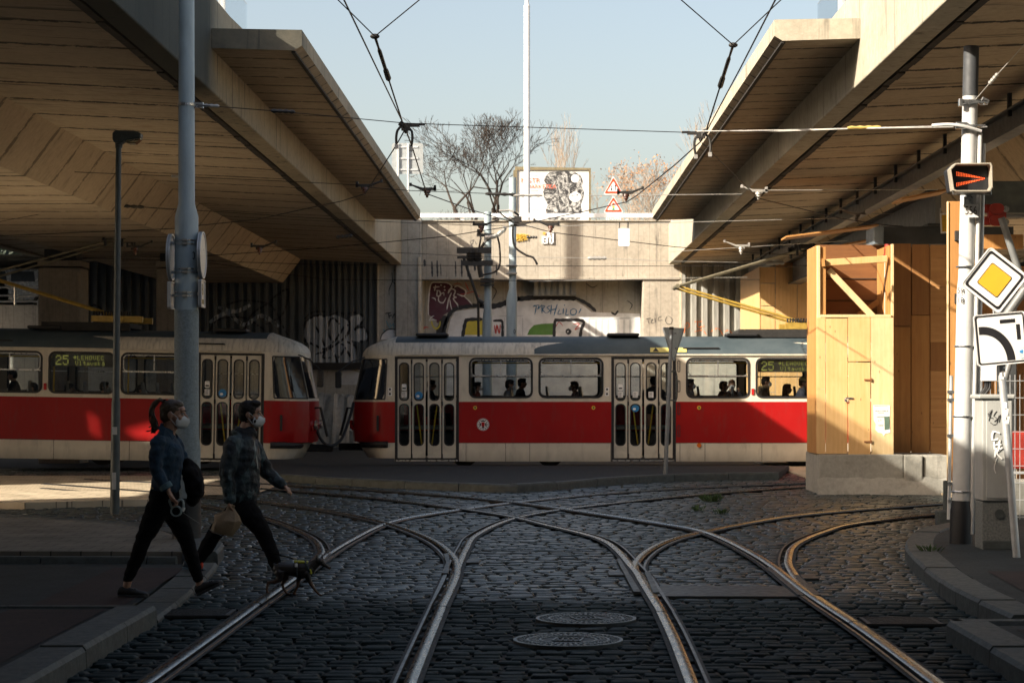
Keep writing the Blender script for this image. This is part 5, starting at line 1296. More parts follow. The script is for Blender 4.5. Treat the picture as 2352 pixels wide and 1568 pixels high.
def right_pole():
    D = 20.8; a = P(2206, 1252, D); b = P(2231, 106, D); L = lambda y: a.lerp(b, (1252-y)/(1252-106))
    t = thing('catenary_pole', a, 'tall white pole numbered 556 with an arrow signal, right', 'pole')
    mb = MB(); mb.tube([L(1170), L(668), L(640), L(220), L(108)], [.096,.094,.082,.079,.078], 28); mb.build('pole', M_POLEW, t, smooth=True)
    mb = MB(); mb.tube([L(1254), L(1172), L(1158), L(1149)], [.115,.113,.100,.098], 28); mb.build('tar_base', M_TAR, t, smooth=True)
    mb = MB(); mb.tube([L(222)+Vector((0,0,.0)), L(107)], [.0805,.0795], 28); mb.build('dark_top', mat('dark pole top', (.05,.055,.06), .6), t, smooth=True)
    dx = Vector((.105, -.03, 0))
    for nm, off, r, y0, y1, m in (('conduit', Vector((.100,-.055,0)), .024, 1225, 308, M_POLEW), ('conduit', Vector((.150,-.005,0)), .022, 1225, 330, M_GALV)):
        mb = MB(); mb.tube([L(y0)+off, L(y1)+off], r, 12); mb.build(nm, m, t, smooth=True)
    for y in (240, 292, 613, 795, 956, 1128):
        q = L(y); mb = MB(); mb.tube([q+Vector((-.10*math.cos(k2), -.10*math.sin(k2), 0)) for k2 in np.linspace(-.3, 3.3, 12)]+[q+Vector((.18,-.02,0))], .009, 6); mb.build('strap', M_STEELB, t)
    q = L(237); mb = MB(); mb.box(q+Vector((0,-.10,0)), (.24,.04,.045)); mb.box(q+Vector((-.12,-.10,-.01)), (.04,.06,.08)); mb.box(q+Vector((.13,-.10,.01)), (.08,.05,.05), Matrix.Rotation(.5, 3, 'Y')); mb.build('clamp', M_STEELB, t, bevel=.006)
    q = L(291); mb = MB(); mb.box(q+Vector((-.10,-.07,0)), (.12,.06,.07)); mb.box(q+Vector((.05,-.09,0)), (.2,.03,.02)); mb.build('clamp', M_STEELB, t, bevel=.006)
    mb = MB(); q = L(300); mb.tube(catmull([q+Vector((.10,-.1,-.02)), q+Vector((-.10,-.13,.03)), q+Vector((-.25,-.1,.05)), q+Vector((-.40,-.05,.045))], .05), .018, 8); mb.build('cable_elbow', M_POLEW, t, smooth=True)
    q = L(484); fr = FRONT(px(2230, D-.13), D-.13, pz(484.5, D-.13)); plate_of(rrect(-.078,-.067,.078,.067,.006), fr, 0, .006, 'number_plate', M_SWHT, t)
    text_obj('556', .125, 'number', lambda u, v, w: fr(u, v, .007+w), mat('faded number brown', (.10,.085,.07), .6), t, sx=.68)
    for s_, y in (('59', 668), ('18', 690)): text_obj(s_, .085, 'number', FRONT(px(2206, D-.1), D-.101, pz(y, D-.1)), M_SBLK, t, sx=.8)
    mb = MB(); q = P(2223, 452, D-.1); mb.box(q, (.05,.09,.07)); mb.box(P(2232, 463, D-.1), (.03,.03,.12)); mb.box(P(2217, 463, D-.1), (.025,.03,.10)); mb.build('bracket', M_STEELB, t)
right_pole()
def arrow_signal():
    D = 20.35; t = thing('tram_signal', P(2225, 410, D), 'black arrow signal box lit with red LED chevron on the white pole', 'signal')
    u0, v0 = px(2225, D), pz(410, D); sc = D/F; fr = FRONT(u0, D, v0)
    q = lambda x, y: ((x-2225)*sc, (410-y)*sc)
    out = [q(*p) for p in ((2183,440),(2176,391),(2188,378),(2270,377),(2273,384),(2274,433),(2268,443),(2189,443))]
    mb = MB(); inn = [(a*.93, b*.90) for a, b in out]; frame_loop(mb, list(reversed(out)), list(reversed(inn)), fr, -.02, .13); 
    mb.build('hood', mat('signal housing grey', (.34,.31,.25), .5, var=.15, scale=9), t, bevel=.004)
    mb = MB(); mb.prism(list(reversed(out)), lambda u, v, w: fr(u, v, -.2+w), .19); mb.build('housing', M_SBLK, t, bevel=.01)
    plate_of([(a*.935, b*.905) for a, b in reversed(out)], fr, -.01, .0, 'screen', M_SBLK, t)
    mb = MB(); tip = q(2264.5, 410.3)
    for yb0, yb1 in ((395.2, 403.4), (420.8, 427.8)):
        for r in range(4):
            y = yb0+(yb1-yb0)*r/3; a = q(2197.5, y)
            for i in range(18):
                f = i/18; p = (a[0]+(tip[0]-a[0])*f, a[1]+(tip[1]-a[1])*f)
                mb.box(fr(p[0], p[1], .003), (.0070, .006, .0040))
    mb.build('led_chevron', mat('red led', (.6,.05,.01), .4, bump=0, emit=(1, .13, .03), estr=1.1), t)
    mb = MB(); mb.tube([fr(*q(2186,440), .05), fr(*q(2187,447), .05), fr(*q(2196,448), .05)], .007, 6); mb.tube([fr(*q(2271,440), .0), fr(*q(2276,447), 0), fr(*q(2276,405), 0)], .006, 6); mb.tube([fr(*q(2196,447), 0), fr(*q(2276,447), 0)], .006, 6); mb.build('cradle', M_STEELB, t)
arrow_signal()
def leaning_signs():
    a = G(2336, 1279, .118); D = a.y; b = P(2279, 590, D)
    t = thing('sign_post', a, 'leaning grey post carrying the priority sign and the bent-road plate', 'sign post')
    mb = MB(); mb.tube([a+Vector((0,0,-.05)), b], .037, 16); mb.build('post', M_GALV, t, smooth=True)
    mb = MB()
    rng = random.Random(3)
    for i in range(9):
        p = a.lerp(b, rng.uniform(.45, .68)); mb.box(p+Vector((rng.uniform(-.012,.012), -.0375, 0)), (rng.uniform(.02,.04), .004, rng.uniform(.03,.09)), Matrix.Rotation(rng.uniform(-.2,.2), 3, 'Y'))
    mb.build('torn_stickers', M_STK, t)
    D1 = D-.09
    def fr_of(cx, cy, rot, D_):
        x0, z0 = px(cx, D_), pz(cy, D_); c, s = math.cos(rot), math.sin(rot)
        return lambda u, v, w: Vector((x0+u*c-v*s, D_-w, z0+u*s+v*c))
    fr = fr_of(2283.5, 643.5, math.radians(45+7), D1); h = .228
    plate_of(rrect(-h,-h,h,h,.035), fr, 0, .012, 'priority_plate', M_SWHT, t)
    mb = MB(); frame_loop(mb, rrect(-h*.90,-h*.90,h*.90,h*.90,.028), rrect(-h*.80,-h*.80,h*.80,h*.80,.022), fr, .010, .0145); mb.build('black_border', M_SBLK, t)
    mb = MB(); frame_loop(mb, rrect(-h,-h,h,h,.035), rrect(-h*.965,-h*.965,h*.965,h*.965,.032), fr, -.012, .018); mb.build('rim', M_SWHT, t)
    plate_of(rrect(-h*.535,-h*.535,h*.535,h*.535,.02), fr, .011, .0150, 'black_square', M_SBLK, t); plate_of(rrect(-h*.505,-h*.505,h*.505,h*.505,.018), fr, .015, .0178, 'yellow_square', M_SYEL, t)
    fr = fr_of(2299, 778, math.radians(5.2), D1); h = .245
    plate_of(rrect(-h,-h,h,h,.03), fr, 0, .012, 'direction_plate', M_SWHT, t)
    mb = MB(); frame_loop(mb, rrect(-h*.95,-h*.95,h*.95,h*.95,.025), rrect(-h*.89,-h*.89,h*.89,h*.89,.02), fr, .010, .0145); mb.build('black_border', M_SBLK, t)
    mb = MB(); frame_loop(mb, rrect(-h,-h,h,h,.03), rrect(-h*.975,-h*.975,h*.975,h*.975,.028), fr, -.012, .016); mb.build('rim', M_SWHT, t)
    arc = []; cx, cy = -.19, -.21
    for i in range(17):
        a_ = math.radians(90-90*i/16); arc.append((a_,))
    mb = MB(); o = [(-.185+.30*math.cos(a_), -.205+.335*math.sin(a_)) for (a_,) in arc]; i_ = [(-.185+.225*math.cos(a_), -.205+.26*math.sin(a_)) for (a_,) in arc]
    poly = [(-.185-.02,.13)]+o+[(o[-1][0], -.21)]+[(i_[-1][0], -.21)]+list(reversed(i_))+[(-.205,.055)]
    mb.prism(list(reversed(poly)), lambda u, v, w: fr(u, v, .012+w), .003); mb.build('thick_curve', M_SBLK, t)
    for n_, (x0, y0, x1, y1) in (('thin_bar', (.0, .145, .145, .18)), ('thin_bar', (.15, -.02, .185, .125))): plate_of([(x0,y0),(x1,y0),(x1,y1),(x0,y1)], fr, .012, .015, n_, M_SBLK, t)
    sfr = lambda u, v, w: fr(.185+u*.93-v*.37, -.15+u*.37+v*.93, .0135+w)
    st_ = plate_of(rrect(-.035,-.05,.035,.05,.004), sfr, 0, .002, 'heart_sticker', mat('sticker pale blue', (.50,.60,.62), .4), t)
    mb = MB(); mb.prism([(0,-.008),(.018,.016),(.012,.030),(0,.022),(-.012,.030),(-.018,.016)], lambda u, v, w: sfr(u, v, .002+w), .0015); mb.build('heart', M_STB, st_)
    mb = MB(); mb.box(P(2290, 716, D-.045), (.05,.05,.04)); mb.box(P(2301, 838, D-.045), (.05,.05,.04)); mb.build('clip', M_STEELB, t)
leaning_signs()
def cabinet():
    D = 20.0; x0, x1 = px(2256, D), px(2326, D); zt, zm = pz(915, D), pz(1150, D); dp = .36
    t = thing('utility_cabinet', ((x0+x1)/2, D+.2, .12), 'pale grey utility cabinet with scribbled tags beside the white pole', 'cabinet')
    mb = MB(); mb.box(((x0+x1)/2, D+dp/2, (zt+zm)/2), (x1-x0, dp, zt-zm)); M_CAB = mat('cabinet grey paint', (.36,.37,.355), .5, var=.10, scale=3, dirt=(.25,.22,.17), dirt_amt=.35, stretch=(2,2,.6)); mb.build('body', M_CAB, t, bevel=.012)
    mb = MB(); mb.box(((x0+x1)/2-.01, D+dp/2, zt+.02), (x1-x0+.06, dp+.06, .045)); mb.build('cap', M_CAB, t, bevel=.015)
    mb = MB(); mb.box(((x0+x1)/2+.015, D-.006, (zt+zm)/2), (x1-x0-.05, .012, zt-zm-.05)); mb.build('door', M_CAB, t, bevel=.006)
    M_CB = mat('speckled cabinet base', (.17,.18,.17), .8, var=.4, scale=45, bump=.4); mb = MB(); mb.box(((x0+x1)/2+.0, D+dp/2+.012, (zm+.11)/2), (x1-x0-.01, dp-.02, zm-.11-.012)); mb.build('base', M_CB, t, bevel=.01)
    mb = MB(); mb.box(((x0+x1)/2+.01, D+dp/2+.012, .16), (x1-x0+.0, dp, .10)); mb.build('footing', M_KERB, t, bevel=.015)
    def scrib(lines, w_, m, nm):
        mb = MB()
        for l in lines:
            c = catmull([P(x, y, D-.016) for x, y in l], .02) if len(l) > 2 else [P(*l[0], D-.016), P(*l[1], D-.016)]
            mb.tube(c, [(w_, .0025)]*len(c) if False else w_, 5)
        mb.build(nm, m, t)
    R6_ = lambda pts: [(1493+x*.3652, 516.8+y*.3652) for x, y in pts]
    scrib([R6_([(2122,1190),(2150,1160),(2128,1200),(2160,1215)]), R6_([(2150,1165),(2130,1230)]), R6_([(2180,1170),(2160,1200),(2185,1215),(2165,1235)]), R6_([(2195,1195),(2180,1245)]), R6_([(2205,1190),(2195,1240)]), R6_([(2140,1240),(2160,1255),(2180,1250)])], .003, M_SBLK, 'tag')
    scrib([R6_([(2200,1310),(2160,1300),(2155,1350),(2190,1345)]), R6_([(2165,1360),(2170,1410)]), R6_([(2200,1350),(2195,1420)]), R6_([(2160,1385),(2210,1380)]), R6_([(2180,1400),(2170,1460)]), R6_([(2215,1400),(2180,1430),(2215,1470)])], .010, M_STK, 'tag')
    scrib([R6_([(2185,1460),(2170,1500),(2165,1530),(2175,1560)])], .004, M_STK, 'tag')
    mb = MB()
    c0 = P(2296, 1180, D+.01)
    mb.cyl(c0, c0+Vector((0,-.004,0)), .05, 12); mb.build('scuff', M_KERB, t)
cabinet()
def meter_box():
    D = 22.2; t = thing('meter_box', P(2269, 857, D), 'small white box with black cables above the utility cabinet', 'box')
    mb = MB(); mb.box(P(2269, 857, D), (.175, .12, .175)); mb.build('case', M_WHITE, t, bevel=.008)
    for i, (dx, r) in enumerate(((-.02,.016),(.03,.016),(.0,.014))):
        c = P(2266, 874, D)+Vector((dx,-.02,0)); mb = MB(); mb.tube(catmull([c, c+Vector((0,0,-.08)), c+Vector((-.06,0,-.16)), c+Vector((-.10,0,-.30))], .04), r, 8); mb.build('cable', M_SBLK, t, smooth=True)
meter_box()
def mesh_fence():
    D = 23.6; x0, x1 = px(2252, D), px(2440, D); z0, z1 = pz(1192, D), pz(868, D)
    t = thing('mesh_fence', ((x0+x1)/2, D, 0), 'white welded mesh fence panel at the right edge behind the cabinet', 'fence')
    mb = MB()
    for x in np.arange(x0, x1, .058): mb.box((x, D, (z0+z1)/2+.02), (.007, .007, z1-z0+.04))
    for z in np.arange(z0+.03, z1, .20): mb.box((((x0+x1)/2), D-.007, z), (x1-x0, .007, .008))
    mb.build('wire_mesh', M_GALV, t)
    mb = MB(); mb.cyl((x0, D, .02), (x0, D, z1), .022, 10); mb.build('post', M_GALV, t)
    mb = MB(); mb.cyl((x1, D, .02), (x1, D, z1), .022, 10); mb.build('post', M_GALV, t)
    mb = MB(); mb.bar((x0, D, pz(1085, D)), (x1, D, pz(1085, D)), .03, .03); mb.build('rail', M_GALV, t)
    x0, D = px(2185, 22.6), 22.6
    t = thing('fence_post', (x0, D, 0), 'thin galvanised fence post with clamps left of the white pole', 'post')
    mb = MB(); mb.tube([(x0-.03, D, .25), (x0, D, pz(862, D))], .020, 10); mb.build('tube', M_GALV, t)
    for y in (900, 918, 1000, 1110, 1150):
        mb = MB(); mb.box((x0-.01, D-.01, pz(y, D)), (.065, .06, .035)); mb.build('clamp', M_STEELB, t)
    t = thing('concrete_block', G(2172, 1204, .0), 'grey concrete post foot standing on the cobbles by the right kerb', 'concrete block')
    c = G(2170, 1205, 0.02); mb = MB(); mb.box(c+Vector((.0,.1,.08)), (.17,.22,.20)); mb.build('block', M_KERB, t, bevel=.02)
    mb = MB(); mb.box(c+Vector((.05,.12,.30)), (.075,.12,.5)); mb.build('stub', M_KERB, t, bevel=.012)
mesh_fence()
def yield_sign():
    D = 38.2; a = G(1528, 1088, .11); b = P(1540.5, 755, D); b.y = a.y
    t = thing('road_sign', a, 'yield sign seen from behind on a leaning post in front of the right tram', 'road sign')
    mb = MB(); mb.tube([a+Vector((0,0,-.05)), a.lerp(b, .74), a.lerp(b, .745), b], [.040,.040,.034,.034], 14); mb.build('post', mat('dull post grey', (.17,.19,.20), .55, metal=.2, var=.2), t, smooth=True)
    mb = MB(); mb.cyl(b+Vector((0,0,-.02)), b+Vector((0,0,.03)), .042, 14); mb.build('cap', M_DRIP, t)
    ang = math.radians(52); rt = Vector((math.cos(ang), math.sin(ang), 0)); nr = Vector((math.sin(ang), -math.cos(ang), 0))
    c = P(1547, 752, D)+Vector((0,.10,0)); fr = lambda u, v, w: c+rt*u+Vector((0,0,v))+nr*w
    tri = rpoly([(-.37,0),(.0,-.66),(.37,0)], .06); plate_of(tri, fr, 0, .012, 'triangle', M_SBACK, t)
    mb = MB(); frame_loop(mb, tri, [(a_*.93, b_*.93-.02) for a_, b_ in tri], fr, -.01, .024); mb.build('rim', M_SBACK, t)
    mb = MB(); mb.box(b+Vector((.03,.02,-.10)), (.12,.05,.03)); mb.box(b+Vector((.03,.02,-.38)), (.12,.05,.03)); mb.build('bracket', M_STEELB, t)
    mb = MB(); q = a.lerp(b, .60); mb.tube([q+Vector((.0,0,.28)), q+Vector((.13,0,.30)), q+Vector((.15,0,.2)), q+Vector((.15,0,-.2)), q+Vector((.13,0,-.27)), q+Vector((0,0,-.25))], .016, 8); mb.build('hanger', M_DPOLE, t, smooth=True)
yield_sign()
# ---------------------------------------------------------------- catenary poles in front of the wall, wires and fittings
M_WIRE = mat('dark copper wire', (.025,.022,.02), .5, metal=.4, bump=0)
M_WIREL = mat('bright span wire', (.50,.49,.45), .45, metal=.5, bump=0)
M_INS = mat('brown insulator', (.10,.04,.025), .3, bump=0)
M_FIT = mat('dark cast fitting', (.035,.033,.03), .5, metal=.3, bump=0)
M_FITL = mat('pale cast fitting', (.42,.41,.38), .5, metal=.4, bump=0)
def cpole(xu, wu, xl, wl, ytop, ystep, D, label, num=None):
    zz = lambda y: pz(y, D); x = px(xl, D); t = thing('catenary_pole', (x, D, 0), label, 'pole', 'catenary poles between the tram and the wall')
    ru, rl = wu/2/F*D, wl/2/F*D
    mb = MB(); mb.tube([(x, D, 0), (x, D, zz(ystep+12)), (px(xu, D), D, zz(ystep-10)), (px(xu, D), D, zz(ytop))], [rl*1.02, rl, ru, ru], 24); mb.build('pole', M_POLE, t, smooth=True)
    return t, x, zz
tA, xA, zA = cpole(1120.5, 17, 1119.5, 23, 487, 718, 49.6, 'pale catenary pole carrying the black switch gear, left of two')
for y in (648, 655, 642):
    mb = MB(); mb.box((xA, 49.48, zA(y)), (.34, .22, .035)); mb.build('clamp', M_FIT, tA)
mb = MB(); mb.box((xA-.05, 49.45, zA(541)), (.42,.14,.07)); mb.box((xA-.20, 49.4, zA(534)), (.10,.10,.13)); mb.build('top_bracket', M_FIT, tA)
tB, xB, zB = cpole(1177.5, 17, 1175.5, 25, 408, 673, 49.0, 'pale catenary pole reaching above the guard rail, right of two')
for y in (611, 628, 502): 
    mb = MB(); mb.box((xB, 48.9, zB(y)), (.27, .24, .035)); mb.build('clamp', M_FITL, tB)
text_obj('0', .16, 'number', FRONT(xB+.07, 49-.125, zB(762)), M_SBLK, tB, sx=.7)
def R5p(l, D): return [P(746.5+x*.34785, 516.8+y*.34785, D) for x, y in l]
def switchgear():
    D = 49.2; t = thing('switch_gear', P(1095, 590, D), 'black overhead line switch on a bracket beside the left catenary pole', 'switch gear')
    mb = MB(); a = lambda x, y: R5p([(x, y)], D)[0]
    for x in (965, 1005): mb.tube([a(x,165), a(x,180), a(x,183), a(x,198), a(x,201), a(x,216), a(x,219), a(x,240)], [.10,.10,.13,.10,.13,.10,.13,.09], 12)
    mb.build('insulators', M_FIT, t, smooth=True)
    mb = MB(); mb.box(a(985,168), (.85,.16,.14)); mb.box(a(1008,250), (.75,.14,.12)); mb.box(a(940,214), (.5,.10,.06)); mb.build('frame', M_FIT, t)
    mb = MB(); mb.tube([a(915,215), a(1012,498)], .035, 8); mb.tube([a(1012,498), a(1046,518)], .05, 8); mb.tube([a(1012,500), a(1014,740)], .032, 8); mb.tube([a(1015,255), a(1032,345)], .06, 8); mb.build('rods', M_FIT, t)
    mb = MB()
    for l in ([(965,150),(985,95),(1000,130)],[(975,150),(960,110),(978,98)],[(955,150),(972,128)]): mb.tube([a(*p) for p in l], .012, 5)
    mb.build('horns', M_FITL, t)
    mb = MB()
    for l in ([(1020,45),(1028,90),(1015,160)],[(1080,90),(1050,115),(1020,165)],[(1100,85),(1060,110),(1030,165)],[(1130,60),(1150,120),(1155,260),(1120,310),(1035,330)]): mb.tube(catmull([a(*p) for p in l], .1), .026, 6)
    mb.build('leads', M_WIRE, t, smooth=True)
switchgear()
mb = MB(); rng = random.Random(8)
c = catmull(R5p([(1065,75),(1110,78),(1150,55),(1195,22)], 49.1), .06)
mb.tube([p+Vector((rng.uniform(-.03,.03), rng.uniform(-.03,.03), rng.uniform(-.03,.03))) for p in c], .055, 7); tag(mb.build('cable_bundle', M_FITL, smooth=True), 'knotted grey cable bundle slung between the two catenary poles', 'cable')
mb = MB(); mb.tube(catmull(R5p([(1242,10),(1240,80),(1258,150),(1330,200),(1375,215),(1402,262)], 48.6), .1), .026, 7); tag(mb.build('feeder_cable', M_WIRE, smooth=True), 'curved black feeder cable right of the right catenary pole', 'cable')
NW = [0]
def wire(pts, r, m, label, name='span_wire', cat='wire', grp='overhead wires over the junction', sag=0):
    mb = MB(); out = []
    for a, b in zip(pts, pts[1:]):
        n = 8 if sag else 2
        for i in range(n): out.append(a.lerp(b, i/n)+Vector((0,0,-sag*4*(i/n)*(1-i/n))))
    out.append(pts[-1]); mb.tube(out, r, 6, False); return tag(mb.build(name, m, fix=True, smooth=True), label, cat, grp)
ZC = 4.72
Wc = lambda l, z=ZC: [W(x, y, z) for x, y in l]
cw = 'contact_wire'
wire(Wc([(768,-46),(790,0),(860,146),(929,290)]), .0075, M_WIRE, 'thick contact wire coming from the top left to the left frog', cw)
wire(Wc([(929,300),(910,334),(839,445),(781,463),(746,470),(591,504),(456,518),(400,525),(0,542),(-200,548)]), .0085, M_WIRE, 'contact wire curving left from the left frog under the viaduct', cw)
wire(Wc([(933,300),(949,345),(980,445),(1085,483),(1177,510),(1268,534),(1550,567),(1760,583),(1900,590)]), .0085, M_WIRE, 'contact wire bending right from the left frog across both poles', cw)
wire(Wc([(1806,-46),(1781,0),(1700,158),(1612,322)]), .0075, M_WIRE, 'thick contact wire coming from the top right to the right frog', cw)
wire(Wc([(1610,325),(1581,351),(1550,379),(1463,449),(1439,464),(1330,488),(1188,518),(1094,532),(1025,543),(746,569),(400,592)]), .0085, M_WIRE, 'contact wire bending left from the right frog past both poles', cw)
wire(Wc([(1613,329),(1680,395),(1743,456),(1931,502),(2041,518),(2200,528)]), .0085, M_WIRE, 'contact wire bending right from the right frog to the hoarding', cw)
def hanger(v1, v2, j, rod, end, label):
    D = 20.8; zj = 5.25
    J = W(*j, zj); t = thing('wire_hanger', J, label, 'wire hanger', 'wire hangers above the frogs')
    E = W(*end, ZC+.05)
    mb = MB(); mb.tube([W(*v1, zj+.25), J], .006, 6, False); mb.tube([W(*v2, zj+.25), J], .006, 6, False); mb.build('bridle', M_WIRE, t)
    mb = MB(); mb.tube([J, J.lerp(E, .12), J.lerp(E, .15), J.lerp(E, .34), J.lerp(E, .36), J.lerp(E, .44), J.lerp(E, .47)], [.016,.012,.022,.020,.030,.032,.012], 8); mb.ball(J, .035, 6, (1.4,1,.8)); mb.build('turnbuckle', M_FIT, t)
    mb = MB(); mb.tube([J.lerp(E, .46), E], .009, 6); mb.build('rod', M_WIRE, t)
hanger((772,-4), (966,-2), (861,84), None, (926,286), 'hanging wire bridle with turnbuckle above the left frog')
hanger((1562,-2), (1796,-2), (1684,104), None, (1622,300), 'hanging wire bridle with turnbuckle above the right frog')
def frog(x, y, s, label):
    c = W(x, y, ZC); t = thing('wire_frog', c, label, 'wire fitting', 'overhead wire frogs')
    k = c.y/F
    q = lambda dx, dy: c+Vector((dx*k*s, 0, -dy*k))
    mb = MB(); mb.tube([q(-10,-8), q(0,0), q(6,16)], [.03,.04,.02], 8); mb.box(q(18,-2), (.18,.05,.035)); mb.box(q(38,-4), (.10,.03,.025)); mb.box(q(4,2), (.10,.06,.08)); mb.build('body', M_FIT, t)
    mb = MB(); mb.tube(catmull([q(-6,0), q(-15,10), q(-18,28), q(-17,44)], .03), .015, 7); mb.tube(catmull([q(10,4), q(18,12), q(19,30), q(16,50)], .03), .015, 7); mb.build('horns', M_FIT, t, smooth=True)
    mb = MB(); mb.box(q(-17,47), (.04,.04,.05)); mb.box(q(16,52), (.04,.04,.05)); mb.build('clips', M_FITL, t)
frog(928, 290, 1, 'left wire frog with curved horns where the left contact wire splits')
frog(1614, 308, -1, 'right wire frog with curved horns where the right contact wire splits')
# span wires
def sp(l, D, r, m, label, sag=0): return wire([P(x, y, d) for (x, y), d in zip(l, D if isinstance(D, list) else [D]*len(l))], r, m, label, 'span_wire', sag=sag)
sp([(450,241),(640,256),(930,283),(980,285),(1565,304),(1600,303)], [21.4,21.9,22.3,22.4,22.6,22.6], .005, M_WIRE, 'upper span wire from the pale pole across the sky to the right frog')
sp([(1600,302),(1800,299),(1960,295),(2200,289)], [22.6,22.0,21.6,20.8], .0055, M_WIREL, 'bright upper span wire from the right frog to pole 556')
sp([(1620,301),(1800,301.5),(1960,296),(2190,292)], [22.6,22.0,21.6,20.8], .0045, M_WIREL, 'second strand beside the bright upper span wire')
sp([(-60,386),(0,388),(400,405),(746,421),(837,426)], 32.5, .006, M_WIRE, 'middle span wire under the left viaduct to the left pull-off')
sp([(837,430),(945,438),(1129,445),(1188,449)], 32.5, .006, M_WIRE, 'middle span wire between the left pull-offs and the right pole')
sp([(1188,449),(1428,449),(1493,448),(1705,446)], 32.5, .006, M_WIREL, 'bright middle span wire from the poles to the right pull-off')
sp([(1750,437),(2154,436)], 32.5, .0065, M_WIREL, 'bright middle span wire against the right viaduct soffit')
sp([(-60,446),(209,468),(400,480),(804,506),(1094,518),(1180,518)], 38, .006, M_WIRE, 'lower span wire running from the left edge to the right catenary pole')
sp([(1188,520),(1261,520),(1550,511),(1935,501)], 38, .0065, M_WIREL, 'bright lower span wire right of the catenary poles')
sp([(1975,492),(2054,491)], 38, .007, M_WIREL, 'short bright span wire end near the yellow plate')
sp([(500,560),(781,574),(1073,588),(1164,591),(1186,590)], 48.6, .006, M_WIRE, 'thin span wire along the wall left of the poles')
sp([(1186,590),(1372,593),(1550,600),(1792,604)], 48.6, .0065, M_WIREL, 'thin bright span wire along the wall right of the poles')
wire([P(x, y, d) for x, y, d in ((-80,588,42.8),(390,597,43.4),(746,608,44.6),(1233,611,45.3),(1550,611,45.3),(1833,610,45.3),(2100,609,45.3))], .008, M_WIRE, 'tram contact wire right above both trams', cw)
wire([P(x, y, d) for x, y, d in ((-80,594,48.6),(390,590,48.6),(746,642,48.6),(1110,645,48.6),(1330,643.5,48.6),(1550,644,48.6),(1745,642,48.6))], .0075, M_WIRE, 'contact wire of the far track behind the trams', cw)
sp([(1215,646),(1420,642),(1566,638),(1716,637)], 48.4, .007, M_WIREL, 'bright wire crossing the recess top')
sp([(1540,578),(1705,568),(1946,553)], 42, .0065, M_WIREL, 'bright span wire rising right over the hoarding edge')
sp([(1188,450),(1184,508)], [36,36], .006, M_WIRE, 'short vertical drop wire at the right catenary pole')
sp([(2238,232),(2282,181),(2360,95)], [20.7,20.4,20.0], .0045, M_WIREL, 'bright stay wire rising right from pole 556')
sp([(-60,520),(210,470),(300,474),(400,482)], 37, .005, M_WIRE, 'thin crossing wire under the left viaduct')
def insul(x, y, D, dx, dy, ln, label, m=M_INS, r=.028, grp='wire insulators'):
    a = P(x, y, D); d = Vector((dx, 0, -dy)).normalized(); mb = MB(); pts, rs = [], []
    for i in range(9): pts.append(a+d*(ln*(i/8-.5))); rs.append(r*(.55 if i in (0, 8) else (1 if i % 2 else .62)))
    mb.tube(pts, rs, 8); tag(mb.build('insulator', m, smooth=True), label, 'insulator', grp)
insul(480, 243, 21.5, 1, .05, .22, 'pale strain insulator next to the pale pole clamp', M_FITL, .022)
insul(650, 256, 21.9, 1, .05, .26, 'dark strain insulator on the upper span wire', M_FIT, .024)
insul(405, 405, 31, 1, .02, .16, 'glassy insulator beside the pale pole', M_FITL, .03)
insul(1150, 446, 32.5, 1, .03, .5, 'long dark insulator left of the right catenary pole', M_FIT, .03)
insul(1210, 449, 32.5, 1, 0, .5, 'long pale insulator right of the right catenary pole', M_FITL, .026)
insul(1985, 293, 21.5, 1, -.02, .36, 'yellowed strain insulator on the bright upper span wire', mat('yellowed resin', (.55,.40,.12), .4), .022)
insul(2282, 181, 20.4, .65, -.75, .14, 'knotted pale insulator on the stay wire', M_FITL, .024)
insul(1372, 593, 48.5, 1, 0, .45, 'pale strain insulator in front of the beam', M_FITL, .05)
insul(1780, 604, 48.4, 1, 0, .45, 'pale strain insulator before the ribbed cladding', M_FITL, .05)
insul(790, 544 if False else 543, 37.5, 1, -.1, .3, 'ribbed splice clamp on the contact wire under the left slab', M_FIT, .04)
insul(1222, 545, 46, 1, 0, .25, 'ribbed splice clamp near the ochre relief', M_FIT, .035)
insul(300, 474, 37, 1, .05, .5, 'dark line coupling under the left viaduct', M_FIT, .035)
def pulloff(x, y, D, s, label, m=M_FIT, sc=1.0):
    c = P(x, y, D); t = thing('pull_off', c, label, 'wire fitting', 'wire pull-off fittings'); k = D/F*sc
    q = lambda dx, dy: c+Vector((dx*k*s, 0, -dy*k))
    mb = MB(); mb.tube([q(-36,-16), q(-10,-6), q(10,0)], [.012*sc,.022*sc,.03*sc], 7); mb.box(q(-36,-16), (.04*sc,.04*sc,.05*sc)); mb.box(q(4,-6), (.26*sc,.05*sc,.04*sc)); mb.box(q(20,-8), (.04*sc,.05*sc,.09*sc)); mb.build('arm', m, t)
    mb = MB(); mb.tube([q(2,-2), q(2,3), q(2,4), q(2,8), q(2,9), q(2,14)], [.05*sc,.055*sc,.035*sc,.045*sc,.025*sc,.018*sc], 10); mb.build('insulator', M_INS if m is M_FIT else M_FITL, t, smooth=True)
pulloff(979, 440, 31.5, 1, 'pull-off fitting left of the dark trees')
pulloff(840, 432, 31.2, -1, 'pull-off fitting under the left slab edge')
pulloff(1440, 448, 32, -1, 'pull-off fitting beside the triangle signs')
pulloff(1740, 444, 31.5, 1, 'pale pull-off fitting on the right viaduct soffit, upper one', M_FITL)
pulloff(1965, 496, 37, 1, 'pale pull-off fitting on the right viaduct soffit, lower one', M_FITL)
pulloff(1700, 570, 42, 1, 'pale pull-off fitting below the right viaduct', M_FITL)
pulloff(1108, 521, 38, -1, 'dark pull-off fitting before the left catenary pole')
pulloff(1263, 521, 38, 1, 'rusty pull-off fitting above the white relief')
pulloff(313, 571-0, 40.6, -1, 'dark pull-off fitting left of the pale pole under the viaduct')
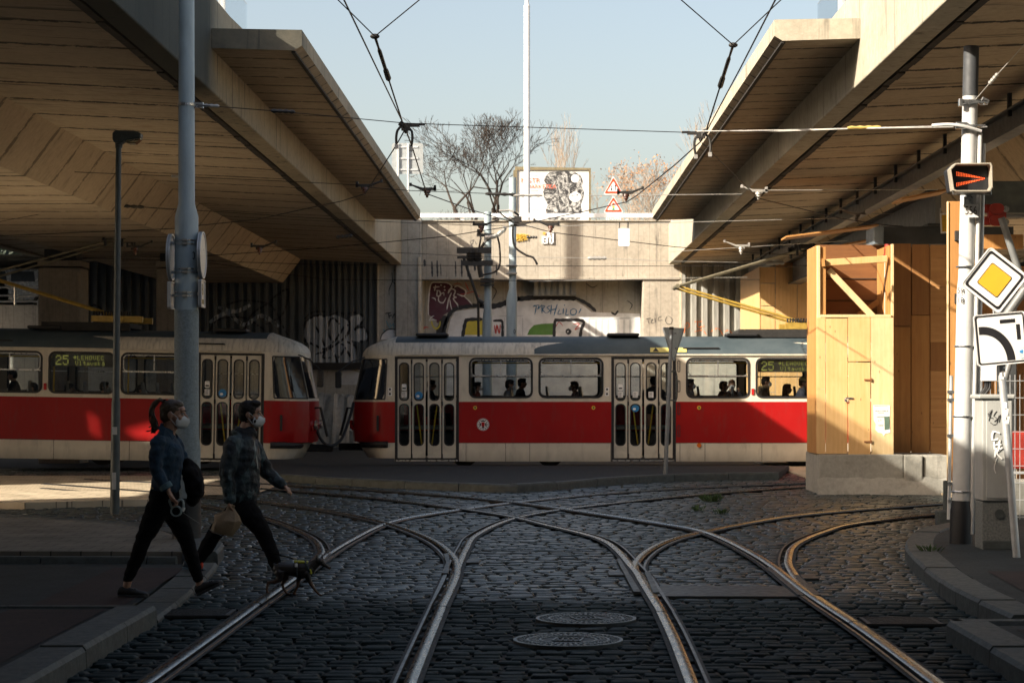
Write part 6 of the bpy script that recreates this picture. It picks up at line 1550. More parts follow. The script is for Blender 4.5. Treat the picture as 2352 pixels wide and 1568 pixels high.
pulloff(598, 571, 40.5, -1, 'dark pull-off fitting right of the pale pole under the viaduct')
def center_knot():
    c = P(1190, 512, 36); t = thing('wire_clamp', c, 'tangled black and silver clamp where the wires cross at the right pole', 'wire fitting'); k = 36/F
    q = lambda dx, dy: c+Vector((dx*k, 0, -dy*k)); rng = random.Random(6)
    mb = MB()
    for i in range(9): mb.box(q(rng.uniform(-16,0), rng.uniform(-26,-6)), (.11,.07,.035), Matrix.Rotation(rng.uniform(-1,1), 3, 'Y'))
    mb.build('silver_plates', M_FITL, t)
    mb = MB(); mb.tube(catmull([q(-42,-28), q(-40,-22), q(-28,-12), q(-14,-4)], .03), .016, 6); mb.box(q(0,-8), (.13,.09,.10)); mb.box(q(4,4), (.22,.06,.05)); mb.box(q(-10,6), (.12,.06,.03)); mb.tube([q(-4,-18), q(0,8)], .03, 7); mb.build('clamp_body', M_FIT, t)
    mb = MB(); mb.tube([q(-44,-28), q(-30,-28), q(-18,-30)], .02, 6); mb.build('strap', M_FITL, t)
center_knot()
t = thing('hanging_plate', P(1433, 545, 38), 'blank white plate hanging from the lower bright wire', 'plate')
fr = FRONT(px(1433, 38), 38, pz(545, 38)); plate_of(rrect(-.104,-.168,.104,.168,.02), fr, 0, .03, 'plate', M_WHITE, t)
mb = MB()
for dx in (-.085, .08): mb.tube([fr(dx, .16, .0), fr(dx, .20, .0), fr(dx, .285, 0)], .012, 6)
mb.build('hooks', M_FIT, t)
# ---------------------------------------------------------------- plywood hoarding and the temporary steel under the right viaduct
def ply_mat(name, a, b2, horiz=False, knots=.6):
    m, nt, b, out = new_mat(name); k = NB(nt); co = k.coord('Object', (9,9,.9) if not horiz else (.9,.9,9))
    g = k.noise(co, 2.2, 6, .65, .6); c = k.ramp(g, .30, .72, a, b2)
    lam = k.noise(k.coord('Object', (14,14,.05) if not horiz else (.05,.05,14)), 1.0, 2); c = k.mix(.35, c, k.ramp(lam, .35, .65, a, b2))
    kn = k.n('ShaderNodeTexVoronoi'); k.set(kn.inputs['Vector'], k.coord('Object', (7,7,3.2))); kn.inputs['Scale'].default_value = 1.0
    c = k.mix(k.math('MULTIPLY', k.math('LESS_THAN', kn.outputs['Distance'], .075), knots), c, tuple(v*.25 for v in a))
    c = k.mix(k.math('MULTIPLY', k.ramp(k.noise(k.coord('Object'), 1.3, 5, .7), .5, .75), .25), c, tuple(v*.45 for v in a))
    k.set(b.inputs['Base Color'], c); b.inputs['Roughness'].default_value = .6; k.set(b.inputs['Normal'], k.bump(g, .2, .01)); return m
M_PLY = ply_mat('fresh plywood', (.58,.345,.125), (.72,.475,.23)); M_PLYP = ply_mat('pale plywood', (.61,.43,.21), (.73,.56,.32)); M_PLYD = ply_mat('brown stained board', (.36,.165,.046), (.50,.26,.082)); M_PLYDH = ply_mat('brown stained plywood', (.42,.205,.072), (.55,.31,.12), True); M_PLYDD = ply_mat('dark stained board', (.26,.115,.036), (.37,.18,.056))
M_PLYB = ply_mat('dark inner plywood', (.15,.06,.02), (.22,.095,.03), True)  # recess shade painted into the back wall as darker wood
M_PLINTH = concrete_mat('cast plinth concrete', (.26,.255,.225), (.40,.395,.355), (.10,.10,.095), streak=(3,3,.6), streak_amt=.6, sc=1.6)
HD = 33.0
def hx(x, D=HD): return px(x, D)
def board(t, x0, x1, y0, y1, D, m, name='board', th=.03, bev=.004):
    a, b = hx(x0, D), hx(x1, D); z0, z1 = pz(y1, D), pz(y0, D); mb = MB(); mb.box(((a+b)/2, D+th/2, (z0+z1)/2), (b-a-.006, th, z1-z0-.004)); return mb.build(name, m, t, bevel=bev)
def hoarding():
    t = thing('plywood_hoarding', (hx(1965), HD+.4, 0), 'tall plywood hoarding box with a door and open top frame on a concrete plinth', 'hoarding')
    R = lambda x: 1493+x*.3652
    # front boards below the opening
    board(t, R(1047), R(1105), 729, 893-.0, HD, M_PLY); board(t, R(1047), R(1105), 876 if False else 893, 1042, HD, M_PLY)
    board(t, R(1105), R(1244), 731, 1042, HD, M_PLY)
    board(t, R(1246), R(1390), 729, 830, HD, M_PLY)
    board(t, R(1391), R(1533), 729, 1049, HD-.004, M_PLYP)
    dr = board(t, R(1247), R(1388), 832, 1047, HD-.012, M_PLY, 'door')
    for y in (872, 1014):
        mb = MB(); mb.box((hx(R(1368), HD), HD-.022, pz(y, HD)), (R(1390)-R(1345))and(.115,.012,.026)); mb.box((hx(R(1389), HD), HD-.024, pz(y, HD)), (.024,.016,.055)); mb.build('hinge', mat('rusty hinge', (.22,.09,.03), .7), dr)
    mb = MB(); mb.box((hx(R(1252), HD), HD-.026, pz(914, HD)), (.12,.012,.022)); hs = mb.build('hasp', M_STEELB, dr); mb = MB(); mb.box((hx(R(1228), HD), HD-.035, pz(919, HD)), (.036,.024,.04)); mb.tube([(hx(R(1225), HD), HD-.035, pz(917, HD)), (hx(R(1225), HD), HD-.035, pz(913, HD)), (hx(R(1231), HD), HD-.035, pz(913, HD)), (hx(R(1231), HD), HD-.035, pz(917, HD))], .005, 6); mb.build('padlock', M_STEELB, hs)
    # corner posts, sill, side wall, open frame
    board(t, 1877, 1884.5, 564, 1042, HD+.031, M_PLYP, 'corner_post', .10); board(t, 2047.5, 2053.5, 560, 1042, HD+.031, M_PLYP, 'corner_post', .10)
    board(t, 1884.6, 2047.4, 722, 729, HD-.004, M_PLYP, 'sill', .12)
    board(t, 1884.7, 1897.5, 567, 722, HD+.07, M_PLYD, 'upright', .08)
    for x_, nm, yt in ((hx(1877.5)+.012, 'side_wall', 562), (hx(2053)-.05, 'side_wall', 562)):
        mb = MB(); z0 = pz(1042, HD); zt = pz(yt, HD) ; mb.box((x_, HD+.70, (z0+zt)/2), (.024, 1.14, zt-z0)); mb.build(nm, M_PLYD, t)
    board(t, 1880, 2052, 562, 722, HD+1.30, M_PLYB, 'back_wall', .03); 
    for y in (600, 640, 690):
        mb = MB(); mb.box((hx(1965, HD+1.28), HD+1.285, pz(y, HD+1.28)), (1.2,.02,.012)); mb.build('joint', M_DRIP, t)
    mb = MB(); a = P(R(1085), 516.8+238*.3652, HD+.12); b = P(R(1490), 516.8+213*.3652, HD+.12); mb.bar(a, b, .10, .11); mb.build('top_beam', M_PLY, t, bevel=.008)
    mb = MB(); mb.bar(P(R(1080), 516.8+237*.3652, HD+.04), P(R(1098), 516.8+236*.3652, HD+.04), .09, .13); mb.build('beam_block', M_PLYD, t)
    mb = MB(); a = P(R(1122), 516.8+282*.3652, HD+.16); b = P(R(1400), 516.8+575*.3652, HD+.16); mb.bar(a, b, .06, .105); mb.build('diagonal_brace', M_PLYP, t, bevel=.006)
    mb = MB(); a = P(R(1480), 516.8+450*.3652, HD+1.1); b = P(R(1310), 516.8+570*.3652, HD+1.1); mb.bar(a, b, .05, .09); mb.build('inner_brace', M_PLYD, t)
    mb = MB(); x_ = hx(2040, HD+.5); mb.cyl((x_, HD+.5, pz(735, HD)), (x_, HD+.5, pz(585, HD)), .062, 18); pr = mb.build('steel_prop', M_POLEW, t, smooth=True); mb = MB(); mb.cyl((x_, HD+.5, pz(668, HD)), (x_, HD+.5, pz(655, HD)), .064, 18); mb.build('black_band', M_SBLK, pr)
    mb = MB(); mb.box((x_, HD+.5, pz(572, HD)), (.12,.12,.10)); mb.cyl((x_, HD+.5, pz(590, HD)), (x_, HD+.5, pz(580, HD)), .085, 16); mb.cyl((x_, HD+.5, pz(568, HD)), (x_, HD+.5, pz(556, HD)), .06, 16); mb.build('jack_head', mat('red jack paint', (.32,.03,.02), .45, var=.2, scale=8), pr)
    # set-back panels on the right
    D2 = 34.25
    board(t, 2052, 2093, 559, 749, D2, M_PLYDD); board(t, 2052, 2092, 750, 1044, D2, M_PLYD); board(t, 2094, 2135.5, 561, 723, D2, M_PLYDD); board(t, 2093, 2135.5, 724, 1044, D2, M_PLYD)
    ys = [562, 593, 658, 722, 786, 851, 915, 981, 1045]
    for i, (a, b) in enumerate(zip(ys, ys[1:])): board(t, 2136.5, 2178, a, b, D2+(.003 if i % 2 else 0), M_PLYDD if i in (4,) else M_PLYDH)
    mb = MB(); mb.box((hx(2115, D2), D2+.09, 2.4), (1.1, .04, 3.5)); mb.build('backing', M_PLYDD, t)
    # poster on the pale board
    pfr = FRONT(hx(R(1455), HD), HD-.006, pz(516.8+1228*.3652, HD))
    poly = [(-.135,.255),(.14,.25),(.135,-.02),(.145,-.20),(.06,-.215),(.04,-.255),(.01,-.21),(-.05,-.20),(-.10,-.15),(-.09,-.06),(-.125,.0)]
    ps = plate_of(list(reversed(poly)), pfr, 0, .004, 'poster', mat('poster paper', (.78,.77,.74)), t)
    text_obj('VELKÁ REBELIE', .042, 'lettering', lambda u, v, w: pfr(u+.003, v+.155, .005+w*.3), mat('poster ink', (.10,.14,.11), .6), ps, sx=.8)
    text_obj('27!', .06, 'lettering', lambda u, v, w: pfr(u-.03, v+.0, .005+w*.3), mat('poster ink', (.10,.14,.11), .6), ps)
    mb = MB()
    for v, w_ in ((.235,.22),(.125,.10),(.065,.16),(.05,.13),(-.07,.10),(-.09,.08)): mb.box(pfr(-.01, v, .005), (w_, .002, .008))
    mb.prism([(.045,.06),(.13,.07),(.135,-.14),(.05,-.16)][::-1], lambda u, v, w: pfr(u, v, .004+w), .003); mb.build('print', mat('poster green', (.10,.16,.12), .6), ps)
    # plinth
    def pl(x0, x1, y0, D0, D1, y1=None):
        a, b = hx(x0, D0), hx(x1, D0); zt = pz(y0, D0); mb = MB(); mb.box(((a+b)/2, (D0+D1)/2, zt/2-.03), (b-a-.008, D1-D0, zt+.06)); mb.build('plinth', M_PLINTH, t, bevel=.02)
    pl(1881, 2076, 1043, HD-.06, 34.6); pl(2076.5, 2120, 1044.5, HD-.10, 34.6); pl(2121, 2180, 1045, HD-.05, 34.6)
    mb = MB(); rng = random.Random(1); a, b = hx(1880, HD-.2), hx(2180, HD-.2); rings = []
    for i in range(22):
        x = a+(b-a)*i/21; r_ = rng.uniform(.92,1.1); e = .06+.12*min(1, i/16)
        rings.append([(x, HD+.1, -.05), (x, HD-.10-e*r_, -.05), (x, HD-.08-e*.6*r_, .10*r_), (x, HD-.06, .20*r_+.06)])
    mb.loft(rings, False, False); mb.build('mortar_skirt', M_PLINTH, t, smooth=50)
    # tall timber board beside the white pole
    t2 = thing('timber_board', P(2186, 1108, 24), 'tall brown timber board with a pale edge left of the white pole', 'board')
    D3 = 24.4; board(t2, 2180, 2212, 462, 1104, D3, M_PLYD, 'plank', .04); board(t2, 2176, 2179.9, 462, 1104, D3-.015, M_PLYP, 'edge_strip', .06)
    for y in (542, 686):
        mb = MB(); mb.box((px(2197, D3), D3-.03, pz(y, D3)), (.05,.06,.12)); mb.build('bracket', M_DRIP, t2)
hoarding()
def far_hoarding():
    D = 53.0; t = thing('plywood_hoarding', (px(1850, D), D, 0), 'sunlit yellow plywood hoarding behind the right tram, before the ribbed wall', 'hoarding'); R = lambda x: 1493+x*.3652
    for a, b in ((690,787),(789,925),(927,1052),(1054,1190),(1192,1340)):
        if a == 690:
            for y0, y1 in ((613,650),(651,702),(703,770),(771,900),(901,1060)): board(t, R(a), R(b), y0, y1, D, M_PLY)
        else: board(t, R(a), R(b), 614, 1060, D, M_PLY)
    board(t, R(790), R(1340), 603, 613.5, D-.02, M_PLYD, 'top_rail')
    mb = MB(); x = px(R(692), D); mb.box((x, D+2.5, pz(836, D)), (.03, 5, pz(613, D)-pz(1060, D))); mb.build('side_wall', M_PLY, t)
far_hoarding()
M_STEEL = mat('dull grey steel', (.19,.20,.20), .5, metal=.2, var=.2, scale=4, bump=.1)
M_STEELD = mat('dark steel', (.05,.055,.058), .55, metal=.2, var=.2, scale=4)
M_REDP = mat('red shackle paint', (.30,.03,.02), .45, var=.25, scale=9)
def steelwork():
    t = thing('steel_beam', (6.3, 40, 5.2), 'long grey steel beam with hangers running under the right viaduct soffit', 'steel beam')
    mb = MB(); mb.box((6.30, 38, 5.25), (.03, 44, .30)); mb.box((6.30, 38, 5.11), (.22, 44, .025)); mb.box((6.30, 38, 5.40), (.22, 44, .025)); mb.build('girder', M_STEEL, t)
    for y in np.arange(18, 58, 2.1):
        mb = MB(); mb.box((6.22, y, 5.48), (.05, .07, .34)); mb.build('hanger', M_STEELD, t)
    t = thing('steel_girder', (6.75, 44, 4.8), 'deep grey steel girder plate under the right viaduct behind the hoarding top', 'steel girder')
    mb = MB(); mb.box((6.8, 46, 4.80), (.10, 24, .55)); mb.build('web_plate', M_STEEL, t); mb = MB(); mb.box((6.8, 46, 4.51), (.34, 24, .04)); mb.box((6.8, 46, 5.08), (.34, 24, .04)); mb.build('flange', M_STEELD, t)
    D = 34.2; t = thing('steel_beam', P(2095, 540, D), 'dark steel cross beam with a blue grey end lying on the hoarding top', 'steel beam')
    mb = MB(); a, b = px(2030, D), px(2330, D); mb.box(((a+b)/2, D+.3, pz(540, D)), (b-a, .5, .30)); mb.build('beam', M_STEELD, t, bevel=.01)
    mb = MB(); a, b = px(2010, D-.3), px(2034, D-.3); mb.box(((a+b)/2, D+.25, pz(540, D-.3)), (b-a, .8, .30)); mb.build('end_block', mat('blue grey steel', (.16,.20,.23), .5, var=.2), t, bevel=.02)
    D = 47; t = thing('bearing_block', P(1985, 580, D), 'grey bearing block below the right viaduct behind the hoarding frame', 'block'); mb = MB(); mb.box(P(1895, 628, 47.6), (.55,.5,.45)); mb.build('block', mat('blue grey steel', (.16,.20,.23)), t, bevel=.03)
    for i, (x0, y0, x1, y1, D) in enumerate(((1800,547,2010,520,37),(1880,575,2020,548,38),(2060,462,2170,440,30))):
        t = thing('shuttering_board', P((x0+x1)/2, (y0+y1)/2, D), ('thin orange shuttering board resting on steel under the right viaduct, lowest', 'orange shuttering board under the right viaduct, just behind the hoarding frame', 'brown shuttering board beside the red arrow signal')[i], 'board'); mb = MB(); mb.bar(P(x0, y0, D), P(x1, y1, D), .8, .03, (0, 0, 1)); mb.build('plank', M_PLYD, t)
    D = 28; t = thing('red_shackle', P(2285, 492, D), 'pair of red steel clamps bolted to a rod right of pole 556', 'clamp')
    def capsule(x0, x1, y, h, D_):
        a, b = px(x0, D_), px(x1, D_); z = pz(y, D_); r = h/2/F*D_; mb = MB(); pts = [(b-r+r*math.cos(q), z+r*math.sin(q)) for q in np.linspace(-1.57, 1.57, 9)]+[(a+r-r*math.cos(q), z+r*math.sin(q)) for q in np.linspace(1.57, -1.57, 9)]
        mb.prism(pts, lambda u, v, w: Vector((u, D_+w, v)), .05); return mb.build('lug', M_REDP, t, bevel=.006)
    for y in (479, 507): capsule(2253, 2290, y, 20, D); capsule(2273, 2307, y, 24, D-.06)
    mb = MB(); mb.box(P(2289, 493, D+.02), (.25,.10,.10)); mb.build('yoke', M_REDP, t)
    for y in (480, 510):
        mb = MB(); c = P(2311, y, D-.05); mb.cyl(c, c+Vector((0,.1,0)), .045, 14); mb.build('bolt', M_STEELB, t)
    mb = MB(); mb.cyl(P(2306, 496, D), P(2420, 496, D), .03, 12); mb.build('rod', M_STEEL, t)
    mb = MB(); mb.box(P(2330, 455, D+.3), (1.1,.3,.45)); tt = thing('steel_beam', P(2330, 455, D), 'grey green steel beam above the red clamps at the right edge', 'steel beam'); mb.build('beam', mat('grey green steel', (.13,.15,.14), .6), tt, bevel=.01)
    D = 33.2; t = thing('yellow_plate', P(2157, 516, D), 'yellow plate in a white frame hanging under the steel beam', 'plate'); fr = FRONT(px(2157.5, D), D-.55, pz(519, D))
    c_, s_ = math.cos(.04), math.sin(.04); fr2 = lambda u, v, w: fr(u*c_-v*s_, u*s_+v*c_, w)
    plate_of(rrect(-.095,-.165,.095,.165,.006), fr2, 0, .012, 'frame_plate', M_SWHT, t); plate_of(rrect(-.07,-.135,.07,.135,.004), fr2, .012, .016, 'yellow_face', mat('weathered yellow', (.62,.36,.03), .5, var=.2, scale=12), t)
    mb = MB()
    for dx in (-.085,.085): mb.box(fr2(dx, .19, .0), (.018,.012,.12))
    mb.build('strap', M_STEELB, t)
    # timber and tube props in the dark behind the fence
    D = 27.5
    for i, (x0, y0, x1, y1, r, m, lab) in enumerate(((2300,500,2352,660,.05,M_STEEL,'slanting grey tube prop behind the priority sign'),(2400,600,2300,740,.06,M_STEEL,'thick grey tube prop crossing behind the direction plate'),(2340,760,2300,900,.045,M_STEEL,'thin tube prop behind the mesh fence'))):
        t = thing('tube_prop', P(x0, y0, D), lab, 'prop', 'tube props behind the fence'); mb = MB(); mb.cyl(P(x0, y0, D+i*.3), P(x1, y1, D+i*.3), r, 12); mb.build('tube', m, t, smooth=True)
    D = 29; t = thing('timber_panelling', P(2290, 1100, D), 'dark timber panelling behind the mesh fence at the right edge', 'hoarding')
    for i, (x0, x1) in enumerate(((2212,2245),(2246,2290),(2291,2335),(2336,2390),(2391,2450))): board(t, x0, x1, 600+(i*17) % 40, 1150, D+(i % 2)*.2, (M_PLYDD, M_PLYD, M_STEELD, M_PLYDD, M_STEELD)[i])
    mb = MB(); mb.box(P(2285, 556, 28.3), (.75,.2,.2)); mb.build('waler', M_PLYD, t); mb = MB(); mb.box(P(2270, 610, 28.2), (.5,.2,.15)); mb.build('waler', M_PLYD, t)
    D = 25.5; t = thing('concrete_barrier', P(2310, 1165, D), 'low pale concrete barrier behind the mesh fence', 'barrier'); mb = MB(); a, b = px(2235, D), px(2500, D); mb.box(((a+b)/2, D+.2, .25), (b-a, .4, .62)); mb.build('block', M_PLINTH, t, bevel=.03)
    mb = MB(); mb.box((px(2330, 27), 27, .9), (.9,.5,.5)); tag(mb.build('red_machine_part', M_REDP, bevel=.03), 'dark red steel part half hidden behind the mesh fence', 'machine part')
steelwork()
# ---------------------------------------------------------------- people and dog
def remesh(name, mb, voxel, m, parent, smooth=4, disp=0, dscale=6.0):
    me = bpy.data.meshes.new(name+'_raw'); me.from_pydata(mb.v, [], mb.f)
    bm = bmesh.new(); bm.from_mesh(me); bmesh.ops.recalc_face_normals(bm, faces=bm.faces); bm.to_mesh(me); bm.free()
    t = bpy.data.objects.new(name+'_raw', me); COL.objects.link(t)
    r = t.modifiers.new('r', 'REMESH'); r.mode = 'VOXEL'; r.voxel_size = voxel
    s = t.modifiers.new('s', 'SMOOTH'); s.factor = .5; s.iterations = smooth
    out = eval_mesh(t, name); bpy.data.objects.remove(t); bpy.data.meshes.remove(me)
    if disp:
        nr = [v.normal.copy() for v in out.vertices]
        for v, n in zip(out.vertices, nr):
            q = v.co*dscale; f = mnoise.noise(Vector((q.x, q.y, q.z*1.8)))+.5*mnoise.noise(q*2.3)
            v.co += n*(f*disp)
    out.materials.clear()
    for mm in (m if isinstance(m, (list, tuple)) else [m]): out.materials.append(mm)
    shade(out, 180); return link(name, out, parent)
def Q(x, y, D, dd=0): 
    p = P(x, y, D); p.y += dd; return p
def chain(mb, D, pts, rs, n=14):
    "pts (x, y, depth offset); rounded ends"
    p = [Q(x, y, D, dd) for x, y, dd in pts]; c, r = [], []
    mb.tube(p, rs, n)
    for q, rr in ((p[0], rs[0]), (p[-1], rs[-1])):
        a, b = rr if isinstance(rr, (tuple, list)) else (rr, rr); mb.ball(q, 1, 6, (min(b, a*1.1)*.97, a*.97 if isinstance(rr, (tuple, list)) else a*.97, min(a, b)*.9))
M_SKIN = mat('light skin', (.33,.185,.125), .5, var=.10, scale=20, bump=.03); M_SKIN2 = mat('tan skin', (.33,.185,.12), .5, var=.10, scale=20, bump=.03)
M_MASK = mat('white face mask', (.62,.65,.66), .75, var=.04, scale=40, bump=.1)
M_DENIM = mat('blue denim', (.011,.034,.066), .9, var=.45, scale=14, bump=.4, dirt=(.025,.058,.085), dirt_amt=.5); M_DENIML = mat('washed denim cuff', (.07,.13,.16), .85, var=.25, scale=20, bump=.3)
M_BLKC = mat('black cloth', (.006,.006,.007), .9, var=.3, scale=12, bump=.3, spec=.12); M_SHOE = mat('black shoe', (.014,.014,.015), .6, var=.2, scale=20, bump=.2); M_SOLE = mat('dark sole', (.03,.03,.032), .7)
M_HAIRB = mat('ash blonde hair', (.050,.030,.013), .45, var=.5, scale=26, bump=.5, stretch=(1,1,.35)); M_HAIRD = mat('near black hair', (.008,.006,.005), .55, var=.4, scale=40, bump=.5, spec=.25)
M_LIP = mat('brow and lash', (.03,.018,.012), .6); M_EYE = mat('eye white', (.5,.48,.45), .3, var=.05, bump=0)
def diamond_mat():
    m, nt, b, out = new_mat('dark diamond print jacket'); k = NB(nt); co = k.coord('Object', (13,13,8)); v = k.n('ShaderNodeTexVoronoi', distance='MANHATTAN'); k.set(v.inputs['Vector'], co); v.inputs['Scale'].default_value = 1.0
    h = k.sep(v.outputs['Color'])[0]; c = k.ramp(h, .25, 1.0, (.006,.010,.015), (.028,.048,.058)); r = v.outputs['Distance']
    c = k.mix(k.math('MULTIPLY', k.math('GREATER_THAN', h, .74), k.ramp(k.noise(k.coord('Object'), 30, 4), .3, .7)), c, (.07,.11,.12)); k.set(b.inputs['Base Color'], c); b.inputs['Roughness'].default_value = .5; b.inputs['Specular IOR Level'].default_value = .28
    k.set(b.inputs['Normal'], k.bump(k.noise(k.coord('Object'), 22, 5, .7, 1.2), .8, .02)); return m
M_DIAM = diamond_mat()
def face(mb, D, cx, cy, s, jaw=1.0):
    "head in profile looking to +X; (cx, cy) centre of the skull in the photograph, s metres per pixel"
    c = Q(cx, cy, D); V = lambda dx, dy, dz: c+Vector((dx, dy, dz))
    mb.ball(V(-.012, 0, .022), 1, 12, (.094, .074, .088)); mb.ball(V(.030, 0, -.035), 1, 12, (.062, .060, .078)); mb.ball(V(.046, 0, -.082*jaw), 1, 8, (.036, .036, .030)); mb.ball(V(.068, 0, .035), 1, 8, (.024, .052, .034))
    mb.tube([V(.082, 0, .012), V(.098, 0, -.012), V(.112, 0, -.034), V(.090, 0, -.042)], [.009,.012,.015,.011], 8)
    mb.ball(V(.076, .030, .018), 1, 6, (.016, .020, .009)); mb.ball(V(.076, -.030, .018), 1, 6, (.016, .020, .009))
    mb.ball(V(.086, 0, -.062), 1, 6, (.014, .022, .012))
    for sg in (-1, 1): mb.ball(V(-.016, sg*.076, -.008), 1, 8, (.022, .012, .034)); mb.ball(V(.048, sg*.044, -.030), 1, 6, (.026, .018, .024))
    mb.tube([V(-.03, 0, -.05), V(-.028, 0, -.13)], [.052, .054], 12)
def face_details(D, cx, cy, parent):
    c = Q(cx, cy, D); V = lambda dx, dy, dz: c+Vector((dx, dy, dz))
    for sg in (-1, 1):
        mb = MB(); mb.ball(V(.076, sg*.031, .004), .0125, 8); e = mb.build('eye', M_EYE, parent, smooth=True)
        mb = MB(); mb.ball(V(.0835, sg*.032, .004), .0065, 6); mb.build('iris', M_LIP, e, smooth=True)
        mb = MB(); mb.tube([V(.094, sg*.016, .026), V(.090, sg*.032, .031), V(.074, sg*.047, .027)], .0042, 6); mb.build('eyebrow', M_LIP, parent, smooth=True)
        mb = MB(); mb.tube([V(.089, sg*.024, .008), V(.087, sg*.034, .0105), V(.078, sg*.044, .007)], .0025, 5); mb.build('eyelash', M_LIP, parent, smooth=True)
def mask_mesh(D, cx, cy, parent):
    c = Q(cx, cy, D); V = lambda dx, dy, dz: c+Vector((dx, dy, dz)); mb = MB(); rows = []
    for xc, z, xs, zs, w in ((.094,-.012,.050,-.020,.056), (.124,-.034,.036,-.034,.064), (.126,-.066,.026,-.058,.068), (.108,-.096,.028,-.086,.064), (.082,-.120,.036,-.108,.046)):
        row = []
        for j in range(9):
            f = (j-4)/4; a = abs(f); x = xc+(xs-xc)*(a**1.35); zz = z+(zs-z)*a; row.append(V(x, f*w, zz))
        rows.append(row)
    mb.loft(rows, False, False); o = mb.build('face_mask', M_MASK, parent, smooth=38, fix=False); sm = o.modifiers.new('thick', 'SOLIDIFY'); sm.thickness = .002
    for sg in (-1, 1):
        s = MB(); s.tube([V(.042, sg*.068, -.026), V(.018, sg*.078, -.004), V(-.008, sg*.084, .018)], .0022, 5); s.tube([V(.030, sg*.070, -.094), V(.006, sg*.080, -.060), V(-.012, sg*.086, -.034)], .0022, 5); s.build('ear_strap', M_MASK, o)
    m2 = MB(); m2.tube([V(.128, 0, -.034), V(.130, 0, -.066), V(.111, 0, -.097)], .0018, 5); m2.build('mask_seam', M_MASK, o)
def shoe(mb, D, heel, toe, dd, hgt=.075, w=.042):
    a, b = Q(*heel, D, dd), Q(*toe, D, dd); d = b-a; L = d.length; d.normalize(); up = Vector((-d.z, 0, d.x)); up = up if up.z > 0 else -up
    rings = []
    for f, h, ww in ((0,.060,.028),(.06,.080,.036),(.22,.088,.038),(.38,.078,.038),(.52,.064,.042),(.72,.050,.048),(.88,.042,.044),(.97,.030,.030),(1.0,.018,.016)):
        c0 = a+d*(L*f); r = []
        for q in range(12):
            an = 2*math.pi*q/12; r.append(c0+Vector((0, math.cos(an)*ww, 0))+up*(h*.5+math.sin(an)*h*.5))
        rings.append(r)
    mb.loft(rings)
def sole(D, heel, toe, dd, parent, m):
    a, b = Q(*heel, D, dd), Q(*toe, D, dd); d = b-a; L = d.length; d.normalize(); up = Vector((-d.z, 0, d.x)); up = up if up.z > 0 else -up; mb = MB()
    out = [(0,.02),(.03,.035),(.25,.038),(.5,.040),(.72,.051),(.9,.045),(1.01,.016)]; pl = [(f, w) for f, w in out]+[(f, -w) for f, w in reversed(out)]
    mb.prism(pl, lambda u, v, w: a+d*(L*u)+Vector((0, v, 0))+up*(w-.008), .022); return mb.build('sole', m, parent, bevel=.005)
def hand(mb, wrist, palm, curl, thumb, D, w=.020):
    "wrist, palm end, list of finger paths [(x,y,dd)...]"
    mb.tube([Q(*wrist[:2], D, wrist[2]), Q(*palm[:2], D, palm[2])], [(.026,.019),(.040,.016)], 10); mb.ball(Q(*palm[:2], D, palm[2]), 1, 6, (.020,.036,.020))
    for path, r in curl: mb.tube([Q(x, y, D, dd) for x, y, dd in path], [r, r*.95, r*.9, r*.75][:len(path)], 8); mb.ball(Q(*path[-1][:2], D, path[-1][2]), r*.75, 5)
    mb.tube([Q(x, y, D, dd) for x, y, dd in thumb], [.012,.0105,.009], 8); mb.ball(Q(*thumb[-1][:2], D, thumb[-1][2]), .009, 5)
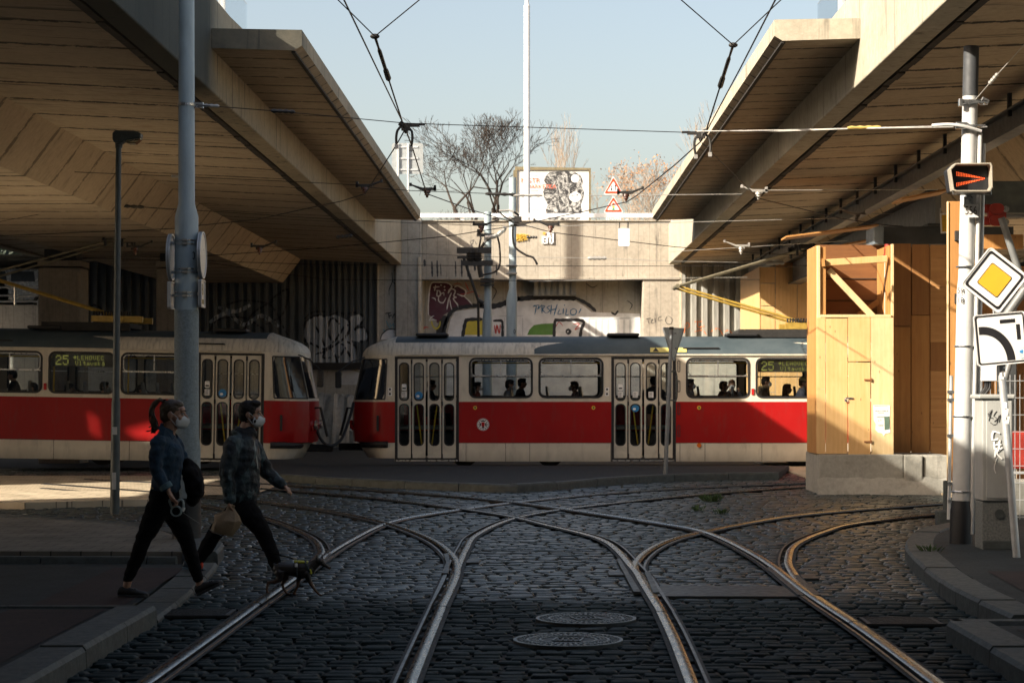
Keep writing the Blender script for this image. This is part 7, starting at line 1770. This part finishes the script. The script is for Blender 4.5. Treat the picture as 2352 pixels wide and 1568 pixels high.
def woman():
    D = 16.35; t = thing('person', G(375, 1362, .03), 'woman with a ponytail in a blue denim jacket and white mask holding a leash', 'person', 'people crossing the street')
    # body: one continuous skin from head to ankles
    b = MB(); face(b, D, 399.5, 951, 1); chain(b, D, [(391,975,0),(386,1000,0)], [.052,.056])
    chain(b, D, [(384,1004,0),(384,1035,0),(384,1075,0),(378,1120,0),(378,1158,0)], [(.09,.045),(.135,.09),(.125,.09),(.14,.10),(.13,.095)])
    chain(b, D, [(376,1012,-.155),(370,1076,-.20),(395,1120,-.195)], [.045,.038,.025]); chain(b, D, [(388,1012,.155),(412,1068,.20),(430,1094,.15)], [.045,.038,.025])
    chain(b, D, [(370,1160,-.085),(334,1238,-.09),(299,1330,-.09),(296,1345,-.09)], [.08,.05,.034,.032]); chain(b, D, [(388,1162,.085),(424,1241,.09),(453,1334,.09),(455,1348,.09)], [.08,.05,.034,.032])
    fg = []
    for i in range(4):
        dd = -.225+.019*i; l = (.9, 1.0, .95, .8)[i]; fg.append(([(408,1143,dd),(414.5,1149*1,dd),(416,1155+l,dd),(410,1157+l,dd)], .0085))
    hand(b, (394,1119,-.197), (407,1143,-.197), fg, [(400,1131,-.225),(410,1141,-.243),(420,1150,-.235)], D)
    hand(b, (430,1094,.15), (441,1104,.15), [([(441,1104,.12+.019*i),(446,1109,.12+.019*i),(446,1115,.12+.019*i),(441,1116,.12+.019*i)], .0085) for i in range(4)], [(436,1100,.11),(443,1106,.10),(448,1110,.105)], D)
    remesh('body', b, .0055, M_SKIN, t, 3); face_details(D, 399.5, 951, t); mask_mesh(D, 399.5, 951, t)
    # jacket
    j = MB(); chain(j, D, [(386,992,0),(380,1004,0),(384,1030,0),(386,1052,0),(384,1090,0),(380,1121,0)], [(.075,.065),(.165,.085),(.180,.122),(.178,.128),(.160,.112),(.172,.118)], 20)
    chain(j, D, [(373,1013,-.16),(369,1046,-.19),(369,1078,-.205),(390,1114,-.20)], [.066,.060,.054,.046]); chain(j, D, [(391,1014,.16),(404,1046,.19),(412,1070,.20),(426,1088,.16)], [.064,.058,.052,.046])
    jo = remesh('denim_jacket', j, .010, M_DENIM, t, 3, .010, 13)
    c = MB(); c.tube([Q(388,1108,D,-.20), Q(394.5,1119,D,-.20)], [.053,.055], 16); c.build('cuff', M_DENIML, jo, smooth=True, bevel=.004)
    c = MB()
    for sg in (-1, 1):
        c.add([Q(373,972,D,sg*.052), Q(385,982,D,sg*.088), Q(405,1000,D,sg*.05), Q(402,1008,D,sg*.09), Q(382,1000,D,sg*.128), Q(369,985,D,sg*.085)], [(0,1,5),(1,4,5),(1,2,3,4)])
    c.add([Q(373,972,D,-.052), Q(371,971,D,0), Q(373,972,D,.052), Q(369,985,D,.085), Q(365,986,D,0), Q(369,985,D,-.085)], [(0,1,4,5),(1,2,3,4)])
    co_ = c.build('collar', M_DENIM, jo, fix=False); so_ = co_.modifiers.new('thick', 'SOLIDIFY'); so_.thickness = .006; so_.offset = 1
    c = MB(); c.tube([Q(349,1118,D,-.02), Q(356,1119,D,-.125), Q(376,1120,D,-.172), Q(398,1121,D,-.125), Q(408,1121,D,-.03)], [(.004,.017)]*5, 8); c.build('waistband', M_DENIM, jo)
    for x, y in ((358,1119),(405,1032)):
        c = MB(); c.ball(Q(x, y, D, -.135 if x < 380 else -.125), .008, 6); c.build('button', mat('brass button', (.5,.38,.2), .3, metal=.9), jo)
    c = MB(); c.bar(Q(396,1026,D,-.168), Q(412,1036,D,-.118), .006, .045); c.build('pocket_flap', M_DENIM, jo, bevel=.002)
    # trousers, shoes
    l = MB(); chain(l, D, [(379,1112,0),(377,1140,0),(378,1162,0)], [(.155,.105),(.168,.125),(.165,.125)], 18)
    chain(l, D, [(369,1162,-.085),(352,1200,-.09),(334,1238,-.09),(318,1282,-.09),(299,1327,-.09)], [.102,.086,.066,.058,.042]); chain(l, D, [(388,1164,.085),(408,1203,.09),(424,1241,.09),(438,1288,.09),(452,1332,.09)], [.104,.088,.068,.058,.043])
    remesh('trousers', l, .010, M_BLKC, t, 3, .007, 12)
    for heel, toe, dd in (((276,1366),(346,1366),-.09),((449,1369),(508,1340),.09)):
        s = MB(); shoe(s, D, heel, toe, dd); sh = remesh('shoe', s, .006, M_SHOE, t, 2); sole(D, heel, toe, dd, sh, M_SOLE)
        s = MB(); a, c_ = Q(*heel, D, dd), Q(*toe, D, dd)
        for f in (.42,.50,.58): s.bar(a.lerp(c_, f)+Vector((0,-.03,.072-f*.02)), a.lerp(c_, f)+Vector((0,.03,.072-f*.02)), .010, .006)
        s.build('laces', M_SOLE, sh)
    # hair
    h = MB(); c0 = Q(399.5, 951, D); V = lambda dx, dy, dz: c0+Vector((dx, dy, dz))
    h.ball(V(-.022, 0, .034), 1, 12, (.096, .081, .090)); h.ball(V(-.052, 0, -.008), 1, 10, (.066, .072, .070)); h.ball(V(.022, 0, .080), 1, 10, (.058, .062, .036))
    hm = remesh('hair', h, .007, M_HAIRB, t, 3, .0035, 40)
    p = MB(); rng = random.Random(4)
    for i in range(34):
        o = lambda s_: rng.gauss(0, s_)
        e = rng.uniform(.75, 1.05)
        pts = [Q(377+o(.8), 922+o(1), D, o(.010)), Q(366+o(1.5), 917+o(1.5), D, o(.014)), Q(354+o(2), 928+o(2), D, o(.018)), Q(349+o(2.4), 945+o(2), D, o(.022)), Q(353+o(3), 945+20*e, D, o(.022)), Q(354+o(4), 945+40*e, D, o(.018)), Q(350+o(5), 945+48*e, D, o(.014))]
        p.tube(catmull(pts, .02), [.0065]*2+[.0065]*200 if False else .0058, 5)
    p.build('ponytail', M_HAIRB, hm, smooth=True)
    p = MB(); p.tube([Q(376,917,D), Q(378,926,D)], .019, 10); p.build('hair_tie', M_BLKC, hm)
    return t
woman()
def woman_items():
    D = 16.35
    d = MB(); chain(d, D, [(424,1062,.13),(434,1084,.13),(441,1112,.12),(442,1135,.12),(434,1152,.12)], [(.07,.040),(.12,.075),(.13,.085),(.12,.07),(.09,.045)]); chain(d, D, [(428,1085,.05),(452,1112,.06),(456,1128,.07)], [(.05,.05),(.06,.045),(.05,.03)])
    o = remesh('folded_coat', d, .011, M_BLKC, None, 2, .013, 11); tag(o, 'black folded coat hanging over the woman\'s far arm', 'coat')
    t = thing('dog_leash', Q(414,1165,D,-.19), 'grey retractable dog leash in the woman\'s hand with a thin cord to the dog', 'leash')
    M_LE = mat('grey leash plastic', (.26,.33,.34), .4, var=.1, bump=0); b = MB(); n = 20; fr = lambda u, v, w: Q(414.5,1170,D,-.19)+Vector((u, -w, v))
    ring = lambda cx, cy, rx, ry: [(cx+rx*math.cos(6.2832*i/n), cy+ry*math.sin(6.2832*i/n)) for i in range(n)]
    frame_loop(b, ring(0,0,.047,.044), ring(0,0,.034,.032), fr, -.016, .016); b.build('case_ring', M_LE, t, bevel=.003)
    b = MB(); b.tube(catmull([fr(-.035,.030,0), fr(-.054,.075,0), fr(-.045,.098,0), fr(.0,.075,0), fr(.028,.092,0), fr(.052,.085,0), fr(.058,.03,0), fr(.040,.0,0)], .015), .0095, 8); b.build('grip', M_LE, t, smooth=True)
    b = MB(); b.cyl(fr(0,0,-.012), fr(0,0,.012), .033, 20); b.build('spool', M_BLKC, t)
    b = MB(); b.tube([fr(.05,.0,0), fr(.062,.03,0)], .013, 8); b.build('brake', M_STK, t)
    a, m_, e = Q(430,1173,D,-.19), Q(577,1252,D,-.10), Q(676,1283,D,0)
    b = MB(); b.tube([a.lerp(m_, i/8)+Vector((0,0,-.03*math.sin(math.pi*i/8))) for i in range(9)], .0018, 5); b.build('cord', mat('grey cord', (.22,.22,.21), .7), t)
    b = MB(); b.tube([m_, e], .0055, 6); b.build('webbing', M_BLKC, t); b = MB(); b.ball(m_, .014, 6, (1.4,1,.8)); b.build('clip', M_STK, t)
    b = MB(); b.bar(e+Vector((-.03,0,.01)), e+Vector((.02,0,0)), .012, .012); b.build('snap_hook', M_STEELB, t)
woman_items()
def man():
    D = 18.4; t = thing('person', G(560, 1322, .0), 'man in a dark diamond print jacket and white mask carrying a bag', 'person', 'people crossing the street')
    b = MB(); hx_, hy_ = 576.5, 951; face(b, D, hx_, hy_, 1, 1.05); chain(b, D, [(567,975,0),(563,1000,0)], [.060,.066])
    chain(b, D, [(562,1006,0),(560,1040,0),(558,1090,0),(556,1135,0),(558,1165,0)], [(.10,.05),(.16,.10),(.15,.105),(.15,.11),(.14,.105)])
    chain(b, D, [(545,1018,-.19),(531,1086,-.24),(537,1146,-.22)], [.052,.043,.030]); chain(b, D, [(575,1026,.19),(608,1090,.23),(646,1119,.22)], [.052,.043,.028])
    chain(b, D, [(565,1165,-.09),(612,1228,-.10),(640,1303,-.10),(643,1312,-.10)], [.085,.056,.038,.036]); chain(b, D, [(551,1165,.09),(493,1222,.09),(446,1297,.09),(441,1308,.09)], [.085,.056,.038,.036])
    hand(b, (537,1146,-.22), (540,1163,-.22), [([(540,1163,-.255+.021*i),(544,1168,-.255+.021*i),(543,1173,-.255+.021*i),(538,1173,-.255+.021*i)], .0098) for i in range(4)], [(535,1152,-.26),(540,1161,-.268),(546,1168,-.255)], D)
    hand(b, (646,1119,.22), (655,1126,.215), [([(655,1126,.185+.02*i),(660,1131+i*.3,.185+.02*i),(662,1136+i*.5,.185+.02*i),(661,1140-abs(i-1),.185+.02*i)], .0092) for i in range(4)], [(650,1121,.175),(655,1129,.165),(657,1134,.17)], D)
    remesh('body', b, .006, M_SKIN2, t, 3); face_details(D, hx_, hy_, t); mask_mesh(D, hx_, hy_, t)
    j = MB(); chain(j, D, [(570,994,0),(563,1006,0),(560,1040,0),(557,1080,0),(555,1112,0),(555,1140,0)], [(.090,.080),(.195,.105),(.215,.150),(.210,.158),(.205,.162),(.185,.150)], 22); j.ball(Q(549,993,D), 1, 10, (.075,.12,.055)); j.tube([Q(546,984,D), Q(560,990,D), Q(578,1000,D)], [(.09,.03),(.11,.03),(.07,.03)], 12)
    chain(j, D, [(544,1018,-.19),(536,1052,-.225),(530,1086,-.245),(537,1144,-.22)], [.086,.080,.074,.052]); chain(j, D, [(576,1028,.19),(594,1062,.22),(609,1091,.235),(642,1116,.22)], [.080,.072,.064,.046])
    jo = remesh('print_jacket', j, .011, M_DIAM, t, 3, .015, 10)
    z = MB(); z.bar(Q(588,1010,D,-.12), Q(596,1075,D,-.10), .006, .006); z.build('zip', M_STEELB, jo)
    z = MB(); z.tube([Q(536,1143,D,-.22), Q(537.5,1150,D,-.22)], [.050,.044], 14); z.build('cuff', M_DIAM, jo, smooth=True)
    l = MB(); chain(l, D, [(556,1128,0),(557,1150,0),(558,1166,0)], [(.160,.125),(.165,.132),(.165,.130)], 18)
    chain(l, D, [(566,1166,-.09),(592,1198,-.095),(612,1229,-.10),(627,1266,-.10),(640,1303,-.10)], [.108,.092,.076,.066,.052]); chain(l, D, [(551,1166,.09),(520,1196,.09),(493,1222,.09),(468,1262,.09),(446,1297,.09)], [.108,.092,.076,.066,.050])
    remesh('trousers', l, .011, M_BLKC, t, 3, .008, 11)
    for heel, toe, dd in (((629,1322),(694,1322),-.10),((415,1305),(470,1317),.09)):
        s = MB(); shoe(s, D, heel, toe, dd); sh = remesh('shoe', s, .007, mat('dark blue shoe', (.03,.05,.07), .6), t, 2); sole(D, heel, toe, dd, sh, mat('pale blue sole', (.13,.19,.22), .7))
        if dd > 0:
            s = MB(); s.ball(Q(459,1302,D,.06), 1, 8, (.020,.025,.042), Matrix.Rotation(.35, 3, 'Y')); s.build('red_tab', mat('bright red tab', (.75,.06,.02), .5, var=.05), sh, smooth=True)
    h = MB(); c0 = Q(hx_, hy_, D); V = lambda dx, dy, dz: c0+Vector((dx, dy, dz))
    h.ball(V(-.022, 0, .038), 1, 12, (.097, .083, .092)); h.ball(V(-.056, 0, -.012), 1, 10, (.058, .074, .070)); h.ball(V(.030, 0, .098), 1, 10, (.064, .064, .034)); h.ball(V(-.03, 0, -.07), 1, 8, (.045,.055,.04))
    for sg in (-1, 1): h.ball(V(.012, sg*.066, .02), 1, 6, (.024,.012,.04))
    remesh('hair', h, .007, M_HAIRD, t, 2, .006, 55)
    h = MB()
    for sg in (-1, 1): h.ball(V(.026, sg*.056, -.062), 1, 8, (.034,.010,.026))
    remesh('beard', h, .006, M_HAIRD, t, 2)
    # paper bag
    b = MB(); rng = random.Random(12); rings = []
    for i, (y, x0, x1, w) in enumerate(((1156,531,549,.03),(1163,530,546,.022),(1170,526,552,.035),(1180,505,561,.06),(1192,499,561,.075),(1205,496,556,.08),(1216,494,550,.07),(1222,500,547,.05))):
        c, hw = (x0+x1)/2, (x1-x0)/2*D/F; r = []
        for q in range(14):
            an = 2*math.pi*q/14; f = 1+rng.uniform(-.13,.13); e = 1.0
            p = Q(c, y+ (q % 2)*.0+ (7 if i > 4 else 3)*math.cos(an)*.5, D, -.235); p += Vector((math.cos(an)*hw*f, math.sin(an)*w*f, rng.uniform(-.008,.008))); r.append(p)
        rings.append(r)
    b.loft(rings); o = b.build('paper_bag', mat('brown kraft paper', (.22,.155,.09), .6, var=.15, scale=9, bump=.3), smooth=22); tag(o, 'crumpled brown paper bag held in the man\'s near hand', 'paper bag')
    return t
man()
def dog():
    D = 16.75; t = thing('dog', G(685, 1367, 0), 'small black and tan dog on a leash wearing a yellow harness, stepping over the rail', 'dog')
    b = MB()
    chain(b, D, [(640,1306,0),(655,1305,0),(672,1307,0),(692,1309,0),(710,1307,0)], [(.050,.054),(.052,.056),(.050,.056),(.060,.074),(.052,.066)], 16); chain(b, D, [(712,1303,0),(722,1296,0),(731,1289,0)], [(.042,.052),(.034,.040),(.030,.033)]); 
    b.ball(Q(734,1289,D), 1, 10, (.038,.034,.032)); b.tube([Q(737,1291,D), Q(746,1297,D), Q(757,1304,D)], [(.026,.024),(.018,.018),(.011,.010)], 10); b.ball(Q(757,1304,D), .011, 6)
    for sg, ex in ((-1, 729), (1, 739)):
        b.tube([Q(ex+1,1285,D,sg*.018), Q(ex,1279,D,sg*.026), Q(ex,1271,D,sg*.030)], [(.010,.022),(.009,.017),(.003,.004)], 8)
    # legs: hip/shoulder, knee, hock/wrist, paw
    chain(b, D, [(642,1312,-.035),(644,1326,-.04)], [(.030,.052),(.024,.034)]); chain(b, D, [(644,1328,-.04),(630,1335,-.04),(617,1336,-.04),(614,1352,-.04),(616,1360,-.04)], [.026,.018,.012,.0105,.010]); b.ball(Q(618,1360,D,-.04), 1, 6, (.018,.012,.009))
    chain(b, D, [(648,1312,.035),(655,1328,.04)], [(.030,.050),(.024,.032)]); chain(b, D, [(654,1328,.04),(647,1342,.04),(650,1352,.04),(657,1363,.04)], [.024,.015,.012,.010]); b.ball(Q(661,1364,D,.04), 1, 6, (.018,.012,.009))
    chain(b, D, [(690,1318,.035),(684,1332,.035),(683,1346,.035),(677,1357,.035),(673,1364,.035)], [.032,.019,.013,.011,.010]); b.ball(Q(676,1365,D,.035), 1, 6, (.017,.012,.009))
    chain(b, D, [(706,1316,-.035),(712,1332,-.035),(719,1346,-.035),(728,1357,-.035),(735,1364,-.035)], [.034,.020,.013,.011,.010]); b.ball(Q(738,1365,D,-.035), 1, 6, (.018,.012,.009))
    chain(b, D, [(634,1300,0),(629,1294,0)], [.014,.008])
    m, nt, bs, out = new_mat('black and tan coat'); k = NB(nt); z = k.sep(k.coord('Object'))[2]; x = k.sep(k.coord('Object'))[0]
    tan = k.math('MAXIMUM', k.ramp(k.math('ADD', z, k.math('MULTIPLY', k.noise(k.coord('Object'), 20, 3), .05)), .125, .165, (1,1,1), (0,0,0)), k.math('MULTIPLY', k.math('GREATER_THAN', x, px(747, D)), k.math('LESS_THAN', z, pz(1302, D))))
    k.set(bs.inputs['Base Color'], k.mix(tan, (.014,.011,.010), (.085,.040,.020))); bs.inputs['Roughness'].default_value = .5; k.set(bs.inputs['Normal'], k.bump(k.noise(k.coord('Object'), 90, 3), .25, .004))
    remesh('body', b, .0048, m, t, 3)
    for sg in (-1, 1): mb = MB(); mb.ball(Q(742,1289,D,sg*.026), .0055, 6); mb.build('eye', M_SBLK, t)
    mb = MB(); mb.ball(Q(759,1303,D), .008, 6); mb.build('nose', M_SBLK, t)
    M_HY = mat('yellow harness', (.45,.44,.03), .6); h = MB()
    def hoop(x, ycen, ra, rb, w, tilt=0):
        c = Q(x, ycen, D); r0 = []
        return [c+Vector((math.sin(q)*tilt, math.cos(q)*ra, math.sin(q)*rb)) for q in np.linspace(0, 6.2832, 25)]
    h.tube(hoop(684,1308,.062,.073,0), [(.004,.012)]*25, 6); h.tube(hoop(709,1304,.058,.066,0,-.03), [(.004,.011)]*25, 6); hr = h.build('harness', mat('dark harness webbing', (.05,.07,.08), .6), t)
    h = MB(); h.box(Q(692,1289.5,D), (.115,.07,.018), Matrix.Rotation(.06, 3, 'Y')); h.box(Q(715,1311,D,-.052), (.020,.012,.045), Matrix.Rotation(-.3, 3, 'Y')); h.build('yellow_patch', M_HY, hr, bevel=.006)
    h = MB(); h.box(Q(682,1296,D,-.060), (.022,.01,.030)); h.build('buckle', M_STK, hr, bevel=.003)
dog()
# ---------------------------------------------------------------- passengers
HAIRS = {'dark': M_HAIRD, 'brown': mat('brown hair', (.07,.035,.018), .5, var=.4, scale=30, bump=.4), 'light': M_HAIRB}
def coat(c): return mat('coat %.2f %.2f %.2f' % c, c, .85, var=.25, scale=12, bump=.4)
def passenger(x, y, D, f, hair, col, label, masked=True, cap=None, longhair=False, fur=False, arm=False, stand=False, sc=1.0, grp='passengers in the trams'):
    c = Q(x, y, D); t = thing('person', (c.x, c.y, c.z-(1.5 if stand else .75)), label, 'person', grp)
    an = {1: 0, -1: math.pi, 0: -math.pi/2, 2: math.pi/2}[f]; R = Matrix.Rotation(an, 3, 'Z'); V = lambda dx, dy, dz: c+R @ Vector((dx*sc, dy*sc, dz*sc))
    b = MB(); E = lambda p, s_: b.ball(p, sc, 8, s_, R)
    E(V(-.01,0,.02), (.092,.074,.088)); E(V(.03,0,-.035), (.062,.058,.075)); b.tube([V(.09,0,0), V(.108,0,-.03)], .012*sc, 6); b.tube([V(-.02,0,-.05), V(-.03,0,-.17)], .055*sc, 8)
    for sg in (-1, 1): E(V(-.015,sg*.075,-.01), (.02,.012,.03))
    b.tube([V(-.04,0,-.16), V(-.05,0,-.30), V(-.07,0,-.70)], [(.12*sc,.08*sc),(.16*sc,.1*sc),(.15*sc,.11*sc)], 10)
    arms = []
    for sg in (-1, 1):
        if arm and sg == 1: pts = [V(-.05,sg*.19,-.25), V(.12,sg*.26,-.42), V(.16,sg*.13,-.08)]
        else: pts = [V(-.05,sg*.19,-.25), V(-.01,sg*.22,-.50), V(.22,sg*.14,-.56)]
        arms.append(pts); b.tube(pts, [.045*sc,.038*sc,.028*sc], 8); E(pts[-1], (.045,.03,.03))
        for q in range(4): b.tube([pts[-1], pts[-1]+R @ Vector((.05*sc, (q-1.5)*.018*sc, -.02*sc))], .010*sc, 5)
    if stand: 
        for sg in (-1, 1): b.tube([V(-.07,sg*.09,-.7), V(-.06,sg*.09,-1.5)], .06*sc, 8)
    else:
        for sg in (-1, 1): b.tube([V(-.07,sg*.10,-.68), V(.34,sg*.11,-.70), V(.36,sg*.11,-1.12)], [.08*sc,.065*sc,.05*sc], 8)
    remesh('body', b, .013, M_SKIN, t, 2)
    j = MB(); j.tube([V(-.03,0,-.125), V(-.04,0,-.17), V(-.05,0,-.30), V(-.07,0,-.72)], [(.075*sc,.07*sc),(.16*sc,.09*sc),(.205*sc,.135*sc),(.195*sc,.145*sc)], 14)
    for pts in arms: j.tube([pts[0], pts[1], pts[1].lerp(pts[2], .85)], [.078*sc,.068*sc,.050*sc], 10); j.ball(pts[0], .08*sc, 6)
    if fur: j.tube([V(.06*math.cos(q)-.04,.13*math.sin(q),-.15+.02*math.cos(q)) for q in np.linspace(0,6.28,12)], .05*sc, 8)
    jo = remesh('coat', j, .016, coat(col), t, 2, .010, 13)
    if not stand:
        p = MB()
        for sg in (-1, 1): p.tube([V(-.07,sg*.10,-.68), V(.36,sg*.11,-.70), V(.37,sg*.11,-1.1)], [.095*sc,.078*sc,.06*sc], 8)
        remesh('trousers', p, .02, M_BLKC, t, 1)
    if fur:
        p = MB(); rng = random.Random(3)
        for i in range(160):
            q = rng.uniform(0, 6.28); a = V(.08*math.cos(q)-.04, .15*math.sin(q), -.14+rng.uniform(-.04,.05)); p.tube([a, a+Vector((rng.uniform(-.06,.06), rng.uniform(-.06,.06), rng.uniform(-.05,.05)))], [.010,.003], 4)
        p.build('fur_collar', mat('pale fur', (.45,.34,.20), .9, var=.5, scale=30), jo)
    h = MB(); H = lambda p, s_: h.ball(p, sc, 8, s_, R)
    H(V(-.02,0,.035), (.098,.082,.092)); H(V(-.055,0,-.01), (.062,.074,.075)); H(V(.03,0,.085), (.056,.064,.036))
    if longhair: h.tube([V(-.05,0,.02), V(-.07,0,-.14), V(-.09,0,-.34)], [(.09*sc,.07*sc),(.11*sc,.06*sc),(.10*sc,.04*sc)], 10)
    remesh('hair', h, .012, HAIRS[hair], t, 2, .007, 40)
    if cap:
        k2 = MB(); k2.ball(V(0,0,.075), sc, 8, (.118,.088,.060), R); k2.tube([V(.08,0,.06), V(.15,0,.045)], [(.07*sc,.012*sc),(.05*sc,.008*sc)], 8); remesh('cap', k2, .010, cap, t, 2)
    if masked:
        k2 = MB(); k2.ball(V(.072,0,-.050), sc, 8, (.052,.060,.056), R); remesh('face_mask', k2, .009, M_MASK, t, 1)
    return t
T1n, T1f = 44.45, 46.05
passenger(1586,882,T1n,1,'dark',(.30,.28,.28),'masked passenger in a pale grey coat at the left end of the third tram window')
passenger(1663,887,T1f,1,'dark',(.02,.02,.022),'hooded passenger in black seen from behind in the third window', False)
passenger(1681,884,T1n,0,'brown',(.025,.025,.03),'passenger facing out with a bright white mask and raised arm in the third window', True, arm=True)
passenger(1760,877,T1n,1,'dark',(.06,.045,.04),'masked passenger with a pale fur collar in the window under the LED sign', True, fur=True)
passenger(1809,893,T1f,1,'brown',(.05,.03,.025),'passenger with long brown hair in the window under the LED sign', False, longhair=True)
passenger(1846,879,T1n,1,'light',(.11,.12,.17),'man in an olive flat cap and blue grey coat at the hoarding edge', False, cap=mat('olive flat cap', (.30,.29,.14), .8))
passenger(1098,887,T1n,1,'dark',(.20,.05,.03),'masked child in a red jacket at the left of the first tram window', True, sc=.85)
passenger(1172,884,T1n,1,'dark',(.22,.215,.21),'masked passenger in a fuzzy grey coat in the first tram window', True)
passenger(1200,880,T1f,1,'dark',(.015,.015,.017),'passenger in black behind the grey fuzzy coat in the first tram window', False)
passenger(1318,887,T1f,-1,'light',(.35,.22,.20),'masked passenger in a pink coat in the second tram window', True)
passenger(1501,876,44.9,2,'dark',(.02,.02,.022),'standing passenger in black behind the middle doors', False, stand=True)
passenger(992,884,45.6,1,'dark',(.02,.02,.022),'dark passenger behind the first doors of the right tram', False)
passenger(75,891,42.8,-1,'dark',(.02,.02,.022),'masked passenger with bowed head in the left tram, left window', True)
passenger(28,862,43.6,-1,'dark',(.03,.03,.03),'standing passenger at the far left of the left tram', False, stand=True)
passenger(160,893,42.8,1,'dark',(.03,.028,.028),'dark passenger at the left under the LED sign of the left tram', False)
passenger(241,889,42.8,1,'dark',(.025,.025,.028),'masked dark haired passenger at the right under the LED sign of the left tram', True)
passenger(325,896,43.6,1,'dark',(.02,.02,.02),'dark passenger beside the pale pole in the left tram', True)
